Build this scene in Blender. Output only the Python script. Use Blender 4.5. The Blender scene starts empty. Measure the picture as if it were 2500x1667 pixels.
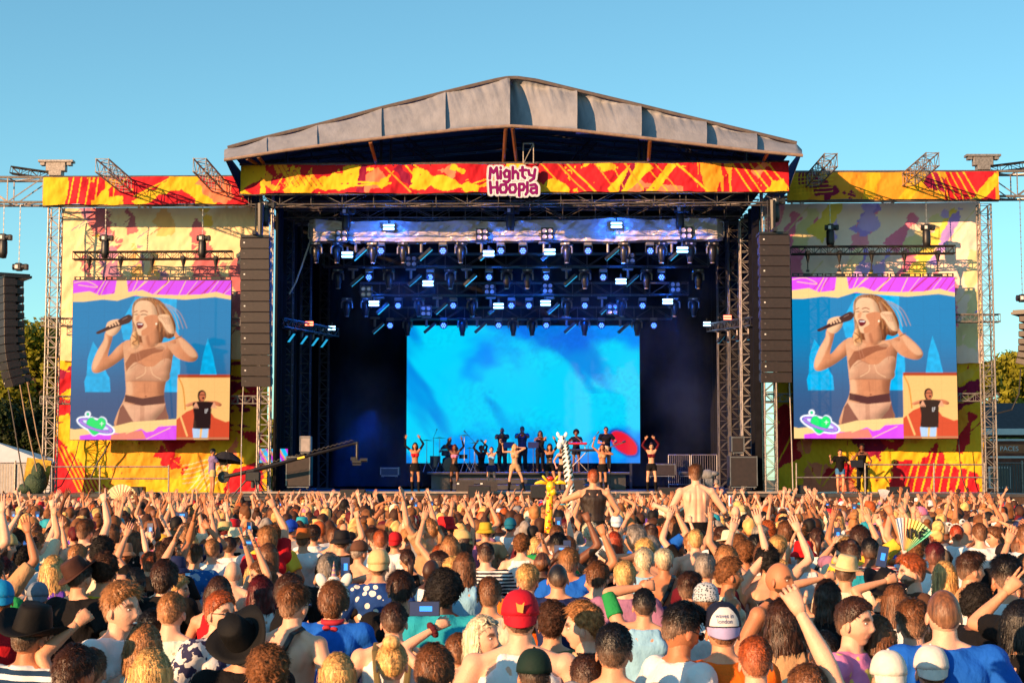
import bpy, math, random
import numpy as np
from mathutils import Vector, Matrix, Euler
SC = bpy.context.scene
COL = SC.collection
R = math.radians
random.seed(7); rng = np.random.default_rng(7)
# ------------------------------------------------------------------ camera, world, sun, exposure
F = 4000.0; HC = 2.4; YH = 1165.0
TILT = math.atan((YH-833.5)/F)
cd = bpy.data.cameras.new('camera'); cam = bpy.data.objects.new('camera', cd); COL.objects.link(cam)
cd.sensor_width = 36; cd.lens = 36*F/2500; cd.clip_start = .5; cd.clip_end = 3000
cam.location = (0, 0, HC); cam.rotation_euler = (math.pi/2+TILT, 0, 0)
cd.dof.use_dof = True; cd.dof.focus_distance = 45; cd.dof.aperture_fstop = 14
SC.camera = cam
SUN_EL, SUN_AZ = R(14), R(-137)      # azimuth of the sun seen from above, 0 = +Y, clockwise
sd = Vector((math.sin(SUN_AZ)*math.cos(SUN_EL), math.cos(SUN_AZ)*math.cos(SUN_EL), math.sin(SUN_EL)))
sl = bpy.data.lights.new('sun', 'SUN'); sl.energy = 5.0; sl.angle = R(.55); sl.color = (1, .57, .28)
so = bpy.data.objects.new('sun', sl); COL.objects.link(so); so.rotation_euler = sd.to_track_quat('Z', 'Y').to_euler()
w = bpy.data.worlds.new('World'); SC.world = w; w.use_nodes = True
nt = w.node_tree; bg = nt.nodes['Background']
sk = nt.nodes.new('ShaderNodeTexSky'); sk.sky_type = 'NISHITA'; sk.sun_disc = False
sk.sun_elevation = R(32); sk.sun_rotation = SUN_AZ; sk.air_density = 1.1; sk.dust_density = .3; sk.ozone_density = 2.0
mx = nt.nodes.new('ShaderNodeMix'); mx.data_type = 'RGBA'; mx.blend_type = 'MULTIPLY'; mx.inputs[0].default_value = 1
mx.inputs[7].default_value = (.66, 1.08, 1.05, 1)
nt.links.new(sk.outputs[0], mx.inputs[6]); nt.links.new(mx.outputs[2], bg.inputs[0]); bg.inputs[1].default_value = .074
SC.view_settings.view_transform = 'Standard'; SC.view_settings.look = 'None'
SC.view_settings.exposure = 1.0; SC.view_settings.gamma = 1
SC.render.engine = 'CYCLES'
SC.cycles.max_bounces = 5; SC.cycles.volume_bounces = 0; SC.cycles.transparent_max_bounces = 6

# ------------------------------------------------------------------ helpers
def P(x, y, Y):                                   # photo pixel (2500 wide) at world depth Y -> point
    a = (x-1250)/F; b = (833.5-y)/F
    dy = math.cos(TILT)-b*math.sin(TILT); dz = math.sin(TILT)+b*math.cos(TILT)
    return Vector((a/dy*Y, Y, HC+dz/dy*Y))
def PX(x, Y, y=1165): return P(x, y, Y).x
def PZ(y, Y, x=1250): return P(x, y, Y).z
def S(r, g, b, k=1.0):
    f = lambda c: (c/255/12.92 if c/255 <= .04045 else ((c/255+.055)/1.055)**2.4)*k
    return (f(r), f(g), f(b))
def proj(v):
    y = v.y*math.cos(TILT)+(v.z-HC)*math.sin(TILT); z = -v.y*math.sin(TILT)+(v.z-HC)*math.cos(TILT)
    return 1250+v.x/y*F, 833.5-z/y*F

MATS = {}
def M(name, col=(.5, .5, .5), rough=.6, metal=0, var=.2, scale=6, bump=0, bscale=None, emit=None, estr=1, stretch=None, spec=.5, objcol=False, attr=False, alpha=None, trans=0):
    if name in MATS: return MATS[name]
    m = bpy.data.materials.new(name); MATS[name] = m; m.use_nodes = True
    n = m.node_tree; b = n.nodes['Principled BSDF']; L = n.links.new
    b.inputs['Roughness'].default_value = rough; b.inputs['Metallic'].default_value = metal
    b.inputs['Specular IOR Level'].default_value = spec
    tc = n.nodes.new('ShaderNodeTexCoord'); mp = n.nodes.new('ShaderNodeMapping'); L(tc.outputs['Object'], mp.inputs[0])
    if stretch: mp.inputs['Scale'].default_value = stretch
    nz = n.nodes.new('ShaderNodeTexNoise'); nz.inputs['Scale'].default_value = scale; nz.inputs['Detail'].default_value = 5
    L(mp.outputs[0], nz.inputs['Vector'])
    mr = n.nodes.new('ShaderNodeMapRange'); mr.inputs[1].default_value = .3; mr.inputs[2].default_value = .7
    mr.inputs[3].default_value = 1-var; mr.inputs[4].default_value = 1+var; L(nz.outputs[0], mr.inputs[0])
    ml = n.nodes.new('ShaderNodeVectorMath'); ml.operation = 'SCALE'; L(mr.outputs[0], ml.inputs['Scale'])
    src = None
    if objcol:
        oi = n.nodes.new('ShaderNodeObjectInfo'); src = oi.outputs['Color']
    if attr:
        at = n.nodes.new('ShaderNodeAttribute'); at.attribute_name = 'Col'
        if objcol:
            x = n.nodes.new('ShaderNodeMix'); x.data_type = 'RGBA'; L(at.outputs['Alpha'], x.inputs[0]); L(src, x.inputs[6]); L(at.outputs['Color'], x.inputs[7]); src = x.outputs[2]
        else: src = at.outputs['Color']
    if src is None: ml.inputs[0].default_value = col[:3]
    else: L(src, ml.inputs[0])
    L(ml.outputs[0], b.inputs['Base Color'])
    if bump:
        n2 = n.nodes.new('ShaderNodeTexNoise'); n2.inputs['Scale'].default_value = bscale or scale*3; n2.inputs['Detail'].default_value = 4; L(mp.outputs[0], n2.inputs['Vector'])
        bp = n.nodes.new('ShaderNodeBump'); bp.inputs['Strength'].default_value = 1; bp.inputs['Distance'].default_value = bump; L(n2.outputs[0], bp.inputs['Height']); L(bp.outputs[0], b.inputs['Normal'])
    if trans:
        t = n.nodes.new('ShaderNodeBsdfTranslucent'); L(ml.outputs[0], t.inputs[0]); ms = n.nodes.new('ShaderNodeMixShader'); ms.inputs[0].default_value = trans
        L(b.outputs[0], ms.inputs[1]); L(t.outputs[0], ms.inputs[2]); L(ms.outputs[0], n.nodes['Material Output'].inputs[0])
    if alpha is not None: b.inputs['Alpha'].default_value = alpha
    if emit is not None:
        if emit == 'attr':
            L(at.outputs['Color'], b.inputs['Emission Color']); b.inputs['Base Color'].default_value = (.01, .01, .01, 1)
            for l in list(n.links):
                if l.to_socket == b.inputs['Base Color']: n.links.remove(l)
        else: b.inputs['Emission Color'].default_value = (*emit, 1)
        b.inputs['Emission Strength'].default_value = estr
    return m

def tag(o, label=None, cat=None, group=None, kind=None):
    if label: o['label'] = label
    if cat: o['category'] = cat
    if group: o['group'] = group
    if kind: o['kind'] = kind
    return o
def empty(name, loc, label, cat, group=None, rz=0):
    o = bpy.data.objects.new(name, None); COL.objects.link(o); o.location = loc; o.rotation_euler = (0, 0, rz); o.empty_display_size = .2
    return tag(o, label, cat, group)
def kids(o): return [c for c in COL.objects if c.parent == o]
KIDS = {}
def copy_tree(o, parent=None):
    c = o.copy(); COL.objects.link(c); c.parent = parent
    ks = KIDS.get(o.name, []); KIDS[c.name] = []
    for k in ks: KIDS[c.name].append(copy_tree(k, c))
    return c
def setparent(o, p):
    o.parent = p; KIDS.setdefault(p.name, []).append(o); KIDS.setdefault(o.name, [])

def newmesh(name, V, Fc, cols=None, smooth=False, mi=None, alpha=None):
    me = bpy.data.meshes.new(name)
    if isinstance(Fc, np.ndarray):
        n, k = Fc.shape
        me.vertices.add(len(V)); me.vertices.foreach_set('co', np.asarray(V, dtype=np.float32).ravel())
        me.loops.add(n*k); me.loops.foreach_set('vertex_index', Fc.astype(np.int32).ravel())
        me.polygons.add(n); me.polygons.foreach_set('loop_start', np.arange(0, n*k, k, dtype=np.int32))
        me.update(calc_edges=True); me.validate()
    else:
        me.from_pydata([tuple(v) for v in V], [], Fc); me.update()
    if mi is not None and len(mi) == len(me.polygons): me.polygons.foreach_set('material_index', np.asarray(mi, dtype=np.int32))
    if smooth: me.polygons.foreach_set('use_smooth', np.ones(len(me.polygons), dtype=bool))
    if cols is not None:
        a = me.color_attributes.new('Col', 'FLOAT_COLOR', 'POINT')
        c = np.ones((len(V), 4), dtype=np.float32); c[:, :3] = np.asarray(cols)[:, :3]
        if alpha is not None: c[:, 3] = alpha
        a.data.foreach_set('color', c.ravel())
    return me
def obj(name, me, mats, parent=None, loc=None, rot=None):
    o = bpy.data.objects.new(name, me); COL.objects.link(o)
    if not isinstance(mats, (list, tuple)): mats = [mats]
    if not len(me.materials):
        for m in mats: me.materials.append(m)
    if loc is not None: o.location = loc
    if rot is not None: o.rotation_euler = rot
    if parent is not None: setparent(o, parent)
    else: KIDS.setdefault(o.name, [])
    return o

class MB:
    def __init__(s): s.V = []; s.F = []; s.m = []
    def add(s, V, Fs, mi=0):
        b = len(s.V); s.V.extend([tuple(v) for v in V]); s.F.extend([tuple(i+b for i in f) for f in Fs]); s.m.extend([mi]*len(Fs)); return s
    def box(s, c, d, rot=None, mi=0, bev=0):
        c = Vector(c); x, y, z = d[0]/2, d[1]/2, d[2]/2
        if bev:
            b = min(bev, x*.9, y*.9, z*.9); V = []
            for (sx, sy, sz) in [(a, e, f) for a in (-1, 1) for e in (-1, 1) for f in (-1, 1)]:
                V += [Vector((sx*x, sy*(y-b), sz*(z-b))), Vector((sx*(x-b), sy*y, sz*(z-b))), Vector((sx*(x-b), sy*(y-b), sz*z))]
            id_ = lambda a, e, f, k: (((a > 0)*4+(e > 0)*2+(f > 0))*3+k)
            Fs = []
            for sx in (-1, 1):
                q = [id_(sx, -1, -1, 0), id_(sx, 1, -1, 0), id_(sx, 1, 1, 0), id_(sx, -1, 1, 0)]; Fs.append(q if sx > 0 else q[::-1])
                q = [id_(-1, sx, -1, 1), id_(-1, sx, 1, 1), id_(1, sx, 1, 1), id_(1, sx, -1, 1)]; Fs.append(q if sx > 0 else q[::-1])
                q = [id_(-1, -1, sx, 2), id_(1, -1, sx, 2), id_(1, 1, sx, 2), id_(-1, 1, sx, 2)]; Fs.append(q if sx > 0 else q[::-1])
                for t in (-1, 1):
                    Fs.append([id_(-1, sx, t, 1), id_(1, sx, t, 1), id_(1, sx, t, 2), id_(-1, sx, t, 2)])
                    Fs.append([id_(sx, -1, t, 0), id_(sx, 1, t, 0), id_(sx, 1, t, 2), id_(sx, -1, t, 2)])
                    Fs.append([id_(sx, t, -1, 0), id_(sx, t, 1, 0), id_(sx, t, 1, 1), id_(sx, t, -1, 1)])
                    for u in (-1, 1): Fs.append([id_(sx, t, u, 0), id_(sx, t, u, 1), id_(sx, t, u, 2)])
        else:
            V = [Vector((a*x, e*y, f*z)) for a in (-1, 1) for e in (-1, 1) for f in (-1, 1)]
            Fs = [(0, 1, 3, 2), (4, 6, 7, 5), (0, 4, 5, 1), (2, 3, 7, 6), (0, 2, 6, 4), (1, 5, 7, 3)]
        if rot is not None:
            rm = rot if isinstance(rot, Matrix) else Euler(rot).to_matrix()
            V = [rm @ v for v in V]
        return s.add([v+c for v in V], Fs, mi)
    def tube(s, p, q, r0, r1=None, n=6, mi=0, cap=True):
        p = Vector(p); q = Vector(q); r1 = r0 if r1 is None else r1
        d = (q-p)
        if d.length < 1e-6: return s
        d.normalize(); u = d.orthogonal().normalized(); v = d.cross(u); V = []
        for c, r in ((p, r0), (q, r1)):
            for i in range(n):
                a = 2*math.pi*i/n; V.append(c+u*(r*math.cos(a))+v*(r*math.sin(a)))
        Fs = [(i, (i+1) % n, n+(i+1) % n, n+i) for i in range(n)]
        if cap: Fs += [tuple(range(n))[::-1], tuple(range(n, 2*n))]
        return s.add(V, Fs, mi)
    def path(s, pts, r, n=6, mi=0):
        pts = [Vector(p) for p in pts]
        for i in range(len(pts)-1): s.tube(pts[i], pts[i+1], r, r, n, mi)
        return s
    def loft(s, rings, n=14, mi=0, cap=True):      # rings: (center, ux, uy) vectors
        V = []; Fs = []
        for c, u, v in rings:
            for i in range(n):
                a = 2*math.pi*i/n; V.append(Vector(c)+Vector(u)*math.cos(a)+Vector(v)*math.sin(a))
        for k in range(len(rings)-1):
            for i in range(n): Fs.append((k*n+i, k*n+(i+1) % n, (k+1)*n+(i+1) % n, (k+1)*n+i))
        if cap: Fs += [tuple(range(n))[::-1], tuple(range((len(rings)-1)*n, len(rings)*n))]
        return s.add(V, Fs, mi)
    def lathe(s, prof, c=(0, 0, 0), n=16, mi=0, sx=1, sy=1):
        return s.loft([(Vector(c)+Vector((0, 0, z)), (r*sx, 0, 0), (0, r*sy, 0)) for r, z in prof], n, mi)
    def ell(s, c, r, n=12, m=8, mi=0, rot=None):
        V = []; Fs = []; rm = Euler(rot).to_matrix() if rot else Matrix.Identity(3)
        for j in range(m+1):
            t = math.pi*j/m
            for i in range(n):
                a = 2*math.pi*i/n; V.append(rm @ Vector((r[0]*math.sin(t)*math.cos(a), r[1]*math.sin(t)*math.sin(a), -r[2]*math.cos(t)))+Vector(c))
        for j in range(m):
            for i in range(n): Fs.append((j*n+i, j*n+(i+1) % n, (j+1)*n+(i+1) % n, (j+1)*n+i))
        return s.add(V, Fs, mi)
    def prism(s, pts, d, mi=0):                     # pts: list of 3D points in one plane, d = extrusion vector
        n = len(pts); d = Vector(d); V = [Vector(p) for p in pts]+[Vector(p)+d for p in pts]
        return s.add(V, [tuple(range(n)), tuple(range(n, 2*n))[::-1]]+[(i, n+i, n+(i+1) % n, (i+1) % n) for i in range(n)], mi)
    def truss(s, p, q, w=.4, h=.4, r=.025, rl=.013, bay=None, up=(0, 0, 1), mi=0, faces='tbfk'):
        p = Vector(p); q = Vector(q); d = q-p; L = d.length; d.normalize(); up = Vector(up)
        side = d.cross(up).normalized(); up = side.cross(d).normalized(); bay = bay or h
        n = max(1, round(L/bay)); c = {}
        for a in (-1, 1):
            for b in (-1, 1):
                off = side*(a*w/2)+up*(b*h/2); c[a, b] = off; s.tube(p+off, q+off, r, r, 6, mi)
        prs = [((-1, -1), (-1, 1)), ((1, -1), (1, 1)), ((-1, 1), (1, 1)), ((-1, -1), (1, -1))]
        for k in range(n+1):
            t = p+d*(L*k/n)
            for a, b in prs:
                if k in (0, n) or 1: s.tube(t+c[a], t+c[b], rl, rl, 4, mi, False)
                if k < n:
                    t2 = p+d*(L*(k+1)/n); x, y = (a, b) if k % 2 else (b, a); s.tube(t+c[x], t2+c[y], rl, rl, 4, mi, False)
        return s
    def mesh(s, name='m', smooth=False): return newmesh(name, s.V, s.F, smooth=smooth, mi=s.m if any(s.m) else None)
    def build(s, name, mats, parent=None, smooth=False, loc=None, rot=None):
        return obj(name, s.mesh(name, smooth), mats, parent, loc, rot)

# value noise
def _h(i, j, k, seed):
    n = (i*73856093) ^ (j*19349663) ^ (k*83492791) ^ (seed*2654435761 & 0xffffffff)
    n = (n ^ (n >> 13))*1274126177 & 0xffffffff
    return ((n ^ (n >> 16)) & 0xffff)/65535.0
def vn(x, y, z=None, seed=1):
    x = np.asarray(x, float); y = np.asarray(y, float); z = np.zeros_like(x) if z is None else np.asarray(z, float)
    i = np.floor(x).astype(np.int64); j = np.floor(y).astype(np.int64); k = np.floor(z).astype(np.int64)
    f = x-i; g = y-j; h = z-k; f = f*f*(3-2*f); g = g*g*(3-2*g); h = h*h*(3-2*h); r = 0
    for a in (0, 1):
        for b in (0, 1):
            for c in (0, 1):
                r = r+_h(i+a, j+b, k+c, seed)*(f if a else 1-f)*(g if b else 1-g)*(h if c else 1-h)
    return r
def fbm(x, y, z=None, seed=1, o=3):
    r = 0; a = .5; t = 0; z = None if z is None else np.asarray(z)
    for q in range(o):
        r = r+a*vn(x*2**q, y*2**q, None if z is None else z*2**q, seed+q); t += a; a *= .5
    return r/t
def sst(a, b, x): t = np.clip((x-a)/(b-a), 0, 1); return t*t*(3-2*t)
def grid_faces(nx, ny):                              # (ny+1) rows of (nx+1)
    i = np.arange(nx)[None, :]; j = np.arange(ny)[:, None]; a = j*(nx+1)+i
    return np.stack([a, a+1, a+nx+2, a+nx+1], -1).reshape(-1, 4)
# raster drawing in a picture space
class Pic:
    def __init__(s, x0, y0, x1, y1, nx, ny):
        s.X, s.Y = np.meshgrid(np.linspace(x0, x1, nx), np.linspace(y0, y1, ny)); s.C = np.zeros((ny, nx, 3)); s.px = (x1-x0)/nx
    def put(s, mask, col):
        if callable(col): col = col(s.X, s.Y)
        s.C = s.C*(1-mask[..., None])+np.asarray(col)*mask[..., None]
    def inside(s, pts):
        X, Y = s.X, s.Y; m = np.zeros(X.shape, bool); n = len(pts)
        for i in range(n):
            (x1, y1), (x2, y2) = pts[i], pts[(i+1) % n]
            if y1 == y2: continue
            m ^= ((y1 > Y) != (y2 > Y)) & (X < (x2-x1)*(Y-y1)/(y2-y1)+x1)
        return m.astype(float)
    def poly(s, pts, col, smooth=False, a=1.0):
        if smooth: pts = spline(pts)
        s.put(s.inside(pts)*a, col)
    def line(s, pts, wd, col, a=1.0, smooth=False):
        if smooth: pts = spline(pts, False)
        s.put(linemask(s.X, s.Y, pts, wd, s.px)*a, col)
    def circ(s, x, y, rx, ry, col, a=1.0, rot=0, ring=0):
        c, q = math.cos(rot), math.sin(rot); dx = s.X-x; dy = s.Y-y; u = (dx*c+dy*q)/rx; v = (-dx*q+dy*c)/ry; d = np.sqrt(u*u+v*v)
        m = (d < 1).astype(float)
        if ring: m *= (d > 1-ring)
        s.put(m*a, col)
    def down(s, k): h, w_, _ = s.C.shape; return s.C[:h//k*k, :w_//k*k].reshape(h//k, k, w_//k, k, 3).mean((1, 3))
def linemask(X, Y, pts, wd, px=0):
    best = np.full(X.shape, 1e9)
    for (x1, y1), (x2, y2) in zip(pts[:-1], pts[1:]):
        dx, dy = x2-x1, y2-y1; L = dx*dx+dy*dy+1e-12; t = np.clip(((X-x1)*dx+(Y-y1)*dy)/L, 0, 1)
        best = np.minimum(best, (X-x1-t*dx)**2+(Y-y1-t*dy)**2)
    return (best < (wd/2)**2).astype(float)
def spline(p, closed=True, k=6):
    p = [np.array(q, float) for q in p]; n = len(p); out = []
    for i in range(n if closed else n-1):
        a, b, c, d = (p[(i-1) % n], p[i], p[(i+1) % n], p[(i+2) % n]) if closed else (p[max(i-1, 0)], p[i], p[i+1], p[min(i+2, n-1)])
        for j in range(k):
            t = j/k; out.append(tuple(.5*((2*b)+(-a+c)*t+(2*a-5*b+4*c-d)*t*t+(-a+3*b-3*c+d)*t**3)))
    if not closed: out.append(tuple(p[-1]))
    return out
def lin(c): c = np.asarray(c, float)/255; return np.where(c <= .04045, c/12.92, ((c+.055)/1.055)**2.4)
# ------------------------------------------------------------------ materials
ALU = M('aluminium', (.23, .205, .19), .5, .45, .35, 14)
STEEL = M('dark_steel', (.10, .085, .08), .5, .3, .3, 10)
BLK = M('black_plastic', (.012, .011, .012), .45, 0, .3, 12)
BTR = M('black_truss', (.014, .012, .012), .5, .2, .3, 12)
DRAPE = M('black_drape', (.006, .006, .007), .95, 0, .3, 3, .02, 6, spec=.1)
ROOFF = M('grey_tarpaulin', S(150, 150, 156, .74), .8, 0, .14, .9, .014, 5.0, stretch=(2.6, 1, .7))
SPK = M('speaker_black', (.020, .011, .009), .5, 0, .3, 9, .004, 60)
CONC = M('deck_black', (.05, .045, .045), .35, 0, .3, 2)
SKIRT = M('stage_skirt', (.060, .030, .018), .85, 0, .35, 2.5, .03, 8)
GREEN = M('tree_leaves', S(140, 138, 36, .72), .6, 0, .45, 1.5, spec=.2, trans=.25)
BARK = M('bark', (.07, .045, .03), .9, 0, .3, 6, .02)
WHITE = M('white_fabric', (.62, .6, .58), .7, 0, .06, 3)
CLOTH = M('printed_cloth', rough=.75, var=.05, scale=1.5, bump=.03, bscale=2.2, attr=True, spec=.2)
MESHC = M('printed_mesh_cloth', rough=.8, var=.05, scale=1.5, bump=.02, bscale=1.5, attr=True, spec=.1, trans=.12)
LED = M('led_screen', rough=.6, attr=True, emit='attr', estr=.55, spec=.1)
LEDB = M('stage_led_screen', rough=.6, attr=True, emit='attr', estr=.50, spec=.1)
CHAIN = M('chain_steel', (.35, .32, .28), .4, .7, .2, 30)
RUBBER = M('cable_black', (.015, .013, .013), .6)
GRASS = M('trampled_grass', (.045, .05, .018), .95, 0, .4, .8, .02, 4)

# ------------------------------------------------------------------ setting
def sheet(name, x0, x1, y0, y1, z, m, kind='structure'):
    o = MB().add([(x0, y0, z), (x1, y0, z), (x1, y1, z), (x0, y1, z)], [(0, 1, 2, 3)]).build(name, m); o['kind'] = kind; return o
sheet('ground', -900, 900, -60, 1500, 0, GRASS)
sheet('track', -200, 200, 84, 90, .004, M('track_gravel', (.2, .17, .13), .9))

# stage deck: front edge at Y 57.5
YF = 57.5; ZS = PZ(1199.5, YF)
sg = empty('stage_deck', (0, YF, 0), 'long black stage deck with a brown fabric skirt below the performers', 'stage')
MB().box((PX(1255, YF), (YF+75)/2, ZS-.1), (PX(1850, YF)-PX(655, YF)+2, 75-YF, .2), bev=.02).build('deck', CONC, sg, loc=(0, -YF, 0))
def skirt(name, x0, x1, Y, zt, parent, seed=0):
    nx = 240; V = []; xs = np.linspace(x0, x1, nx)
    A, Z = np.meshgrid(xs, np.linspace(0, 1, 8)); fold = .05*np.sin(A*5+2*vn(A*.8, Z*0, seed=seed+5))+.05*vn(A*3, Z, seed=seed)
    V = np.stack([A, Y-.03-fold*(1-.4*Z), Z*(zt-.02)], -1).reshape(-1, 3)
    o = obj(name, newmesh(name, V, grid_faces(nx-1, 7), smooth=True), SKIRT, parent, loc=(0, -YF, 0)); return o
skirt('skirt', PX(655, YF), PX(1855, YF), YF, ZS-.12, sg, 3)
MB().box((PX(1255, YF), YF-.05, ZS-.03), (PX(1850, YF)-PX(655, YF)+2, .06, .07)).build('deck_edge', M('deck_trim', (.3, .24, .2), .5, .3), sg, loc=(0, -YF, 0))
YW = 59.0
for sgn, xa, xb, nm in ((-1, -40, 655, 'left'), (1, 1855, 2540, 'right')):
    zw = PZ(1205, YW); a, b = PX(xa, YW), PX(xb, YW)
    d = empty('wing_deck', ((a+b)/2, YW, 0), 'dark %s wing platform with skirt, below the big screen showing the singer' % nm, 'stage')
    MB().box(((a+b)/2, YW+3.2, zw-.06), (b-a, 6.4, .12), bev=.01).build('deck', CONC, d, loc=(-(a+b)/2, -YW, 0))
    s_ = skirt('skirt', a, b, YW, zw-.1, d, 9+sgn); s_.location = (-(a+b)/2, -YW, 0)
ZW = PZ(1205, YW)
# interior drapes and roof
XL, XR = PX(662, 58), PX(1862, 58)
ZT = PZ(470, 57)
ih = empty('stage_drapes', (0, 74, 0), 'black drapes closing the back and sides of the stage', 'curtain')
def wall(name, p0, p1, z0, z1, parent, off, amp=.12, m=DRAPE, fr=3.0):
    L = (Vector(p1)-Vector(p0)).length; nx = int(L*8); d = (Vector(p1)-Vector(p0))/L; nrm = Vector((d.y, -d.x, 0))
    T, Z = np.meshgrid(np.linspace(0, L, nx+1), np.linspace(z0, z1, 6)); f = amp*np.sin(T*fr*2+3*vn(T*.7, Z*.1, seed=4))
    V = np.stack([p0[0]+d.x*T+nrm.x*f, p0[1]+d.y*T+nrm.y*f, Z], -1).reshape(-1, 3)
    return obj(name, newmesh(name, V, grid_faces(nx, 5), smooth=True), m, parent, loc=off)
o_ = (0, -74, 0)
wall('back_drape', (XL-.3, 73.9), (XR+.3, 73.9), ZS, 12.4, ih, o_)
wall('side_drape', (XL, 58.6), (XL-.2, 73.8), ZS, 12.3, ih, o_)
wall('side_drape', (XR, 58.6), (XR+.2, 73.8), ZS, 12.3, ih, o_)
MBG = True

# ---- roof canopy
bl = [(547, 390), (700, 366), (850, 346), (1080, 319), (1180, 311), (1250, 307), (1330, 312), (1410, 318), (1570, 336), (1700, 351), (1800, 364), (1958, 379)]
tl = [(547, 366), (556, 360), (620, 342), (780, 303), (935, 262), (1090, 224), (1180, 202), (1232, 190), (1260, 189), (1310, 196), (1400, 218), (1560, 256), (1720, 295), (1850, 326), (1945, 349), (1958, 366)]
ip = lambda L, x: np.interp(x, [p[0] for p in L], [p[1] for p in L])
YLIP, YTOP = 55.7, 58.6
roof = empty('stage_roof', (0, 57, 0), 'grey fabric gabled roof canopy over the middle stage', 'stage roof')
seams = [547, 652, 775, 932, 1088, 1245, 1409, 1566, 1725, 1848, 1958]
def visor(x0, x1, i, nu, nv=26):
    V = []
    for j in range(nv+1):
        v = j/nv
        for k in range(nu+1):
            u = k/nu; x = x0+(x1-x0)*u
            pb = P(x, ip(bl, x), YLIP); pt = P(x, ip(tl, x), YTOP)
            pb.x = pb.x; p = pb.lerp(pt, v)
            c = (1-u)**.8 if x0 >= 1245 else .20*(1-u)                         # 1 at the centre side of the panel
            sc_ = min(1, (ip(bl, x)-ip(tl, x))/110)
            step = 1.55*sc_*math.sqrt(max(0, 1-v*v))*c*float(sst(-.01, .10, v))
            rec = step + .25*sc_*math.sin(math.pi*v)*(-1)*.9
            wr = float(sst(1.0, .93, v))*.14*sc_*(v**3)*(vn(x*.085+v*2.2, v*1.0+i, seed=6)-.5)*2+.07*sc_*math.exp(-((u-.5)/.5)**8*0)*(vn(x*.19+v*6, v*1.5, seed=16)-.5)*v+.05*(vn(x*.03, v*5+i, seed=8)-.5)+.035*math.exp(-((v-.42)/.035)**2)*(vn(x*.12, 1, seed=9)-.5)*2
            sag = .12*math.sin(math.pi*u)*v**4
            V.append((p.x, p.y+rec+wr, p.z-sag))
    return np.array(V), grid_faces(nu, nv)
for i in range(10):
    V, Fc = visor(seams[i], seams[i+1], i, max(8, int((seams[i+1]-seams[i])/3)))
    obj('canopy_panel', newmesh('canopy_panel', V, Fc, smooth=True), ROOFF, roof, loc=(0, -57, 0))
# seam walls that close each step between panels
for i in range(1, 10):
    x = seams[i]; V = []
    for j in range(27):
        v = j/26; pb = P(x, ip(bl, x), YLIP); pt = P(x, ip(tl, x), YTOP); p = pb.lerp(pt, v); sc_ = min(1, (ip(bl, x)-ip(tl, x))/110)
        b = -.225*sc_*math.sin(math.pi*v); st = (1.55 if x >= 1245 else .31)*sc_*math.sqrt(max(0, 1-v*v))*float(sst(-.01, .10, v)); V += [(p.x, p.y+b, p.z), (p.x+.01, p.y+b+st, p.z)]
    obj('seam', newmesh('seam', V, [(2*j, 2*j+1, 2*j+3, 2*j+2) for j in range(26)], smooth=True), ROOFF, roof, loc=(0, -57, 0))
mb = MB(); xs = [547, 700, 850, 1000, 1120, 1180, 1250, 1320, 1410, 1570, 1700, 1830, 1960]
mb.path([P(x, ip(bl, x)+1, YLIP-.05) for x in xs], .06, 8); mb.build('lip_pipe', M('pipe_grey', S(190, 160, 140, .6), .45, .3), roof, loc=(0, -57, 0))
mb = MB(); xt = np.linspace(556, 1945, 60); mb.path([P(x, ip(tl, x)+1, YTOP) for x in xt], .07, 6); mb.build('top_rope', M('roof_edge', (.09, .07, .065), .8), roof, loc=(0, -57, 0))
V = []
for Y_, dz in ((YTOP, 0), (75, -.4)):
    for x in xt: p = P(x, ip(tl, x)+2, YTOP); V.append((p.x, Y_, p.z+dz))
n_ = len(xt)
obj('roof_skin', newmesh('roof_skin', V, [(i, i+1, n_+i+1, n_+i) for i in range(n_-1)], smooth=True), M('roof_inner_black', (.02, .018, .018), .9), roof, loc=(0, -57, 0))
gz = [(x, PZ(ip(tl, x)+2, YTOP)-.42) for x in (556, 700, 935, 1100, 1245, 1400, 1570, 1750, 1945)]
MB().prism([(PX(556, YTOP), 74.1, 12.2), (PX(1945, YTOP), 74.1, 12.2)]+[(P(x, ip(tl, x), YTOP).x, 74.1, z) for x, z in gz[::-1]], (0, .05, 0)).build('gable_drape', DRAPE, ih, loc=o_)
# eave sides
for xl, xf, yf in ((549, 588, 474), (1956, 1924, 468)):
    a = P(xl, ip(bl, xl), YLIP); b = P(xf, yf, 57.1); c = Vector((b.x, 74, b.z)); d = P(xl, ip(tl, xl)+3, YTOP); e = Vector((d.x, 74, d.z-.4))
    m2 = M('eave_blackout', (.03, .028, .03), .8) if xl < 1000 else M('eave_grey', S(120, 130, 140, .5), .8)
    MB().add([a, b, c, e, d], [(0, 1, 2, 3, 4)]).build('eave_side', m2, roof, loc=(0, -57, 0))
mb = MB()
for (xa, ya, xb, yb) in ((904, 347, 920, 405), (1235, 313, 1229, 402), (1251, 312, 1262, 401), (1587, 342, 1583, 400), (630, 382, 648, 405), (602, 386, 634, 404), (1875, 372, 1862, 397)):
    mb.tube(P(xa, ya, YLIP), P(xb, yb, 57.3), .07, .06, 8)
mb.build('front_strut', M('strut_brown', S(150, 95, 60, .6), .5, .3), roof, loc=(0, -57, 0))
mb = MB()
for x in (930, 955, 1573, 1560, 700, 1820): mb.tube(P(x, ip(bl, x)-8, 59), P(x, 420, 59), .06, .06, 6)
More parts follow.
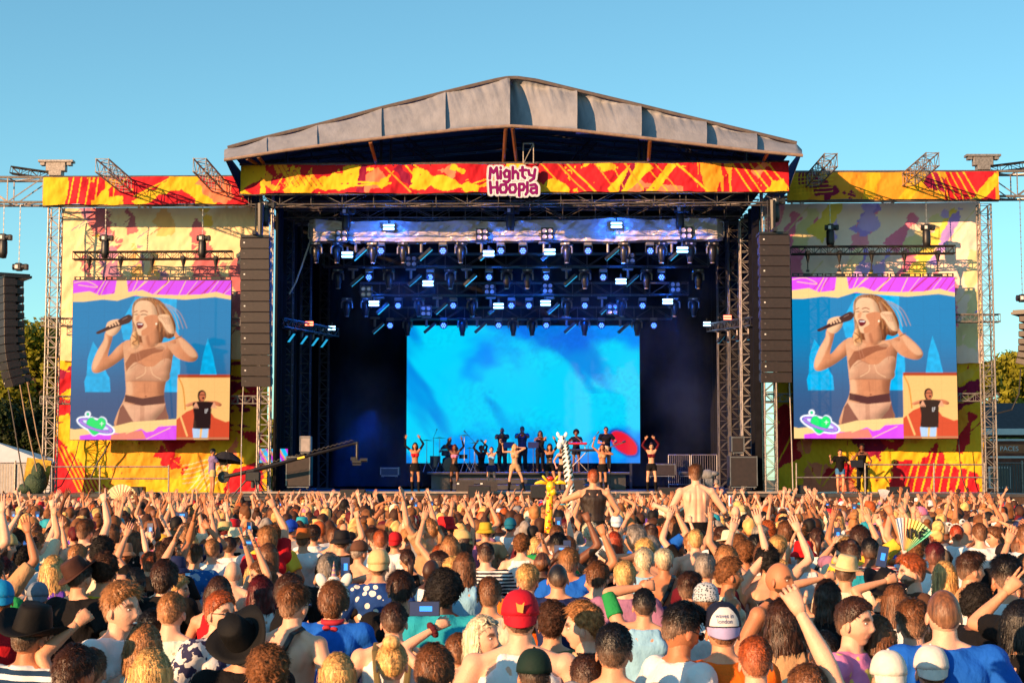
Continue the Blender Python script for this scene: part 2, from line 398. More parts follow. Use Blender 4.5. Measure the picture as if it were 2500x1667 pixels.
for (xa, ya, xb, yb) in ((600, 392, 1240, 335), (700, 400, 1240, 356), (1260, 335, 1900, 388), (1260, 352, 1850, 400), (830, 360, 890, 400), (990, 345, 1060, 400), (1450, 345, 1400, 400), (1660, 355, 1700, 400), (1790, 380, 1830, 395)):
    mb.truss(P(xa, ya, 62), P(xb, yb, 62), .3, .3, .03, .015, 1.2)
mb.build('rafter', BTR, roof, loc=(0, -57, 0))
mb = MB(); mb.truss(P(1290, 351, 56.9), P(1290, 400, 57.0), .36, .36, .025, .015, .7, up=(0, 1, 0)); mb.build('ladder_frame', ALU, roof, loc=(0, -57, 0))

# ---- roof grid trusses above the stage
def truss_obj(p, q, label, w_=.5, h=.5, m=BTR, name='truss', group=None, r=.028, rl=.014, bay=None, cat='truss', up=(0, 0, 1)):
    c = (Vector(p)+Vector(q))/2; mb = MB(); mb.truss(Vector(p)-c, Vector(q)-c, w_, h, r, rl, bay, up)
    return tag(mb.build(name, m, loc=c), label, cat, group)
truss_obj(P(610, 484, 57.6), P(1900, 479, 57.6), 'dark truss just under the red and yellow front banner of the main stage', .6, .55, STEEL, bay=1.1)
truss_obj(P(660, 515, 60.5), P(1850, 511, 60.5), 'dark roof truss between the front banner and the plastic wrapped lighting truss', .6, .62, STEEL, bay=1.2)
truss_obj(P(700, 530, 66), P(1810, 527, 66), 'deep dark roof truss near the back of the stage roof', .6, .6, STEEL, bay=1.3)
# ---- towers
def tower(x, y0, y1, Y, label, w_=.42, m=ALU, z0=None, name='tower', group=None, base=True):
    X = PX(x, Y, 1190); za = PZ(y0, Y); zb = 0.05 if z0 is None else z0
    e = empty(name, (X, Y, 0), label, 'tower', group)
    mb = MB(); mb.truss((0, 0, zb+.05), (0, 0, za), w_, w_, .032, .016, .38, up=(0, 1, 0)); mb.build('mast', m, e)
    if base:
        MB().box((0, 0, zb+.03), (w_+.5, w_+.5, .06), bev=.01).build('base_plate', STEEL, e)
    return e
YT = 61.0
def cap(e, z, w_=.5):
    mb = MB(); mb.box((0, 0, z+.1), (w_*.95, w_*.9, .2), bev=.01); mb.box((0, 0, z+.35), (w_*1.5, w_*.6, .34), bev=.02); mb.box((0, 0, z+.56), (w_*2.6, w_*.8, .08)); mb.tube((-.4, 0, z+.45), (.4, 0, z+.45), .05)
    mb.box((-w_, 0, z+.46), (.16, .3, .1)); mb.box((w_, 0, z+.46), (.16, .3, .1)); return mb.build('head_block', ALU, e)
t1 = tower(120, 508, 0, YT, 'tall lattice tower at the far left edge of the left backdrop'); cap(t1, PZ(431, YT))
t2 = tower(2418, 500, 0, YT, 'tall lattice tower at the far right edge of the right backdrop'); cap(t2, PZ(417, YT))
t3 = tower(643, 470, 0, 58.2, 'lattice tower behind the left hanging speaker column beside the stage opening')
t4 = tower(1882, 468, 0, 58.6, 'lattice tower behind the right hanging speaker column beside the stage opening')
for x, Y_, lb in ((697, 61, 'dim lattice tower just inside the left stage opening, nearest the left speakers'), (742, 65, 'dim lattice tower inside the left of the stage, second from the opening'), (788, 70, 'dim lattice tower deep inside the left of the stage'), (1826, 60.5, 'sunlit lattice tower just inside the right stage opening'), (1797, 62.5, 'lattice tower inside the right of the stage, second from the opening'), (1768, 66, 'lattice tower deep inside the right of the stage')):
    tower(x, 540, 0, Y_, lb, .38, M('inner_tower_steel', (.05, .043, .04), .5, .3, .3, 10) if x != 1826 else ALU, z0=ZS)  # inner towers darkened in colour for the dim interior, the sunlit one left plain
# wing crossbars
for (xa, xb, yc, yd, Y_, lb) in ((103, 660, 787, 786, 61.45, 'upper grey horizontal truss crossing behind the left screen'), (100, 655, 977, 976, 61.45, 'lower grey horizontal truss crossing behind the left screen'),
                       (1870, 2440, 779, 777, 61.45, 'upper grey horizontal truss crossing behind the right screen'), (1868, 2434, 971, 970, 61.45, 'lower grey horizontal truss crossing behind the right screen')):
    truss_obj(P(xa, yc, Y_), P(xb, yd, Y_), lb, .28, .28, ALU, bay=.28, rl=.012)
# top trusses running out of the picture
YG = 61.4
truss_obj(P(-60, 468, YG), P(630, 468, YG), 'big grey goalpost truss on the left wing, sticking out left of the banner', .8, .95, ALU, 'goalpost_truss', r=.05, rl=.028, bay=1.35)
truss_obj(P(1885, 455, YG), P(2560, 453, YG), 'big grey goalpost truss on the right wing, sticking out right of the banner', .8, .95, ALU, 'goalpost_truss', r=.05, rl=.028, bay=1.35)
truss_obj(P(28, 416, YG+.5), P(118, 429, YG+.5), 'small sloping truss resting on the left goalpost truss', .3, .25, BTR, bay=.4)
truss_obj(P(2412, 415, YG+.5), P(2520, 402, YG+.5), 'small sloping truss resting on the right goalpost truss', .3, .25, BTR, bay=.4)
# outrigger trusses on top of the wings
for (x, y, lb) in ((249, 404, 'grey cantilever truss on top of the left wing, the outer one'), (487, 403, 'grey cantilever truss on top of the left wing, beside the roof'), (2029, 391, 'grey cantilever truss on top of the right wing, beside the roof'), (2277, 389, 'grey cantilever truss on top of the right wing, the outer one')):
    p = P(x, y, 57.0); q = Vector((p.x, 64.0, p.z-.15))
    truss_obj(p, q, lb, .44, .46, ALU, 'cantilever_truss', group='cantilever trusses above the wings', bay=.6, r=.03, rl=.015)

# ------------------------------------------------------------------ printed art (pigment, with some light and shade painted in)
YE, RD, MG, PK, OR = lin((240, 186, 38)), lin((196, 28, 44)), lin((140, 14, 62)), lin((240, 130, 96)), lin((242, 160, 44))
CRM, MAV, PUR = lin((250, 216, 168)), lin((196, 112, 120)), lin((150, 122, 170))
def brush(X, Z, a, b, w0, w1, jag=.15, seed=0, fr=4.0, dry=0):
    dx, dz = b[0]-a[0], b[1]-a[1]; L = math.hypot(dx, dz)+1e-9; t = ((X-a[0])*dx+(Z-a[1])*dz)/L; s = (-(X-a[0])*dz+(Z-a[1])*dx)/L
    tn = t/L; hw = (w0+(w1-w0)*tn)/2+jag*(vn(t*fr, s*.5+7, seed=seed)-.5)*2+jag*.5*(vn(t*fr*3.7, s, seed=seed+3)-.5)
    m = (abs(s) < hw) & (tn > 0+jag*.3*(vn(s*fr*2, t*.3, seed=seed+1)-.3)) & (tn < 1-.25*jag*(vn(s*fr*3, t*.3, seed=seed+2)))
    if dry: m &= (vn(s*16/(w0+.2), t*.8, seed=seed+9) > dry*(.35+.65*tn))
    return m.astype(float)
def art(X, Z, strokes):
    C = np.zeros(X.shape+(3,)); C[:] = YE
    for s in strokes:
        k = s[0]
        if k == 'bg': m = np.ones(X.shape)
        elif k == 'b': m = brush(X, Z, *s[2:])
        elif k == 'l': m = linemask(X, Z, s[2], s[3]+0*X if False else s[3])
        elif k == 'p':
            pts = s[2]; m = np.zeros(X.shape, bool); j = s[3] if len(s) > 3 else .05
            XX = X+j*(vn(X*5, Z*5, seed=31)-.5)*2+j*.6*(vn(X*17, Z*17, seed=35)-.5)*2; ZZ = Z+j*(vn(X*5, Z*5, seed=32)-.5)*2
            for i in range(len(pts)):
                (x1, y1), (x2, y2) = pts[i], pts[(i+1) % len(pts)]
                if y1 != y2: m ^= ((y1 > ZZ) != (y2 > ZZ)) & (XX < (x2-x1)*(ZZ-y1)/(y2-y1)+x1)
            m = m.astype(float)
        elif k == 'sp': m = ((vn(X*9, Z*9, seed=s[2]) > s[3]) & (vn(X*1.1, Z*1.1, seed=s[2]+1) > .6)).astype(float)
        a = 1.0
        C = C*(1-m[..., None]*a)+np.asarray(s[1])*m[..., None]*a
    return C
def zig(x, z, w_, h, n, sl=.3): return [(x+w_*i/n+(sl if i % 2 else 0), z+(h if i % 2 else 0)) for i in range(n+1)]
def cloth(name, px0, px1, pyt0, pyt1, pyb, Y, strokes, label, cat='banner', res=.03, amp=.05, mat=None, tone=.82, fold=2.2, zfun=None, parent=None, edge=.02, seed=1):
    a, b = PX(px0, Y, (pyt0+pyb)/2), PX(px1, Y, (pyt0+pyb)/2); zt0, zt1 = PZ(pyt0, Y), PZ(pyt1, Y); zb0 = PZ(pyb, Y)
    zb1 = zb0+(zt1-zt0)*.9
    nx = int((b-a)/res); nz = max(8, int((zt0-zb0)/res)); U, W_ = np.meshgrid(np.linspace(0, 1, nx+1), np.linspace(0, 1, nz+1))
    X = a+(b-a)*U; zb = zb0+(zb1-zb0)*U; zt = zt0+(zt1-zt0)*U; Z = zb+(zt-zb)*W_; H = zt0-zb0
    u = X-a; v = (Z-zb)
    C = art(u, v, strokes)*tone
    d = amp*(np.sin(u*fold+2*vn(u*.6, v*.3, seed=seed))*.5+1.4*(vn(u*1.8+v*.7, v*.5, seed=seed+2)-.5)+.7*(vn(u*4-v*2, v*2.2, seed=seed+4)-.5)+.25*(vn(u*11, v*7, seed=seed+7)-.5))
    Z2 = Z+edge*(vn(u*2.3, u*0, seed=seed+5)-.5)*(1-W_)*3*np.minimum(1, H)
    V = np.stack([X-(a+b)/2, d, Z2-zb0], -1).reshape(-1, 3)
    me = newmesh(name, V, grid_faces(nx, nz), C.reshape(-1, 3), smooth=True)
    o = obj(name, me, mat or CLOTH, parent, loc=((a+b)/2, Y, zb0)); 
    if label: tag(o, label, cat)
    return o
# main fascia, 19.1 m x 1 m  (u from 0 at the left end)
r_ = random.Random(5)
fs = [('bg', RD)]
fs += [('b', YE, (-.3, .5), (.9, .5), 1.4, 1.2, .15, 1), ('b', RD, (.35, .0), (.75, .55), .7, .1, .1, 2), ('b', OR, (.9, .75), (2.6, .1), .9, .9, .2, 3), ('b', RD, (1.0, .95), (1.6, .1), .25, .2, .15, 4, 6, .3),
       ('b', YE, (1.7, .1), (4.3, .65), .35, .75, .12, 5), ('b', RD, (3.2, .95), (4.1, .7), .3, .15, .06, 6), ('b', YE, (3.6, .8), (4.9, .85), .45, .2, .1, 7), ('b', PK, (4.3, .1), (5.0, .75), .55, .4, .12, 8), ('b', YE, (4.9, .2), (5.4, .8), .3, .2, .1, 9),
       ('b', YE, (6.0, .55), (8.4, .12), .65, .1, .1, 10), ('b', MG, (5.5, .95), (6.0, .3), .35, .25, .06, 11), ('b', PK, (6.9, .8), (7.6, .75), .2, .4, .15, 12), ('b', YE, (7.4, .95), (7.9, .7), .3, .1, .08, 13), ('b', MG, (4.35, 1), (4.2, 0), .2, .3, .05, 22)]
fs += [('l', YE, [(5.8, 1), (6.5, .15)], .05), ('l', YE, [(6.1, 1), (7.2, .3)], .05), ('l', YE, [(2.9, .15), (5.3, .35), (3.2, .4)], .06), ('l', OR, [(5.1, .9), (6.0, .05)], .05), ('l', YE, zig(1.2, .1, 1.2, .8, 6), .04), ('l', YE, [(8.2, .3), (9.4, .75), (8.4, .2), (9.2, .35)], .05)]
fs += [('b', YE, (9.6, 0), (9.7, 1.1), 1.2, .5, .15, 14), ('b', YE, (10.4, .1), (11.9, .1), .6, .05, .2, 15), ('b', RD, (10.1, 1), (10.3, 0), .15, .2, .05, 16), ('b', YE, (12.1, 1.05), (13.3, .85), .25, .2, .15, 17), ('b', PK, (13.5, .25), (15.6, .05), .5, .12, .1, 18),
       ('b', YE, (13.1, -.1), (14.3, 1.1), .55, .7, .05, 19), ('b', YE, (14.4, -.1), (15.3, 1.1), .35, .35, .05, 20), ('b', OR, (16.7, 1.1), (16.7, -.1), 1.3, 1.3, .08, 21, 4, .5), ('b', MG, (13.9, 1.1), (13.3, -.1), .1, .14, .05, 23), ('b', PK, (18.1, .6), (18.6, 1.1), .4, .4, .08, 24), ('b', YE, (18.4, -.1), (19.2, .2), .4, .7, .14, 25)]
for k in range(10): fs.append(('l', YE if k % 2 else OR, [(9.8+k*.62+r_.uniform(-.2, .2), 1.05), (10.5+k*.62+r_.uniform(-.1, .5), -.05)], .04 if k % 3 else .07))
for k in range(5): fs.append(('l', YE, [(17.3+k*.3, 1.05), (18.0+k*.35, -.05)], .05))
for k in range(7): fs.append(('l', RD, [(1.3+k*.17, 1.0), (1.7+k*.2, .25)], .025))
fs.append(('sp', YE, 40, .90)); fs.append(('sp', MG, 50, .92))
fb = empty('front_banner', (0, 57, PZ(404, 57)), 'long red and yellow brush printed banner across the front of the main stage roof', 'banner')
fl = cloth('printed_cloth', 587, 1925, 404, 397, 473, 57, fs, None, res=.026, amp=.085, parent=fb, seed=3); fl.location -= fb.location
mb = MB()
for x in np.linspace(592, 1920, 30): q = P(x, 404-7*(x-587)/1338, 57); mb.tube(q+Vector((0, .02, .06)), q+Vector((0, -.05, -.05)), .012, n=4)
for yy0, yy1 in ((402, 395), (475, 469)): mb.tube(P(585, yy0, 57.12), P(1927, yy1, 57.12), .045)
mb.build('hanging_pipe', STEEL, fb, loc=-fb.location)
def wing_fascia(x0, x1, yt0, yt1, yb, strokes, label, seed):
    e = empty('wing_banner', (PX((x0+x1)/2, YT), 60.6, PZ(yb, YT)), label, 'banner')
    c = cloth('printed_cloth', x0, x1, yt0, yt1, yb, 60.6, strokes, None, res=.03, amp=.08, parent=e, seed=seed); c.location -= e.location
    mb = MB(); mb.tube(P(x0, yb+3, 60.75), P(x1, yb+3+(yt1-yt0), 60.75), .06); mb.tube(P(x0, yt0-1, 60.75), P(x1, yt1-1, 60.75), .035)
    mb.build('pipe', STEEL, e, loc=-e.location)
ws = [('bg', RD), ('b', YE, (-.1, .5), (.95, .5), 1.3, 1.3, .15, 1), ('b', RD, (.9, -.1), (1.25, .6), .3, .5, .1, 2), ('b', YE, (2.1, -.1), (2.5, .9), .5, .1, .06, 3), ('b', YE, (1.8, .05), (3.0, .15), .12, .3, .1, 4), ('b', YE, (3.4, .0), (5.3, 1.0), .25, .6, .1, 5),
      ('b', YE, (5.2, 1.1), (6.4, -.1), .6, .9, .12, 6), ('b', RD, (4.8, .05), (5.3, .35), .3, .4, .1, 7), ('b', PK, (6.0, 1.1), (7.0, .1), .9, .7, .14, 8), ('b', RD, (6.9, .1), (7.5, 0), .2, .2, .1, 9), ('b', RD, (5.9, 1), (6.4, .7), .2, .1, .06, 10)]
for k in range(6): ws.append(('l', YE, [(1.15+k*.3, 1.05), (.95+k*.33, -.05)], .05))
ws += [('l', YE, [(2.3, .3), (2.5, .95), (2.9, .8), (3.1, 1)], .06), ('l', YE, [(4.8, 1), (3.4, .3), (4.4, .5), (5.0, .55)], .05), ('sp', YE, 41, .9)]
wing_fascia(105, 612, 433, 431, 500, ws, 'red and yellow brush printed banner along the top of the left wing', 11)
ws2 = [('bg', OR*.86), ('b', MG, (.5, 1.1), (1.7, .1), 1.0, .5, .15, 1), ('b', YE*.8, (-.1, .9), (.6, -.1), .7, .7, .1, 2), ('b', YE*.9, (3.0, -.1), (3.3, 1.1), .4, .5, .05, 3), ('b', YE*.9, (4.3, -.1), (5.2, 1.1), .35, .5, .06, 4), ('b', MG, (1.5, .4), (2.8, .05), .3, .05, .15, 5, 8, .3), ('b', MG, (5.2, .85), (6.2, .3), .5, .5, .1, 6), ('b', RD, (5.9, .6), (7.8, .5), 1.3, 1.3, .1, 7), ('b', YE, (7.0, -.1), (7.9, .9), .25, .4, .04, 8)]  # left part printed darker, the roof's cast shadow painted in
for k in range(6): ws2 += [('l', YE, [(5.4+k*.24, 1.05), (5.8+k*.28, -.05)], .045)]
for k in range(5): ws2 += [('l', YE, [(.4+k*.13, 1.0), (.35+k*.15, .2)], .035), ('l', YE, [(.25, .85-k*.15), (1.7, .92-k*.15)], .035)]
wing_fascia(1922, 2438, 422, 419, 489, ws2, 'ochre, purple and red brush printed banner along the top of the right wing', 12)
# backdrops : 62.4 deep ; upper mesh, pigment paled for sky behind ; lower saturated cloth
def pale(c): return c*.55+CRM*.45
up = [('bg', CRM)]
for k in range(46):
    x = r_.uniform(-.5, 8); z = r_.uniform(1.2, 5.2) if k < 36 else r_.uniform(0, 2); c = r_.choice([MAV, lin((214, 130, 130)), MAV, lin((250, 200, 90)), lin((250, 190, 120)), lin((180, 130, 160)), CRM, CRM]); up.append(('b', c, (x, z), (x+r_.uniform(-.9, .3), z+r_.uniform(1.6, 3.2)), r_.uniform(.3, 1.0), r_.uniform(.05, .5), .16, 60+k))
for k in range(14): x = r_.uniform(0, 7.6); z = r_.uniform(0, 5); up.append(('l', CRM*1.0, [(x, z), (x+r_.uniform(.4, 1), z+r_.uniform(.6, 1.4)), (x-.2, z+r_.uniform(.5, 1.3)), (x+.6, z+1.6)], .05))
for k in range(12): x = r_.uniform(0, 7.6); z = r_.uniform(0, 5.6); up.append(('l', r_.choice([MAV, PUR, MG*.6+CRM*.3]), [(x, z), (x+.5, z+.35)], .03))
upR = [('bg', lin((240, 206, 190)))]
for k in range(46):
    x = r_.uniform(-.5, 8); z = r_.uniform(1.2, 5.2) if k < 36 else r_.uniform(0, 2); c = r_.choice([lin((168, 136, 214)), lin((236, 140, 160)), lin((222, 200, 150)), lin((226, 120, 150)), lin((190, 160, 220)), lin((250, 216, 170)), lin((236, 200, 90))]); upR.append(('b', c, (x, z), (x+r_.uniform(0, 1.5), z+r_.uniform(1.2, 2.6)), r_.uniform(.3, .9), r_.uniform(.05, .4), .14, 160+k))
for k in range(12): x = r_.uniform(0, 7.6); z = r_.uniform(0, 5); upR.append(('l', CRM*.8, [(x, z), (x+1.2, z+1.4)], .05))
def lowart(seed, purp=False):
    q = random.Random(seed); L = [('bg', YE)]
    return L, q
lo, q = lowart(3)
lo += [('b', OR, (2, 1), (6, 1.5), 1.8, 1.2, .2, 1), ('p', RD, [(-.2, 0), (1.3, -.1), (2.1, .2), (1.4, .6), (.9, 1.2), (.1, 2.1), (-.3, 2.3)], .07), ('b', RD, (4.1, 1.9), (5.2, 2.6), .9, 1.3, .1, 3), ('b', RD, (3.9, 1.6), (5.0, .8), .5, .3, .2, 4, 7, .25), ('b', PK, (2.6, 2.6), (3.6, 2.1), .4, .2, .12, 5), ('b', RD, (3.2, 2.6), (3.5, 2.1), .25, .1, .12, 6), ('p', RD, [(6.3, 0), (7.9, -.1), (7.9, 1.3), (6.9, .9)], .08), ('p', PK, [(6.0, .9), (6.9, 2.1), (6.9, 1.2)], .1), ('b', RD, (7.9, 2.0), (6.6, 2.4), .6, .2, .15, 7)]
for k in range(7): lo.append(('l', YE, [(.0+k*.22, 1.9-k*.12), (1.0+k*.16, -.1)], .06))
for k in range(5): lo.append(('l', CRM*.9+YE*.1, [(5.1+k*.2, .1), (5.9+k*.2, 1.1)], .045)); lo.append(('l', CRM*.8, [(4.9, .35+k*.17), (6.6, .75+k*.17)], .04))
for k in range(9): z = q.uniform(2.7, 5.2); lo.append(('b', MG if k % 2 else RD, (q.choice([-.1, 6.0]), z), (q.choice([.9, 7.9]), z+q.uniform(-.4, .9)), .45, .3, .15, 80+k)); 
for k in range(6): z = 2.6+k*.45; lo.append(('b', MG, (6.1, z), (7.4, z-.1+.2*(k % 2)), .22, .05, .06, 90+k))
lo.append(('sp', RD, 44, .92))
loR, q = lowart(8)
loR += [('p', RD, [(-.2, 2.6), (1.0, 2.8), (1.1, 1.3), (.2, .9), (-.2, .8)], .08), ('b', RD, (.2, 3.2), (.9, 2.2), .5, .9, .12, 31), ('p', PK, [(1.0, -.1), (1.2, 1.2), (2.0, 1.0), (2.7, .5), (3.6, -.1)], .08), ('p', RD, [(1.7, .6), (2.6, 1.2), (3.3, .9), (3.9, .1), (3.0, .35)], .1), ('p', MG, [(2.0, 2.9), (3.6, 2.9), (4.4, 1.8), (4.0, 1.2), (3.3, 1.5), (2.8, 2.2)], .1), ('p', RD, [(2.6, 2.9), (4.6, 2.9), (5.2, 2.0), (4.4, 1.5), (3.7, 2.2)], .09), ('p', RD, [(4.2, -.1), (4.6, 1.2), (5.4, 1.1), (6.2, 1.9), (6.6, 1.0), (7.6, .8), (7.8, -.1)], .12),
        ('p', YE, [(3.1, 1.6), (3.9, 1.1), (4.5, .2), (4.1, -.2), (3.2, -.2), (2.9, .8)], .12), ('b', OR, (4.8, 2.2), (7.4, 2.9), .8, 1.1, .15, 33), ('b', RD, (7.0, 1.5), (7.6, 3.0), .4, .25, .12, 34), ('b', PK, (1.0, 1.5), (1.5, 2.2), .5, .2, .1, 35)]
for k in range(8): loR.append(('l', YE, [(4.9+k*.33, 0), (5.4+k*.3, 1.5+.3*(k % 2))], .07)); 
for k in range(10): x = q.uniform(4.3, 7.5); z = q.uniform(1.6, 5); loR.append(('l', RD if k % 2 else MG, [(x, z), (x+.45, z+.4)], .04))
loR += [('l', YE, [(2.9, 2.3), (4.4, 2.75), (3.7, 2.2), (4.5, 1.9)], .06), ('l', YE, [(.1, 1.0), (.9, 2.6), (1.2, 1.2), (1.7, .3), (2.0, 1.6)], .05), ('sp', RD, 47, .92), ('l', YE, [(1.8, .2), (2.2, .7), (3.4, 1.8)], .05)]
for k in range(6): z = q.uniform(2.9, 4.8); loR.append(('b', YE*.9+.05 if k % 2 else MG, (6.6, z), (7.9, z+.6), .35, .2, .12, 190+k))
YB = 62.3
MESHR = M('printed_mesh_cloth_thin', rough=.8, var=.05, scale=1.5, attr=True, spec=.1, trans=.2, alpha=.999)
MESHR.node_tree.nodes['Principled BSDF'].inputs['Alpha'].default_value = .86
cloth('upper_backdrop', 150, 655, 508, 506, 880, YB, up, 'pale peach and mauve brush printed mesh behind the left screen rigging', 'backdrop', .045, .07, MESHC, 1.0, 1.3, seed=21)
cloth('lower_backdrop', 136, 652, 872, 872, 1202, YB+.1, lo, 'yellow and red brush printed cloth under and beside the left screen', 'backdrop', .035, .12, None, .85, 1.0, seed=22)
cloth('upper_backdrop', 1868, 2396, 498, 494, 890, YB, upR, 'pale lilac and sage brush printed mesh behind the right screen rigging', 'backdrop', .045, .07, MESHC, 1.15, 1.3, seed=23)  # pigment brighter and pinker, sky light through the mesh painted in
cloth('lower_backdrop', 1890, 2400, 872, 872, 1200, YB+.1, loR, 'yellow, red and purple brush printed cloth under and beside the right screen', 'backdrop', .035, .12, None, .85, 1.0, seed=24)

# ------------------------------------------------------------------ the two side screens (their picture, drawn in its own 1604 x 1568 units)
def blur(m, r, it=3):
    for _ in range(it):
        for ax in (0, 1):
            c = np.cumsum(np.pad(m, [(r+1, r) if a == ax else (0, 0) for a in (0, 1)], mode='edge'), axis=ax)
            m = (np.take(c, range(2*r+1, c.shape[ax]), axis=ax)-np.take(c, range(0, c.shape[ax]-2*r-1), axis=ax))/(2*r+1)
    return m
class SPic(Pic):
    sh = True
    def poly(s, pts, col, smooth=False, a=1.0, form=0, streak=0):
        if smooth: pts = spline(pts)
        m = s.inside(pts)
        if form and not callable(col):
            B = blur(m, form); gy, gx = np.gradient(B); k = 26*(form/9)
            t = np.clip(gx*k*.9-gy*-k*.35, -1, 1); dark = np.clip(-t, 0, 1)[..., None]; lite = np.clip(t, 0, 1)[..., None]; col = np.asarray(col)
            c = col*(1-.62*dark)*np.array([1, 1-.0, 1])+(np.array([.95, .60, .34])-col)*lite*.34
            c = c*(1+.10*(fbm(s.X/38, s.Y/38, seed=77)-.5)[..., None]*2)
            if streak: c = c*(1+streak*(vn(s.X/7+.5*np.sin(s.Y/40)*3, s.Y/60, seed=5)-.5)[..., None])
            s.C = s.C*(1-(m*a)[..., None])+c*(m*a)[..., None]
        else: s.put((blur(m, 2, 2) if smooth and a < 1 else m)*a, col)
def screen_pic(n=630):
    p = SPic(62, 88, 1475, 1508, n, n); X, Y = p.X, p.Y
    top, mid, bot = lin((2, 124, 178)), lin((14, 110, 152)), lin((52, 84, 126))
    t = sst(500, 1250, Y)[..., None]; p.C[:] = top*(1-t)+bot*t
    cy = lambda X_, Y_: lin((0, 168, 222))*(.85+.35*vn(X_/30, Y_/30, seed=3))[..., None]
    for q in ([(490, 480), (620, 235), (990, 250), (985, 380), (1005, 400), (1015, 600), (1030, 880), (1010, 1085), (890, 1085), (890, 760), (600, 640), (520, 620)], [(250, 635), (300, 710), (330, 800), (380, 920), (405, 960), (415, 1085), (190, 1085), (180, 990), (200, 930), (205, 790)], [(1270, 605), (1320, 760), (1355, 930), (1205, 930), (1230, 760)]): p.poly(q, cy)
    MGs = lin((222, 76, 236)); PE = lin((250, 206, 134)); SK, SH, HL = lin((216, 136, 92)), lin((150, 82, 54)), lin((246, 188, 142))
    p.poly([(62, 88), (1475, 88), (1475, 230), (62, 230)], MGs)
    rr = random.Random(2)
    for k in range(26): x = rr.uniform(80, 1450); p.line([(x, 225), (x+rr.uniform(40, 160), 95)], rr.uniform(4, 8), rr.choice([PE, PE, lin((200, 40, 90))]))
    p.poly([(450, 88), (540, 88), (560, 230), (430, 230)], PE); p.line(spline([(70, 110), (180, 95), (280, 150), (110, 130)], False), 7, PE)
    p.poly([(62, 205), (210, 185), (300, 222), (620, 185), (680, 175), (780, 215), (1000, 220), (1200, 215), (1340, 190), (1420, 215), (1475, 225), (1475, 262), (1330, 238), (1060, 262), (900, 250), (660, 232), (620, 222), (460, 272), (330, 260), (150, 282), (62, 282)], PE)
    HR = lin((138, 76, 42)); HLt = lin((214, 146, 88))
    p.poly([(600, 300), (650, 250), (740, 240), (830, 262), (900, 330), (950, 400), (985, 500), (975, 580), (930, 610), (880, 600), (850, 650), (700, 650), (690, 690), (640, 700), (600, 690), (575, 630), (598, 540), (590, 400)], HR, True, form=12, streak=1.1)
    for k in range(12): a = 640+k*25; p.line([(a, 250+abs(k-4)*8), (a+60+k*4, 380), (a+70+k*9, 560-k*4)], 7, HLt, .6, True)
    p.poly([(535, 640), (470, 680), (385, 765), (425, 580), (360, 555), (345, 620), (290, 720), (248, 830), (250, 900), (300, 915), (400, 870), (500, 800), (570, 730)], SK, True, form=14)
    p.poly([(360, 570), (345, 640), (290, 730), (256, 830), (262, 890), (300, 840), (350, 740), (385, 640)], HL, True, .7)
    p.poly([(520, 660), (560, 622), (640, 640), (790, 650), (900, 640), (985, 612), (1005, 660), (965, 760), (945, 900), (905, 1000), (892, 1115), (912, 1240), (918, 1335), (680, 1350), (465, 1385), (480, 1270), (530, 1160), (550, 1080), (545, 980), (530, 800)], SK, True, form=20)
    p.poly([(900, 640), (990, 650), (950, 540), (900, 500), (950, 490), (1010, 580), (1060, 612), (1150, 700), (1186, 765), (1160, 808), (1100, 815), (1010, 785), (950, 730)], SK, True, form=13); p.poly([(1010, 600), (1080, 640), (1150, 710), (1178, 768), (1120, 770), (1040, 690)], HL, True, .6)
    p.poly([(690, 555), (800, 500), (835, 640), (770, 690), (700, 660)], SK, True, form=9); p.poly([(720, 600), (740, 580), (760, 660), (740, 670)], SH, True, .5)
    p.poly([(615, 320), (655, 275), (740, 275), (800, 330), (822, 430), (800, 510), (745, 560), (685, 585), (645, 565), (630, 500), (604, 445), (610, 380)], HL, True, form=10)
    p.poly([(700, 420), (815, 400), (812, 500), (745, 560), (690, 585), (680, 540), (730, 500)], SK, True)
    p.poly([(640, 400), (665, 400), (650, 450), (625, 445)], SK, True, .8)
    p.line([(612, 372), (640, 362)], 7, SH); p.line([(668, 368), (700, 360), (730, 372)], 8, SH, 1, True); p.line([(615, 394), (642, 392)], 6, lin((60, 30, 25))); p.line([(672, 398), (700, 392), (728, 398)], 7, lin((60, 30, 25)), 1, True)
    p.poly([(634, 470), (665, 462), (698, 478), (690, 505), (660, 522), (640, 510)], lin((120, 30, 35)), True); p.poly([(642, 474), (690, 476), (686, 486), (646, 484)], lin((250, 235, 225)))
    p.circ(810, 477, 8, 9, lin((255, 240, 200)))
    p.poly([(640, 545), (600, 560), (585, 640), (600, 690), (640, 700), (665, 660), (650, 600)], HLt, True, .95, form=5, streak=1.4); p.line([(600, 580), (640, 620), (600, 650), (650, 680)], 9, HR, 1, True)
    p.poly([(815, 300), (900, 360), (950, 420), (980, 520), (960, 590), (900, 560), (870, 470), (830, 380)], HR, True, form=8, streak=1.1)
    for k in range(5): p.line([(830+k*18, 300+k*14), (900+k*14, 400+k*18), (915+k*14, 560)], 6, HLt, .7, True)
    p.poly([(828, 402), (880, 392), (925, 402), (935, 430), (960, 500), (975, 560), (930, 560), (890, 520), (860, 470), (832, 440)], HL, True, form=7)
    for k in range(4): p.line([(835+k*22, 410+k*3), (870+k*18, 440), (895+k*12, 480)], 4, SH, .8, True)
    p.poly([(368, 482), (400, 450), (470, 436), (505, 456), (488, 530), (430, 585), (365, 560)], HL, True, form=7)
    MC = lin((66, 32, 32)); p.poly([(283, 566), (280, 550), (350, 515), (430, 470), (540, 402), (580, 398), (594, 430), (565, 470), (470, 500), (350, 548), (305, 566)], MC, True); p.line([(510, 440), (550, 420)], 6, lin((150, 110, 100)))
    for k in range(4): p.line([(380+k*26, 470-k*6), (398+k*26, 500-k*7)], 14, HL)
    p.line([(985, 610), (1040, 585)], 7, lin((130, 80, 40)))
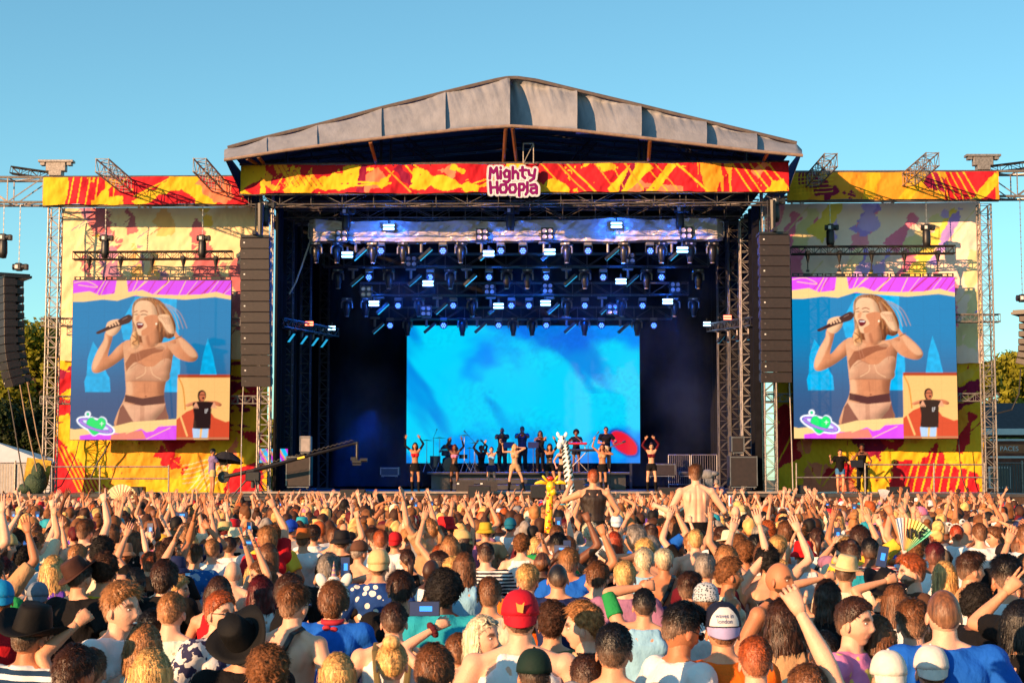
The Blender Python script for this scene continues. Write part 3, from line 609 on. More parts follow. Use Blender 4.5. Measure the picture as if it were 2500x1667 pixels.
    p.poly([(558, 930), (540, 830), (590, 745), (700, 710), (790, 690), (860, 672), (890, 690), (870, 722), (780, 745), (650, 815), (600, 900), (575, 940)], SH, False, .85)
    BR = lin((214, 148, 110)); p.poly([(555, 900), (600, 840), (640, 818), (710, 852), (750, 858), (800, 852), (880, 790), (945, 800), (940, 900), (915, 985), (700, 988), (555, 980)], BR, True, form=12)
    p.line([(720, 860), (715, 920), (640, 965)], 6, HL, 1, True); p.line([(765, 860), (790, 930), (860, 970)], 6, HL, 1, True); p.line([(590, 870), (660, 830), (720, 856)], 5, SH, .7, True)
    for a in ((620, 680, 655, 830), (645, 690, 690, 845), (890, 690, 870, 800), (905, 700, 885, 815)): p.line([a[:2], a[2:]], 5, lin((190, 120, 88)))
    p.line([(680, 800), (740, 720)], 16, SH, .25); p.line([(552, 988), (920, 988)], 5, SH, .8); p.line([(715, 1010), (722, 1100)], 10, SH, .35); p.circ(728, 1122, 10, 6, SH)
    DK = lin((92, 48, 44)); p.poly([(530, 1190), (500, 1230), (470, 1385), (640, 1350), (800, 1345), (918, 1335), (905, 1190)], lin((140, 84, 68)))
    p.poly([(520, 1180), (700, 1206), (905, 1186), (885, 1250), (800, 1350), (625, 1350), (585, 1290)], lin((228, 164, 128)), False, form=16); p.line([(700, 1210), (700, 1345)], 40, SH, .3)
    p.poly([(546, 1108), (700, 1140), (892, 1110), (894, 1184), (700, 1204), (540, 1168)], DK, False)
    p.poly([(30, 1398), (100, 1415), (250, 1400), (460, 1385), (600, 1350), (1005, 1322), (1005, 1520), (30, 1520)], PE)
    p.poly([(150, 1470), (330, 1445), (560, 1450), (700, 1400), (860, 1378), (1005, 1380), (1005, 1520), (150, 1520)], MGs); p.poly([(430, 1460), (700, 1420), (740, 1500), (420, 1515)], lin((236, 130, 110))); p.poly([(680, 1400), (860, 1378), (800, 1430), (740, 1440)], PE); p.line([(560, 1450), (720, 1395), (1005, 1375)], 8, PE); p.line([(740, 1500), (950, 1400)], 7, PE)
    for k in range(5): p.line([(700+k*14, 1000), (705+k*10, 1090)], 10, SH, .10)
    p.poly([(560, 700), (640, 660), (700, 690), (620, 740)], HL, True, .35); p.poly([(800, 660), (880, 655), (900, 700), (820, 700)], HL, True, .3); p.poly([(560, 1000), (600, 1000), (610, 1100), (565, 1100)], HL, True, .5); p.poly([(830, 1000), (890, 1010), (885, 1100), (840, 1100)], SH, True, .4)
    # planet heart emblem
    WH, GR, VI, BL = lin((250, 250, 255)), lin((20, 226, 108)), lin((186, 130, 224)), lin((52, 92, 190))
    heart = spline([(296, 1338), (330, 1312), (368, 1328), (378, 1368), (350, 1415), (282, 1462), (232, 1420), (210, 1365), (226, 1322), (262, 1312)])
    big = [(296+(x-296)*1.16, 1385+(y-1385)*1.16) for x, y in heart]
    p.circ(290, 1382, 180, 66, WH, 1, .32); p.poly(big, WH); p.circ(218, 1280, 27, 27, WH)
    p.circ(290, 1382, 164, 50, BL, 1, .32); p.circ(290, 1382, 156, 44, VI, 1, .32); p.circ(290, 1378, 124, 27, BL, 1, .32); p.circ(290, 1376, 120, 23, lin((225, 232, 245)), 1, .32)
    p.poly([(296+(x-296)*1.05, 1385+(y-1385)*1.05) for x, y in heart], BL); p.poly(heart, GR)
    p.line(spline([(150, 1345), (220, 1390), (300, 1420), (400, 1440)], False), 26, BL); p.line(spline([(150, 1345), (220, 1390), (300, 1420), (400, 1440)], False), 17, VI)
    p.circ(218, 1280, 14, 14, BL); p.circ(218, 1280, 11, 11, GR); p.line([(343, 1348), (343, 1382)], 5, WH); p.line([(327, 1365), (359, 1365)], 5, WH)
    # inset of the sign interpreter
    OA, OB = lin((250, 190, 112)), lin((214, 74, 40)); p.poly([(1008, 930), (1480, 930), (1480, 1520), (1004, 1520)], OA)
    p.poly([(1008, 930), (1480, 930), (1480, 956), (1008, 956)], lin((176, 58, 18))); p.poly([(1004, 1330), (1090, 1260), (1160, 1230), (1160, 1520), (1004, 1520)], OB); p.poly([(1290, 1240), (1340, 1310), (1440, 1350), (1480, 1340), (1480, 1520), (1290, 1520)], OB)
    p.line([(1020, 960), (1060, 1060), (1080, 1240)], 12, lin((222, 140, 50)), 1, True); p.line([(1040, 1300), (1100, 1470)], 16, OA); p.poly([(1004, 1486), (1480, 1486), (1480, 1500), (1004, 1500)], lin((190, 130, 90)))
    BK = lin((40, 16, 14)); p.poly([(1190, 1130), (1195, 1085), (1228, 1066), (1258, 1088), (1262, 1130), (1240, 1165), (1205, 1165)], BK, True); p.circ(1230, 1122, 27, 42, lin((206, 110, 70))); p.circ(1238, 1138, 9, 10, BK); p.line([(1208, 1108), (1255, 1108)], 6, BK)
    p.poly([(1085, 1195), (1150, 1170), (1190, 1165), (1270, 1165), (1350, 1165), (1402, 1192), (1385, 1212), (1330, 1200), (1200, 1200), (1140, 1205), (1095, 1215)], lin((216, 120, 76)), True, form=5)
    p.poly([(1145, 1180), (1205, 1165), (1260, 1165), (1330, 1175), (1312, 1230), (1305, 1410), (1150, 1410), (1160, 1300), (1150, 1230)], BK)
    for cx in (1175, 1335):
        for k in range(4): p.line([(cx, 1180), (cx-24+k*15, 1225)], 9, lin((235, 160, 120)))
    p.poly([(1145, 1405), (1215, 1410), (1210, 1488), (1155, 1488)], lin((180, 205, 235))); p.poly([(1235, 1410), (1290, 1408), (1280, 1488), (1228, 1488)], lin((180, 205, 235)))
    WHh = lin((235, 225, 220)); p.line([(1258, 1235), (1258, 1268), (1268, 1268)], 4, WHh); p.line([(1272, 1262), (1272, 1234), (1282, 1234)], 4, WHh); p.line([(1271, 1248), (1280, 1248)], 4, WHh)
    return p.down(3)
SP = screen_pic()
def big_screen(x0, x1, y0, y1, Y, label, tone=1.0):
    a, b = PX(x0, Y, (y0+y1)/2), PX(x1, Y, (y0+y1)/2); zt, zb = PZ(y0, Y), PZ(y1, Y); cx = (a+b)/2
    e = empty('video_screen', (cx, Y, zb), label, 'video screen')
    h, w_, _ = SP.shape; U, W_ = np.meshgrid(np.linspace(-(b-a)/2, (b-a)/2, w_), np.linspace(zt-zb, 0, h))
    V = np.stack([U, np.zeros_like(U), W_], -1).reshape(-1, 3)
    # faint module grid of the LED panels
    k = np.ones((h, w_)); 
    for i in range(1, 10): k[:, int(i*w_/10)] = .93; k[int(i*h/10), :] = .95
    px_ = (SP*tone*k[..., None]*(.96+.08*rng.random((h, w_, 1)))).reshape(-1, 3)
    obj('display', newmesh('display', V, grid_faces(w_-1, h-1)[:, ::-1].copy(), px_), LED, e)
    MB().box((0, .07, (zt-zb)/2), (b-a+.03, .12, zt-zb+.03), bev=.01).build('cabinet', BLK, e)
    for i in range(5):
        wv = (b-a)/5; mb = MB(); c0 = -(b-a)/2+wv*(i+.5); z0 = zt-zb+.09
        mb.box((c0, .05, z0-.05), (wv-.05, .06, .03)); mb.box((c0, .05, z0+.05), (wv-.05, .06, .025)); 
        for t in (-.47, -.3, -.12, .12, .3, .47): mb.box((c0+wv*t*.98, .05, z0), (.05, .055, .09))
        mb.box((c0, .05, z0), (.35, .05, .09)); mb.build('hanging_bar', BLK, e)
    return e
big_screen(175, 562, 685, 1073, 61.0, 'large left screen showing a singer holding a microphone, against the peach backdrop')
big_screen(1936, 2335, 677, 1070, 61.0, 'large right screen showing a singer holding a microphone, beside the right speaker column', 1.12)
def hoist(p, label, top=None, group=None, sz=1.0, bag=True):
    e = empty('chain_hoist', p, label, 'chain hoist', group)
    mb = MB(); mb.tube((-.2*sz, 0, 0), (.2*sz, 0, 0), .11*sz, n=10); mb.box((0, 0, 0), (.22*sz, .26*sz, .26*sz), bev=.03); mb.box((.25*sz, 0, .0), (.12*sz, .2*sz, .2*sz), bev=.02); mb.build('motor', BLK, e)
    MB().box((-.05*sz, -.135*sz, 0), (.1*sz, .01, .12*sz)).build('badge', WHITE, e)
    if bag: MB().lathe([(.1, 0), (.15, -.1), (.16, -.5), (.12, -.68), (.04, -.7)], (0, .02, -.05), 10).build('chain_bag', BLK, e, smooth=True)
    if top:
        mb = MB(); n = int((top-p[2])/.1)
        for i in range(n): mb.box((0, 0, .13+i*.1+.05), (.035 if i % 2 else .015, .015 if i % 2 else .035, .085))
        mb.build('chain', CHAIN, e)
    return e
for (x0, x1, y, Y, pts, hs, side, ytop) in ((180, 568, 624, 61.0, (218, 295, 372, 448, 527), (257, 494), 'left', 500), (1932, 2330, 611, 61.0, (1972, 2049, 2128, 2208, 2289), (2027, 2262), 'right', 488)):
    truss_obj(P(x0, y+1, Y), P(x1, y-1, Y), 'black rigging truss holding up the %s screen' % side, .3, .28, BTR, 'rigging_truss', bay=.28, rl=.014)
    for i, x in enumerate(pts):
        a = P(x, y+9, Y-.02); b = P(x, 676 if side == 'left' else 668, Y-.02); mb = MB(); mb.lathe([(.05, 0), (.12, .05), (.02, -.35)][::-1], a-b, 8); mb.tube((0, 0, .1), a-b, .022, n=5); mb.box((0, 0, .1), (.12, .04, .08)); mb.box(((a-b).x, 0, (a-b).z+.05), (.12, .4, .12))
        tag(mb.build('hanging_chain', BLK, loc=b), 'black chain with a strap holding the %s screen, %s of five from the left' % (side, ['first', 'second', 'third', 'fourth', 'fifth'][i]), 'chain', 'chains holding the %s screen' % side)
    for i, x in enumerate(hs):
        hoist(P(x, 582 if side == 'left' else 556, 60.9), 'black chain hoist above the %s screen truss, the %s one' % (side, 'left' if i == 0 else 'right'), PZ(ytop, 60.9), 'hoists above the screens')

# ------------------------------------------------------------------ the logo board on the front banner
def logo():
    G = [ # strokes in a 134 x 78 board, y down
      # Mighty
      [(8, 34), (10, 8), (17, 20), (25, 7), (28, 34)], [(35, 16), (35, 34)], [(35, 7), (35.2, 8)],
      [(56, 17), (49, 13), (43, 20), (46, 30), (55, 30), (57, 16), (57, 38), (52, 43), (43, 41)],
      [(65, 6), (65, 34)], [(65, 22), (72, 16), (78, 22), (78, 34)], [(89, 6), (89, 28), (95, 33)], [(83, 14), (98, 13)],
      [(104, 14), (106, 25), (113, 27)], [(120, 12), (117, 34), (108, 40)],
      # Hoopla
      [(9, 43), (11, 70)], [(26, 43), (27, 70)], [(10, 57), (26, 56)],
      [(36, 50), (48, 49), (50, 60), (47, 69), (36, 69), (33, 59), (36, 50)], [(59, 50), (70, 49), (73, 60), (69, 69), (59, 69), (56, 59), (59, 50)],
      [(81, 77), (81, 48), (91, 48), (94, 55), (90, 63), (82, 63)], [(101, 44), (101, 68), (97, 74)],
      [(109, 51), (120, 49), (124, 55), (124, 71)], [(123, 58), (111, 59), (109, 66), (114, 71), (123, 68)]]
    n, m = 402, 246; p = Pic(0, 0, 134, 82, n, m); X, Y = p.X, p.Y
    mk = lambda w_: np.clip(sum(linemask(X, Y, g, w_) for g in G), 0, 1)
    body = mk(18); p.C[:] = lin((240, 245, 255)); p.put(mk(15.4), lin((70, 20, 60))); p.put(mk(14.2), lin((240, 245, 255))); p.put(mk(7.6), lin((60, 4, 40))); p.put(np.roll(mk(7.0), (-1, -1), (0, 1)), lin((138, 0, 110)))
    return p.C, body
LC, LM = logo()
def cutout(name, C, Mk, w_, h, th, mat, parent=None, loc=None, edge=None):
    n2, n1 = Mk.shape; U, W_ = np.meshgrid(np.linspace(-w_/2, w_/2, n1), np.linspace(h, 0, n2)); V = np.stack([U, 0*U, W_], -1).reshape(-1, 3)
    F_ = grid_faces(n1-1, n2-1)[:, ::-1]; keep = Mk.reshape(-1)[F_].min(1) > .5; F_ = F_[keep]
    ed = {}
    for f in F_:
        for i in range(4): a, b = int(f[i]), int(f[(i+1) % 4]); ed[a, b] = 1
    bd = [(a, b) for (a, b) in ed if (b, a) not in ed]; N = len(V); V2 = np.concatenate([V, V+np.array([0, th, 0])])
    Fs = np.concatenate([F_, F_[:, ::-1]+N, np.array([(b, a, a+N, b+N) for a, b in bd])]); C2 = np.concatenate([C.reshape(-1, 3)]*2)
    return obj(name, newmesh(name, V2, Fs, C2*.62), mat, parent, loc)
lb_ = cutout('logo_sign', LC, LM, 134/4000*56.6, 82/4000*56.6, .05, CLOTH, loc=P(1254, 483, 56.6))
tag(lb_, 'purple and white cut-out sign reading Mighty Hoopla on the front banner', 'sign')
MB().box((0, .1, .5), (1.2, .06, .1)).build('bracket', STEEL, lb_)

# ------------------------------------------------------------------ line arrays
def array(x, yt, yb, Y, n, w_, label, lean=0.0, curve=0.0, side=1, depth=.8, rot=0):
    p = P(x, yt, Y); e = empty('line_array', p, label, 'speaker array'); e.rotation_euler = (0, 0, rot)
    H = PZ(yt, Y)-PZ(yb, Y); h = H/n; z = 0; y = 0
    MB().box((0, .3, .07), (w_*.98, .9, .08)).box((0, .2, .16), (.12, 1.2, .12)).build('flying_frame', BLK, e)
    for i in range(n):
        t = R(curve*max(0, i-n*.45)/(n*.55)); mb = MB(); mb.box((0, 0, 0), (w_, depth*.5, h*.97), bev=.012); mb.box((0, depth*.42, 0), (w_*.9, depth*.4, h*.8), bev=.02)
        mb.box((w_*.5, .05, 0), (.03, depth*.5, h*.6)); mb.box((-w_*.5, .05, 0), (.03, depth*.5, h*.6)); mb.box((-w_*.36, -depth*.253, .02), (.05, .004, .05), mi=1)
        mb.box((0, -depth*.251, h*.44), (w_*.96, .006, .012), mi=2)
        mb.build('cabinet', [SPK, WHITE if i % 3 == 0 else STEEL, BLK], e, loc=(lean*i/n, y, z-h/2), rot=(t, 0, 0))
        z -= h*math.cos(t); y += h*math.sin(t)
    return e
array(624, 583, 944, 56.0, 14, 1.0, 'tall hanging black speaker column left of the stage opening', .1, 6)
array(1889, 575, 934, 56.0, 14, 1.04, 'tall hanging black speaker column right of the stage opening', .02, 5)
array(14, 682, 945, 55.0, 13, 1.0, 'black hanging speaker array at the left edge of the photo, curving inward', .5, 20, rot=R(-58))
array(2532, 770, 900, 55.0, 7, 1.0, 'black hanging speaker array cut off by the right edge of the photo', -.4, 20, rot=R(58))
hoist(P(46, 652, 55), 'black chain hoist over the speaker array at the left edge of the photo', PZ(505, 55), bag=False)
hoist(P(8, 580, 58), 'black chain hoist with its long bag at the far left edge', PZ(505, 58))
hoist(P(2496, 728, 55), 'black chain hoist at the right edge of the photo', PZ(490, 55), bag=False)
hoist(P(648, 502, 57.3), 'chain hoist above the left hanging speaker column, under the roof corner', sz=1.1)
hoist(P(1893, 492, 57.3), 'chain hoist above the right hanging speaker column, under the roof corner', sz=1.1)
for x, y, Y in ((636, 538, 57), (1886, 530, 57)):
    q = P(x, y, Y); mb = MB(); mb.tube((0, 0, -.7), (0, 0, .6), .09, .12, 8); mb.tube((-.16, 0, -.7), (-.16, 0, .6), .03, n=5)
    tag(mb.build('chain_bag', BLK, loc=q), 'long dark chain bag hanging over the %s speaker column' % ('left' if x < 1000 else 'right'), 'chain bag')
for pts, lb in (([(20, 950), (35, 1040), (60, 1190)], 'black cable hanging from the left edge speaker array to the deck'), ([(48, 935), (62, 1020), (90, 1150)], 'slack tan rope below the left edge speaker array'), ([(66, 930), (90, 1060), (112, 1150)], 'taut rope from the left edge speaker array to the tower'), ([(56, 680), (55, 800), (62, 925)], 'black cable running down beside the left edge speaker array'), ([(2492, 900), (2488, 960), (2470, 1000), (2430, 1010)], 'black cable sagging from the right edge speaker array')):
    q = P(*pts[0], 56.5); tag(MB().path([P(x, y, 56.5)-q for x, y in pts], .025, 5).build('cable', RUBBER if 'rope' not in lb else M('rope', (.3, .2, .12), .9), loc=q), lb, 'cable' if 'rope' not in lb else 'rope')
# ------------------------------------------------------------------ people
SKINM = M('skin', rough=.5, var=.13, scale=6, objcol=True, attr=True, spec=.4, bump=.002, bscale=120)
HAIRM = M('hair', rough=.42, var=.6, scale=34, objcol=True, attr=True, stretch=(1.8, 1.8, .3), bump=.004, bscale=90, spec=.5)
CURLM = M('curly_hair', rough=.6, var=.6, scale=45, objcol=True, attr=True, bump=.008, bscale=70, spec=.25)
CLM = M('garment', rough=.85, var=.10, scale=7, objcol=True, bump=.035, bscale=9, spec=.15, stretch=(1, 1, .6))
STRM = {}
def pattern_mat(kind, c1, c2, sc=30):
    k = 'garment_%s_%d' % (kind, len(STRM)); m = M(k, c1, rough=.85, var=.06, scale=6, bump=.01, bscale=14, spec=.15); STRM[k] = m
    n = m.node_tree; b = n.nodes['Principled BSDF']; L = n.links.new; tc = n.nodes.new('ShaderNodeTexCoord')
    if kind == 'stripes':
        t = n.nodes.new('ShaderNodeTexWave'); t.bands_direction = 'Z'; t.inputs['Scale'].default_value = sc; t.inputs['Distortion'].default_value = .8; out = t.outputs['Fac']; th = .5
    elif kind == 'print': t = n.nodes.new('ShaderNodeTexVoronoi'); t.inputs['Scale'].default_value = sc; out = t.outputs['Distance']; th = .38
    else: t = n.nodes.new('ShaderNodeTexNoise'); t.inputs['Scale'].default_value = sc; t.inputs['Detail'].default_value = 3; out = t.outputs[0]; th = .52
    L(tc.outputs['Object'], t.inputs['Vector']); r = n.nodes.new('ShaderNodeMath'); r.operation = 'GREATER_THAN'; r.inputs[1].default_value = th; L(out, r.inputs[0])
    x = n.nodes.new('ShaderNodeMix'); x.data_type = 'RGBA'; L(r.outputs[0], x.inputs[0]); x.inputs[6].default_value = (*c1, 1); x.inputs[7].default_value = (*c2, 1); L(x.outputs[2], b.inputs['Base Color']); return m

def arr(mb):
    V = np.array([tuple(v) for v in mb.V], float); T = []
    for f in mb.F:
        for i in range(1, len(f)-1): T.append((f[0], f[i], f[i+1]))
    return V, np.array(T, dtype=np.int64).reshape(-1, 3)
def remesh(mb, vox, it=3, ratio=None):
    me = mb.mesh(); o = bpy.data.objects.new('tmp', me); COL.objects.link(o)
    m = o.modifiers.new('r', 'REMESH'); m.mode = 'VOXEL'; m.voxel_size = vox
    if it: s_ = o.modifiers.new('s', 'SMOOTH'); s_.iterations = it; s_.factor = .5
    if ratio: d = o.modifiers.new('d', 'DECIMATE'); d.ratio = ratio
    dg = bpy.context.evaluated_depsgraph_get(); dg.update(); ev = o.evaluated_get(dg); m2 = ev.to_mesh(); m2.calc_loop_triangles()
    V = np.empty(len(m2.vertices)*3); m2.vertices.foreach_get('co', V); T = np.empty(len(m2.loop_triangles)*3, dtype=np.int32); m2.loop_triangles.foreach_get('vertices', T)
    ev.to_mesh_clear(); bpy.data.objects.remove(o); bpy.data.meshes.remove(me)
    return V.reshape(-1, 3), T.reshape(-1, 3).astype(np.int64)
def cat_(parts):
    V = []; T = []; b = 0
    for v, t in parts: V.append(v); T.append(t+b); b += len(v)
    return np.concatenate(V), np.concatenate(T)

def headpos(d):                                   # unit directions -> surface of the head, face towards +Y
    x, y, z = d[..., 0], d[..., 1], d[..., 2]
    lo = np.clip(-z, 0, 1); X = .077*x*(1-.38*lo**1.6); Y = np.where(y > 0, .093*y*(1-.10*lo), .103*y*(1-.35*lo**1.5)); Z = .118*z+np.where(y > 0, -.012*lo*y, 0)
    ax = np.abs(X); f = (y > 0)
    g = lambda cx, cz, sx, sz: np.exp(-((ax-cx)/sx)**2-((Z-cz)/sz)**2)*f
    Y = Y+.021*g(0, -.030, .012, .014)+.011*g(0, -.008, .009, .022)+.006*g(.022, .024, .022, .008)-.010*g(.032, .005, .016, .012)+.006*g(0, -.062, .022, .012)-.005*g(0, -.080, .03, .006)+.008*g(0, -.100, .022, .016)+.004*g(.045, -.022, .02, .02)
    return np.stack([X, Y, Z], -1)
def dirs(nu, nv):
    j = np.linspace(0, math.pi, nv+1)[:, None]; i = (np.arange(nu)/nu*2*math.pi)[None, :]
    return np.stack([np.sin(j)*np.sin(i), np.sin(j)*np.cos(i), np.cos(j)+0*i], -1)
def sph_tris(nu, nv):
    T = []
    for j in range(nv):
        for i in range(nu):
            a, b = j*nu+i, j*nu+(i+1) % nu; c, d = a+nu, b+nu; T += [(a, c, d), (a, d, b)]
    return np.array(T, dtype=np.int64)
def head_mesh(hi=True, stubble=0, mouth=0):
    nu, nv = (44, 34) if hi else (14, 10)
    d = dirs(nu, nv); p = headpos(d).reshape(-1, 3); T = sph_tris(nu, nv); C = np.zeros((len(p), 4))
    ax = np.abs(p[:, 0]); f = p[:, 1] > .03
    lip = f & (((p[:, 0]/.024)**2+((p[:, 2]+.063)/.009)**2) < 1); C[lip] = (.32, .06, .05, .75)
    br = f & (np.abs(ax-.034) < .019) & (np.abs(p[:, 2]-.027+.15*np.abs(ax-.03)) < .0068); C[br] = (.035, .018, .010, .92); ey = f & (np.abs(ax-.031) < .017) & (np.abs(p[:, 2]-.007) < .010) & ~br; C[ey] = (.16, .07, .04, .45); ns = f & (ax < .014) & (np.abs(p[:, 2]+.043) < .004); C[ns] = (.18, .06, .04, .6)  # eye sockets and the strip under the nose darkened as painted shade
    if stubble: b = (p[:, 1] > -.01) & (p[:, 2] < -.045-.02*(p[:, 1] > .07)*0) & ~lip & ((p[:, 2] < -.075) | (ax > .028) | (p[:, 2] > -.056)); C[b & (p[:, 2] < -.045)] = (.045, .025, .015, stubble)
    parts = [(p, T)]; cs = [C]
    mb = MB()
    for s_ in (-1, 1): mb.ell((s_*.078, -.006, -.012), (.009, .019, .032), 8, 6, rot=(0, s_*-.15, s_*-.35))
    v, t = arr(mb); parts.append((v, t)); c = np.zeros((len(v), 4)); c[:] = (.42, .10, .06, .25); cs.append(c)
    if hi:
        for s_ in (-1, 1):
            mb = MB(); mb.ell((s_*.031, .0735, .006), (.0115, .008, .0055), 10, 8); v, t = arr(mb); parts.append((v, t)); c = np.ones((len(v), 4))*.75; c[:, 3] = 1
            q = (v[:, 0]-s_*.031)**2+(v[:, 2]-.006)**2 < .0048**2; c[q, :3] = (.02, .014, .01); cs.append(c)
        if mouth:
            mb = MB(); mb.ell((0, .0885, -.068), (.017, .008, .011), 10, 6); v, t = arr(mb); c = np.ones((len(v), 4)); c[:, :3] = (.10, .01, .01); q = v[:, 2] > -.0665; c[q, :3] = (.75, .7, .62); parts.append((v, t)); cs.append(c)
    V, T = cat_(parts); return V, T, np.concatenate(cs)
def hand(mb, W_, d, n, kind='open', s=1.0, side=1):
    d = Vector(d).normalized(); n = Vector(n); n = (n-d*n.dot(d)).normalized(); u = d.cross(n).normalized()*side   # u: towards the thumb
    W_ = Vector(W_); k = lambda a, b, c: W_+d*(a*s)+u*(b*s)+n*(c*s)
    mb.loft([(k(-.01, 0, 0), u*.026*s, n*.020*s), (k(.03, .002, 0), u*.036*s, n*.019*s), (k(.07, .002, .002), u*.041*s, n*.017*s), (k(.095, 0, .002), u*.040*s, n*.013*s)], 10)
    L = [.068, .078, .074, .058]; up = {'open': (0, 0, 0, 0), 'fist': (1, 1, 1, 1), 'point': (0, 1, 1, 1), 'peace': (0, 0, 1, 1), 'relax': (.45, .5, .5, .55), 'grip': (.8, .8, .8, .8), 'rock': (0, 1, 1, 0)}[kind]
    for i in range(4):
        c = up[i]; sp = (1-c)*(.10 if kind != 'peace' else .2)*(1.5-i); b = k(.092-.004*abs(i-1.4), .031-.021*i, .002); a0 = c*1.35; a1 = a0+.25+c*1.35
        d1 = (d*math.cos(a0)+n*math.sin(a0)+u*sp*.6).normalized(); d2 = (d*math.cos(a1)+n*math.sin(a1)+u*sp*.5).normalized(); l = L[i]*s
        m_ = b+d1*l*.55; mb.tube(b, m_, .0098*s, .0088*s, 6); mb.ell(m_, (.0088*s,)*3, 6, 4); mb.tube(m_, m_+d2*l*.5, .0086*s, .0062*s, 6)
    t0 = k(.028, .030, .004); ta = (d*.62+u*.72+n*.25).normalized() if kind in ('open', 'relax') else (d*.75+u*.35+n*.6).normalized()
    m_ = t0+ta*.034*s; mb.tube(t0, m_, .0125*s, .0105*s, 6); mb.tube(m_, m_+(ta+d*.4+n*.25).normalized()*.03*s, .0105*s, .0075*s, 6)

def ik(S_, T_, hint, L1=.295, L2=.265):
    S_ = Vector(S_); T_ = Vector(T_); d = T_-S_; L = d.length
    if L > (L1+L2)*.995: T_ = S_+d*((L1+L2)*.995/L); d = T_-S_; L = d.length
    a = (L1*L1-L2*L2+L*L)/(2*L); h = math.sqrt(max(0, L1*L1-a*a)); hn = Vector(hint); hn = hn-d*(hn.dot(d)/L/L)
    hn = hn.normalized() if hn.length > 1e-4 else d.orthogonal().normalized()
    return S_+d*(a/L)+hn*h, T_
HCZ = 1.625
class Fig:
    """A posed figure 1.75 m tall, feet at z=0, facing +Y."""
    def __init__(s, sex='m', wR=(.25, .04, .93), wL=(-.25, .04, .93), kR='relax', kL='relax', hR=None, hL=None, fat=1.0, legs=None, headyaw=0, headpitch=0, seat=False):
        s.sex = sex; m = sex == 'm'; s.fat = fat; sw = (.195 if m else .17)*(.5+.5*fat); s.sh = {}; s.el = {}; s.wr = {}; s.k = {1: kR, -1: kL}; s.headyaw = headyaw; s.headpitch = headpitch
        for sd_, w_, h_ in ((1, wR, hR), (-1, wL, hL)):
            z = 1.405+(.055 if w_[2] > 1.55 else 0); S_ = Vector((sd_*(sw-(.02 if w_[2] > 1.6 else 0)), 0, z)); s.sh[sd_] = S_
            s.el[sd_], s.wr[sd_] = ik(S_, w_, h_ or ((sd_*.9, -.5, -.6) if w_[2] < 1.55 else (sd_*1, -.2, -.1)))
        hipr = .155 if m else .168; f = fat
        s.rings = [(.86, hipr*f*.92, .11*f, 0), (.93, hipr*f, .12*f, -.005), (1.02, (.148 if m else .138)*f, .105*f, 0), (1.12, (.142 if m else .12)*f, .1*f, 0), (1.22, (.158 if m else .135)*f, .108*f, 0), (1.32, (.178 if m else .15)*(.5+.5*f), .118*(.5+.5*f), -.004), (1.39, (.175 if m else .15)*(.5+.5*f), .105, -.006), (1.43, .125, .08, -.008), (1.46, .085, .066, -.006)]
        s.neck = [(1.44, .066 if m else .054, .064, -.008), (1.50, .060 if m else .048, .060 if m else .05, .0), (1.56, .058 if m else .047, .058 if m else .05, .008), (1.60, .05, .05, .014)]
        L_ = legs or {1: ((.09, 0, .90), (.11, .02, .49), (.12, -.02, .08), (.03, 1)), -1: ((-.09, 0, .90), (-.11, .02, .49), (-.12, -.02, .08), (-.03, 1))}
        s.legs = L_
    def loft(s, mb, rings, g=0, n=16): return mb.loft([(Vector((0, yo, z)), (rx+g, 0, 0), (0, ry+g, 0)) for z, rx, ry, yo in rings], n)
    def arm(s, mb, sd_, g=0, t0=0, t1=2):
        S_, E, W_ = s.sh[sd_], s.el[sd_], s.wr[sd_]; k = 1 if s.sex == 'm' else .82; k *= (.6+.4*s.fat)
        pr = [(0, .055), (.35, .053), (.8, .042), (1, .040), (1.15, .043), (1.35, .041), (1.75, .030), (2, .026)]
        pt = lambda t: S_.lerp(E, t) if t <= 1 else E.lerp(W_, t-1)
        rr = lambda t: np.interp(t, [a for a, b in pr], [b for a, b in pr])*k+g
        ts = [t0]+[t for t, _ in pr if t0 < t < t1]+[t1]
        for a, b in zip(ts[:-1], ts[1:]): mb.tube(pt(a), pt(b), rr(a), rr(b), 12)
        if t0 == 0: mb.ell(S_, (rr(0)*1.12,)*3, 12, 8)
        if t1 >= 1 > t0: mb.ell(E, (rr(1),)*3, 10, 6)
    def leg(s, mb, sd_, g=0, t0=0, t1=2, foot=True):
        H, K, A, ft = s.legs[sd_]; H, K, A = Vector(H), Vector(K), Vector(A)
        pr = [(0, .088), (.4, .078), (.85, .055), (1, .052), (1.2, .053), (1.4, .055), (1.75, .038), (2, .034)]; k = 1.05 if s.sex == 'm' else .96
        pt = lambda t: H.lerp(K, t) if t <= 1 else K.lerp(A, t-1)
        rr = lambda t: np.interp(t, [a for a, b in pr], [b for a, b in pr])*k+g
        ts = [t0]+[t for t, _ in pr if t0 < t < t1]+[t1]
        for a, b in zip(ts[:-1], ts[1:]): mb.tube(pt(a), pt(b), rr(a), rr(b), 12)
        if t0 == 0: mb.ell(H, (rr(0)*1.05,)*3, 12, 8)
        if t0 < 1 < t1: mb.ell(K, (rr(1)*1.02,)*3, 10, 6)
        if foot and t1 >= 2:
            d = Vector((ft[0], ft[1], 0)).normalized(); c = A+Vector((0, 0, -.035)); mb.ell(c, (.04+g, .05+g, .045+g), 10, 6); mb.loft([(c+d*.02+Vector((0, 0, -.005)), Vector((d.y, -d.x, 0))*(.042+g), (0, 0, .036+g)), (c+d*.10+Vector((0, 0, -.018)), Vector((d.y, -d.x, 0))*(.046+g), (0, 0, .024+g)), (c+d*.17+Vector((0, 0, -.024)), Vector((d.y, -d.x, 0))*(.034+g), (0, 0, .016+g))], 10)
    def hc(s): return Vector((0, .022, HCZ))
    def hrot(s): return Euler((R(-s.headpitch), 0, R(-s.headyaw)))
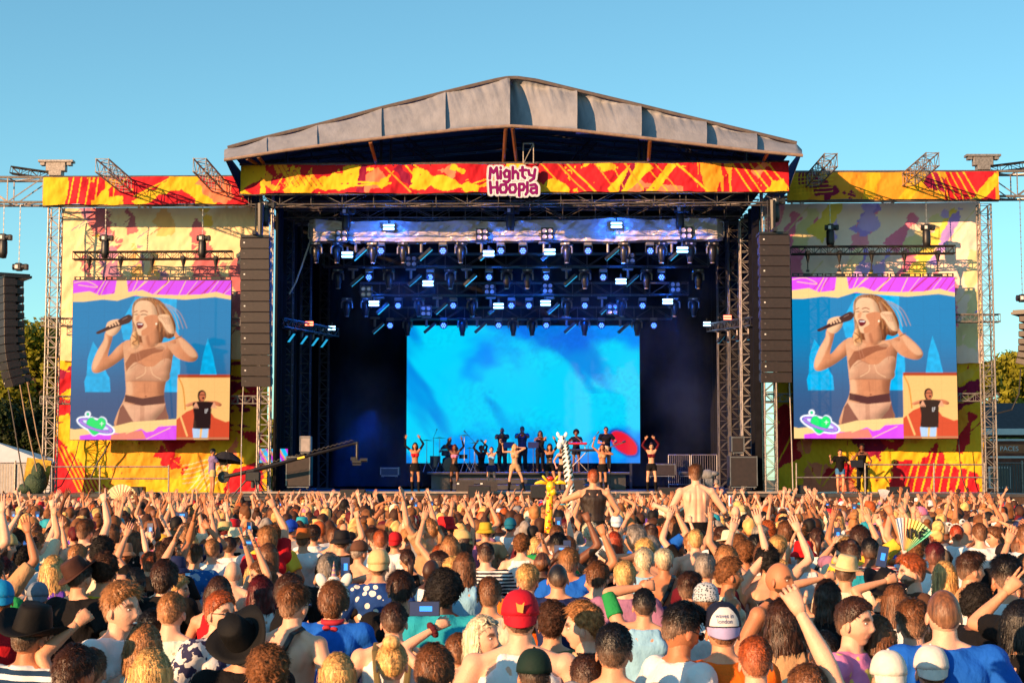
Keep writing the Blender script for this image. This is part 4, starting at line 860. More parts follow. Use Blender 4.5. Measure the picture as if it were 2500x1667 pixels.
    def body(s, vox=.012, hi=True, stubble=0, mouth=0, ratio=None, detail=None):
        mb = MB(); s.loft(mb, s.rings); s.loft(mb, s.neck, 0, 12)
        for sd_ in (1, -1):
            s.arm(mb, sd_); s.leg(mb, sd_); mb.tube((sd_*.03, -.012, 1.49), s.sh[sd_]+Vector((-sd_*.02, -.01, .012)), .036, .042, 10); mb.tube((sd_*.06, 0, 1.36), s.sh[sd_], .07, .055, 10)
            if s.sex == 'f': mb.ell((sd_*.065, .085, 1.29), (.062, .05, .058), 12, 8)
            else: mb.ell((sd_*.07, .07, 1.32), (.085, .045, .06), 12, 8); mb.ell((sd_*.085, -.07, 1.33), (.07, .04, .09), 12, 8)
        V, T = remesh(mb, vox, 3 if hi else 1, ratio)
        if detail: V = detail(V)
        hb = MB()
        for sd_ in (1, -1):
            d = s.wr[sd_]-s.el[sd_]; n = Vector((-sd_, 0, 0)) if d.z < -.3 else Vector((0, 1, 0)); hand(hb, s.wr[sd_], d, n, s.k[sd_], 1.0 if s.sex == 'm' else .9, 1 if (d.z < -.3)*0+1 and (sd_ == 1) == (d.z < -.3) else -1)
        hv, ht = arr(hb); HV, HT, HCo = head_mesh(hi, stubble, mouth); rm = np.array(s.hrot().to_matrix()); HV = HV @ rm.T+np.array(s.hc())
        C = np.concatenate([np.zeros((len(V)+len(hv), 4)), HCo]); V, T = cat_([(V, T), (hv, ht), (HV, HT)]); return V, T, C
    def garment(s, kind, vox=.014, ratio=None):
        mb = MB(); g = .014
        def torso(z0, z1, g): 
            R_ = s.rings; zs = [r[0] for r in R_]; zz = [z0]+[z for z in zs if z0 < z < z1]+[z1]
            s.loft(mb, [(z,)+tuple(np.interp(z, zs, [r[k] for r in R_])+(g if k < 3 else 0) for k in (1, 2, 3)) for z in zz])
            if s.sex == 'f' and z1 > 1.3 > z0:
                for sd_ in (1, -1): mb.ell((sd_*.065, .085, 1.29), (.062+g, .05+g, .058+g), 12, 8)
            elif z1 > 1.33 > z0:
                for sd_ in (1, -1): mb.ell((sd_*.085, -.07, 1.33), (.07+g, .04+g, .085), 12, 8); mb.ell((sd_*.07, .07, 1.32), (.085+g, .045+g, .06), 12, 8)
        if kind in ('tee', 'shirt', 'jacket'):
            torso(.84, 1.475, g+.006)
            for sd_ in (1, -1): s.arm(mb, sd_, g+.012, 0, .62 if kind == 'tee' else (.8 if kind == 'shirt' else 1.9)); mb.tube((sd_*.05, -.01, 1.455), s.sh[sd_]+Vector((-sd_*.01, -.005, .008)), .05, .066, 10); mb.tube((sd_*.06, 0, 1.36), s.sh[sd_], .085, .072, 10)
            if kind != 'tee': mb.lathe([(.085, 1.45), (.088, 1.48), (.082, 1.50)], (0, -.006, 0), 14)
        elif kind == 'tank':
            torso(.86, 1.36, g)
            s.loft(mb, [(1.33, .13, .122, -.004), (1.39, .118, .108, -.008), (1.44, .108, .085, -.01), (1.468, .098, .07, -.01)])
            for sd_ in (1, -1): mb.tube((sd_*.085, -.075, 1.36), (sd_*.09, -.03, 1.465), .04, .03, 8)
        elif kind == 'crop': torso(1.24, 1.36, g)
        elif kind == 'shorts':
            torso(.84, 1.02, g)
            for sd_ in (1, -1): s.leg(mb, sd_, g+.008, 0, .42, False)
        elif kind == 'skirt': s.loft(mb, [(.72, .21, .17, 0), (.86, .185, .15, 0), (1.02, .15, .12, 0)])
        elif kind == 'trousers':
            torso(.84, 1.02, g)
            for sd_ in (1, -1): s.leg(mb, sd_, g+.012, 0, 1.9, False)
        elif kind[:4] == 'boot': s.leg(mb, 1 if kind[-1] == 'R' else -1, .01, 1.35, 2, True)
        elif kind[:6] == 'sleeve': s.arm(mb, 1 if kind[-1] == 'R' else -1, .009, .25, 1.95)
        V, T = remesh(mb, vox, 2, ratio)
        if kind in ('tee', 'shirt', 'jacket', 'tank', 'trousers'):
            n = (fbm(V[:, 0]*14+V[:, 2]*5, V[:, 1]*12, V[:, 2]*9, seed=3)-.5)*.022; c = V.copy(); c[:, :2] -= 0; r = np.hypot(V[:, 0], V[:, 1])+1e-6; V[:, 0] += n*V[:, 0]/r; V[:, 1] += n*V[:, 1]/r
        return V, T

HLZ = ([0, .12, .25, .36, .47, .56, .70, .82, 1], [.60, .60, .48, .30, .06, .02, -.30, -.46, -.50])
def hair_mesh(style, hi=True, seed=0):
    nu, nv = (56, 40) if hi else (16, 10)
    d = dirs(nu, nv).reshape(-1, 3); p = headpos(d); az = np.abs(np.arctan2(d[:, 0], d[:, 1]))/math.pi; zh = np.interp(az, *HLZ); z = d[:, 2]
    rl = random.Random(seed); top = sst(.1, .75, z); back = (d[:, 1] < 0)
    st = dict(short=(.017, .0045), crop=(.011, .006), quiff=(.026, .0035), fade=(.022, .0012), buzz=(.003, .002), messy=(.024, .010), curly=(.031, .014), afro=(.056, .050), mop=(.027, .021), long=(.014, .012), bob=(.018, .020), bun=(.009, .008), pony=(.009, .008), wavy=(.02, .02), balding=(.001, .006), braids=(.008, .008), topknot=(.014, .0012))[style]
    if style in ('long', 'bob', 'wavy', 'mop', 'braids'): zh = np.where(az > .4, zh-.38, zh)
    if style == 'balding': zh = np.where(az > .3, zh, 2)
    cov = sst(0, .13 if st[1] > .005 else .05, z-zh+(.04*(vn(az*18, d[:, 0]*3+5, seed=seed)-.5)))
    t = st[1]+(st[0]-st[1])*top
    if style == 'balding': t = t*(z < .45)
    if style == 'quiff': t = t+.018*np.exp(-((d[:, 1]-.55)/.35)**2-((z-.78)/.22)**2)
    P_ = p*1.0; q = P_*0+seed*3.1
    if style in ('curly', 'afro'): nz = (vn(*(p*70+seed).T, seed=seed)-.4)*.022+(vn(*(p*150).T, seed=seed+1)-.5)*.010
    elif style in ('messy', 'wavy', 'mop'): nz = (vn(*(p*(40, 40, 18)+seed).T, seed=seed)-.45)*.018+(vn(*(p*(110, 110, 34)).T, seed=seed+1)-.5)*.008
    elif style in ('buzz',): nz = 0*az
    elif style in ('short', 'quiff', 'fade', 'crop', 'topknot'): nz = ((vn(*(p*(48, 48, 24)+seed).T, seed=seed)-.45)*.012+(vn(*(p*(120, 120, 40)).T, seed=seed+1)-.5)*.006)*(.15+.85*top)
    else: nz = (vn(az*26, p[:, 2]*4+seed, seed=seed)-.5)*.009
    dn = d/np.linalg.norm(d, axis=1, keepdims=True); off = np.where(cov > .02, cov*(t+nz), -.008)
    V = p+dn*off[:, None]; T = sph_tris(nu, nv)
    # drop triangles fully uncovered
    keep = cov[T].max(1) > .02; T = T[keep]
    parts = [(V, T)]
    if style in ('long', 'wavy', 'bob', 'pony', 'bun', 'topknot', 'braids'):
        mb = MB()
        if style in ('long', 'wavy', 'bob'):
            L = {'long': -.36, 'wavy': -.30, 'bob': -.135}[style]+rl.uniform(-.03, .03); zs = np.linspace(.05, L, 16 if hi else 7); n = 40 if hi else 12; V2 = []; 
            for k_, zz in enumerate(zs):
                tt = k_/(len(zs)-1); rx = .098+.018*math.sin(tt*2.4)-.02*tt*(style != 'wavy'); yc = -.022-.02*tt; ry = .088-.022*tt
                for i in range(n):
                    a = 2*math.pi*i/n; sx, sy = math.sin(a), math.cos(a); w_ = 1+.09*(vn(np.array([i*26/n]), np.array([zz*6]), seed=seed)[0]-.5)+(.16*(vn(np.array([i*9/n]), np.array([zz*26+seed]), seed=seed+4)[0]-.5) if style == 'wavy' else .0)+.05*((i*7) % 3-1)*tt
                    y_ = ry*sy*w_+yc; 
                    if sy > .35: y_ = min(y_, .012)
                    V2.append((rx*sx*w_, y_, zz-(.03*(vn(np.array([i*1.3]), np.array([2.]), seed=seed)[0]) if tt == 1 else 0)))
            m_ = len(zs); T2 = [(k*n+i, (k+1)*n+i, (k+1)*n+(i+1) % n) for k in range(m_-1) for i in range(n)]+[(k*n+i, (k+1)*n+(i+1) % n, k*n+(i+1) % n) for k in range(m_-1) for i in range(n)]
            T2 += [((m_-1)*n, (m_-1)*n+i+1, (m_-1)*n+i) for i in range(1, n-1)]; parts.append((np.array(V2), np.array(T2)))
        elif style == 'pony': mb.loft([((0, -.10, .03), (.018, 0, 0), (0, 0, .018)), ((0, -.135, .03), (.03, 0, 0), (0, .01, .028)), ((0, -.155, -.04), (.038, 0, 0), (0, .03, .01)), ((0, -.145, -.14), (.03, 0, 0), (0, .026, 0)), ((0, -.135, -.22), (.006, 0, 0), (0, .006, 0))], 12)
        elif style == 'bun': mb.ell((0, -.05, .125), (.05, .048, .042), 14, 10)
        elif style == 'topknot': mb.ell((0, -.06, .10), (.035, .035, .03), 12, 8)
        elif style == 'braids':
            for k_ in range(9):
                a = R(-80+20*k_)+math.pi; mb.path([(.085*math.sin(a), .09*math.cos(a), .0), (.095*math.sin(a), .10*math.cos(a), -.1), (.085*math.sin(a)*1, .095*math.cos(a), -.27)], .010, 6)
        if mb.V: parts.append(arr(mb))
    if hi and style != 'buzz':                      # loose tufts that break the outline
        idx = np.where((cov > .6))[0]; n = 2200 if style not in ('balding',) else 200; pick = np.random.default_rng(seed).choice(idx, n); g = np.random.default_rng(seed+1)
        c = V[pick]; dd = dn[pick]; down = np.stack([0*c[:, 0], -.25*np.ones(n), -np.ones(n)*.8], 1)+g.normal(0, .34, (n, 3)); 
        if style in ('curly', 'afro'): down = g.normal(0, 1, (n, 3))
        tg = down-dd*(down*dd).sum(1, keepdims=True); tg /= np.linalg.norm(tg, axis=1, keepdims=True)+1e-6; L = g.uniform(.016, .042, (n, 1))*(.55 if st[0] < .02 else 1)*np.where(dd[:, 2:3] > .2, 1, .5 if st[1] < .01 else 1); sd2 = np.cross(tg, dd)*g.uniform(.0010, .0026, (n, 1))
        a = c-dd*.004-sd2; b = c-dd*.004+sd2; e = c+tg*L+dd*L*g.uniform(.02, .38, (n, 1)); m_ = c+dd*.003+tg*L*.2
        VV = np.stack([a, b, e, m_], 1).reshape(-1, 3); q = np.arange(n)[:, None]*4; TT = np.concatenate([q+[0, 3, 2], q+[3, 1, 2], q+[0, 1, 3]]); parts.append((VV, TT))
        if style in ('long', 'wavy', 'bob'):
            cv = np.array(V2); m2 = 1100; pk = g.choice(len(cv), m2); c = cv[pk]+g.normal(0, .004, (m2, 3)); rd = c*[1, 1, 0]+[0, .02, 0]; rd /= np.linalg.norm(rd, axis=1, keepdims=True)+1e-6
            tg = np.stack([g.normal(0, .10, m2), g.normal(0, .10, m2), -np.ones(m2)], 1); L = g.uniform(.04, .11, (m2, 1)); sd2 = np.cross(tg, rd)*g.uniform(.0015, .0035, (m2, 1)); VV = np.stack([c-sd2, c+sd2, c+tg*L+rd*L*g.uniform(0, .16, (m2, 1)), c+rd*.005+tg*L*.3], 1).reshape(-1, 3); q = np.arange(m2)[:, None]*4; parts.append((VV, np.concatenate([q+[0, 3, 2], q+[3, 1, 2], q+[0, 1, 3]])))
    return cat_(parts)

def hat_mb(kind):
    mb = MB()
    if kind in ('cap', 'trucker', 'capb', 'truckerb'):
        rings = []
        for k_ in range(9):
            t = k_/8; a = t*math.pi/2*.97; rings.append((Vector((0, -.004, .018+.122*math.sin(a))), (.096*math.cos(a)**.75, 0, 0), (0, .116*math.cos(a)**.75, 0)))
        mb.loft(rings, 24); mb.ell((0, -.004, .142), (.008, .008, .006), 8, 4)
        V = []; n = 12
        for dz in (0, .006):
            for k_ in range(n+1):
                a = -1.15+2.3*k_/n; V.append((.092*math.sin(a), .100*math.cos(a)+.004, .030-.0*abs(a)+dz-.012*a*a)); V.append((.090*math.sin(a)*.97, .100*math.cos(a)+(.082 if kind[-1] != 'b' else .030)*math.cos(a*1.15), .018+dz-.022*a*a-(.058*math.cos(a*1.2) if kind[-1] == 'b' else 0)))
        N = 2*(n+1); F_ = []
        for k_ in range(n): F_ += [(2*k_, 2*k_+1, 2*k_+3, 2*k_+2), (N+2*k_, N+2*k_+2, N+2*k_+3, N+2*k_+1), (2*k_+1, N+2*k_+1, N+2*k_+3, 2*k_+3)]
        v2 = MB(); v2.add(V, F_); return mb, v2
    if kind == 'bucket':
        mb.lathe([(.100, .02), (.098, .05), (.090, .10), (.082, .128), (.05, .136), (0.001, .138)], n=26, sx=1, sy=1.14); b = MB(); b.lathe([(.099, .032), (.125, .008), (.142, -.018), (.139, -.020), (.121, .004), (.095, .026)], n=30, sx=1, sy=1.12); return mb, b
    if kind in ('cowboy', 'straw', 'fedora'):
        big = kind == 'cowboy'; h = .15 if big else .12; rings = []
        for t in np.linspace(0, 1, 9): rings.append((Vector((0, 0, .03+h*t)), (.094*(1-.18*t-.5*max(0, t-.8)), 0, 0), (0, .114*(1-.16*t-.35*max(0, t-.8)), 0)))
        mb.loft(rings, 26)
        V = []
        for v in mb.V:
            x, y, z = v; t = max(0, (z-.09)/.09); x2 = x*(1-.22*t*math.exp(-((y-.07)/.05)**2)); z2 = z-(.035 if big else .03)*math.exp(-(x/.035)**2)*min(1, max(0, t)*1.2)*(1 if y > -.08 else .4); V.append((x2, y, z2))
        mb.V = V; b = MB(); n = 40; W_ = .088 if big else .058; V = []
        for dz in (0, .006):
            for k_ in range(n):
                a = 2*math.pi*k_/n
                for r_ in (0, .5, 1): x = math.sin(a)*(.090+W_*r_); y = math.cos(a)*(.108+W_*r_); V.append((x, y, .034+dz+(.060 if big else .012)*r_*r_*math.sin(a)**2*(1.15 if big else 1)-(.012*r_*math.cos(a)**2)))
        N = 3*n; F_ = []
        for k_ in range(n):
            q = (k_+1) % n
            for r_ in (0, 1): F_ += [(3*k_+r_, 3*k_+r_+1, 3*q+r_+1, 3*q+r_), (N+3*k_+r_, N+3*q+r_, N+3*q+r_+1, N+3*k_+r_+1)]
            F_.append((3*k_+2, N+3*k_+2, N+3*q+2, 3*q+2))
        b.add(V, F_); return mb, b
    if kind == 'beanie':
        mb.lathe([(.098, .0), (.104, .01), (.103, .04), (.098, .045), (.092, .09), (.06, .13), (.001, .145)], n=24, sy=1.16); return mb, None
def glasses_mb(big=False):
    mb = MB(); r = .026 if big else .021
    for s_ in (-1, 1): mb.loft([((s_*.033, .098, .004), (r, 0, 0), (0, 0, r*.85)), ((s_*.033, .102, .004), (r, 0, 0), (0, 0, r*.85))], 12); mb.tube((s_*.056, .096, .008), (s_*.083, -.01, .008), .003, n=5)
    mb.tube((-.015, .102, .008), (.015, .102, .008), .003, n=5); return mb

# shared meshes -------------------------------------------------------------
POSES = {
 'down': dict(), 'chest': dict(wR=(.12, .30, 1.18), wL=(-.12, .30, 1.18)),
 'upR': dict(wR=(.27, .14, 1.93), kR='open'), 'upL': dict(wL=(-.27, .14, 1.93), kL='open'), 'pointL': dict(wL=(-.12, .22, 1.94), kL='point'), 'pointR': dict(wR=(.14, .2, 1.96), kR='point'),
 'both': dict(wR=(.3, .12, 1.9), wL=(-.3, .12, 1.9), kR='open', kL='open'), 'fistR': dict(wR=(.3, .06, 1.88), kR='fist'), 'bentL': dict(wL=(-.2, .26, 1.66), kL='peace', hL=(-1, .2, -.6)),
 'bentR': dict(wR=(.16, .28, 1.7), kR='relax', hR=(1, .2, -.6)), 'phone': dict(wR=(.05, .36, 1.66), wL=(-.05, .36, 1.66), kR='grip', kL='grip', hR=(1, 0, -1), hL=(-1, 0, -1)),
 'over': dict(wR=(.04, .1, 1.84), wL=(-.04, .1, 1.84), kR='relax', kL='relax')}
BODY = {}; GAR = {}; HAIRS = {}; HATS = {}
def me_of(name, V, T, C=None, smooth=True):
    me = newmesh(name, V, T, None if C is None else C[:, :3], smooth, alpha=None if C is None else C[:, 3]); return me
STRAP = []
def add_strap(ob, f, mat=None, flip=False):
    if not STRAP:
        mb = MB()
        for a, b in (((.075, -.095, 1.475), (.03, -.135, 1.36)), ((.03, -.135, 1.36), (-.06, -.138, 1.2)), ((-.06, -.138, 1.2), (-.14, -.11, 1.05)), ((.075, -.095, 1.475), (.09, -.01, 1.505)), ((.09, -.01, 1.505), (.07, .095, 1.44)), ((.07, .095, 1.44), (-.03, .15, 1.25))):
            a, b = Vector(a), Vector(b); d = (b-a).normalized(); o2 = Vector((0, -1 if a.y < 0 else 1, .3)); sd_ = d.cross(o2).normalized()*.022; nn = sd_.cross(d).normalized()*.006; mb.loft([(a, sd_, nn), (b, sd_, nn)], 6)
        STRAP.append(mb.mesh('strap', True))
    o = obj('strap', STRAP[0], BLK, ob); o.scale = (-1 if flip else 1, 1, 1); return o
def get_body(sex, pose):
    k = (sex, pose)
    if k not in BODY:
        f = Fig(sex, **POSES[pose]); V, T, C = f.body(.0125); BODY[k] = (f, me_of('person', V, T, C))
    return BODY[k]
def get_gar(f, key, kind):
    k = (key, kind)
    if k not in GAR: V, T = f.garment(kind); GAR[k] = me_of(kind, V, T)
    return GAR[k]
def get_hair(style, seed=0):
    k = (style, seed)
    if k not in HAIRS:
        V, T = hair_mesh(style, True, seed); C = np.zeros((len(V), 4)); C[:, :3] = (.30, .165, .10)
        a = dict(fade=.72, topknot=.7, short=.38, quiff=.55, crop=.3, buzz=.35).get(style, 0); C[:, 3] = a*sst(.055, -.03, V[:, 2]+.2*np.clip(V[:, 1], 0, 1))
        HAIRS[k] = me_of('hair', V, T, C)
    return HAIRS[k]
def get_hat(kind):
    if kind not in HATS: a, b = hat_mb(kind); HATS[kind] = (a.mesh('crown', True), b.mesh('brim', True) if b else None)
    return HATS[kind]
HAIRCOL = {'dark brown': S(66, 38, 24, .9), 'black': S(22, 16, 16, .8), 'brown': S(120, 74, 42, .85), 'light brown': S(166, 112, 66, .9), 'blond': S(222, 172, 104, .9), 'platinum blond': S(232, 214, 180, .9), 'ginger': S(176, 84, 36, .8), 'grey': S(150, 140, 132, .8), 'dark red': S(90, 16, 20, .9), 'red': S(170, 62, 26, .9)}
SKINC = {'pale': S(236, 180, 150, .82), 'fair': S(222, 160, 124, .8), 'tan': S(196, 128, 88, .76), 'brown': S(126, 76, 50, .75), 'dark': S(70, 40, 28, .8)}
TOPC = {'white': S(232, 230, 228, .85), 'black': S(22, 20, 22, .8), 'blue': S(26, 96, 200, .8), 'navy': S(30, 40, 80), 'red': S(190, 26, 36, .85), 'pink': S(232, 130, 170, .85), 'teal': S(40, 160, 180, .8), 'grey': S(140, 140, 145, .8), 'yellow': S(235, 190, 60, .85), 'green': S(40, 150, 80, .8), 'olive': S(110, 110, 70, .8), 'light blue': S(140, 190, 220, .85), 'mauve': S(160, 110, 140, .85), 'purple': S(110, 70, 180, .8), 'orange': S(240, 110, 30, .85), 'cream': S(230, 214, 180, .85), 'mint': S(200, 220, 205, .85), 'tan': S(190, 150, 110, .85), 'brown': S(90, 60, 45, .85), 'maroon': S(90, 16, 30, .9), 'khaki': S(200, 176, 120, .85), 'lilac': S(180, 170, 220, .85)}
HATM = M('hat_felt', rough=.75, var=.12, scale=20, objcol=True, bump=.002, bscale=60, spec=.2)
GLM = M('sunglass_lens', (.015, .015, .02), .12, 0, .1, 10)
def solid(o, c): o.color = (*c[:3], 1); return o
def person(X, Y, s, yaw, f, body_me, key, skin, hair, hcol, top, tcol, label, cat='person', group=None, hat=None, hatcol=None, glasses=None, hatback=False, hattilt=0, tmat=None, hseed=0, lower='trousers', lcol=None, z0=0, extras=None, hatpitch=0):
    o = obj('person', body_me, SKINM, loc=(X, Y, z0)); o.scale = (s, s, s); o.rotation_euler = (0, 0, R(-yaw)); solid(o, SKINC[skin]); tag(o, label, cat, group)
    hc, hr = f.hc(), f.hrot()
    if hair: h = obj('hair', get_hair(hair, hseed), CURLM if hair in ('curly', 'afro') else HAIRM, o, hc, hr); solid(h, HAIRCOL[hcol]); h.active_material_index = 0
    if top: 
        t = obj({'tee': 'shirt', 'tank': 'vest', 'crop': 'crop_top'}.get(top, top), get_gar(f, key, top) if not tmat else get_gar(f, key, top).copy(), CLM, o)
        if tmat: t.data.materials.clear(); t.data.materials.append(tmat)
        solid(t, TOPC[tcol] if isinstance(tcol, str) else tcol)
    if lower: t = obj(lower, get_gar(f, key, lower), CLM, o); solid(t, lcol or TOPC['navy'])
    if hat:
        a, b = get_hat(hat+('b' if hatback and hat in ('cap', 'trucker') else '')); hr2 = (hr.to_matrix() @ Euler((R(hatpitch), R(hattilt), math.pi if hatback else 0)).to_matrix()).to_euler()
        nm = {'cap': 'cap', 'trucker': 'cap', 'bucket': 'bucket_hat', 'cowboy': 'cowboy_hat', 'straw': 'straw_hat', 'fedora': 'hat', 'beanie': 'headscarf'}[hat]
        e = obj(nm, a, HATM, o, hc+Vector((0, 0, .012)), hr2); solid(e, hatcol)
        if b: x = obj('visor' if hat in ('cap', 'trucker') else 'brim', b, HATM, e); solid(x, hatcol)
    if glasses:
        if 'g' not in HATS: HATS['g'] = glasses_mb().mesh('sunglasses', True); HATS['G'] = glasses_mb(True).mesh('sunglasses', True)
        up_ = glasses == 'up'; m_ = Matrix.Rotation(R(48), 3, 'X') if up_ else Matrix.Identity(3)
        off = hr.to_matrix() @ (Vector((0, 0, .018)) if up_ else Vector((0, 0, 0)))
        obj('sunglasses', HATS['G' if glasses == 'big' else 'g'], GLM, o, hc+off, (hr.to_matrix() @ m_).to_euler())
    return o
# ------------------------------------------------------------------ the crowd
STR_BW = pattern_mat('stripes', S(235, 232, 228, .85), S(20, 24, 36), 9)
STR_NAVY = pattern_mat('stripes', S(24, 50, 78), S(220, 226, 230, .8), 6)
STR_RED = pattern_mat('stripes', S(150, 40, 40), S(225, 200, 190, .8), 12)
PR_NAVY = pattern_mat('print', S(232, 226, 214, .85), S(28, 60, 120), 14)
PR_LEO = pattern_mat('noise', S(40, 30, 26), S(200, 170, 130, .8), 22)
PR_LEAF = pattern_mat('noise', S(234, 228, 222, .85), S(50, 50, 80), 18)
PLAID = pattern_mat('noise', S(30, 90, 160), S(170, 190, 215, .8), 10)
TIED = pattern_mat('noise', S(236, 140, 190, .85), S(240, 214, 110, .85), 5)
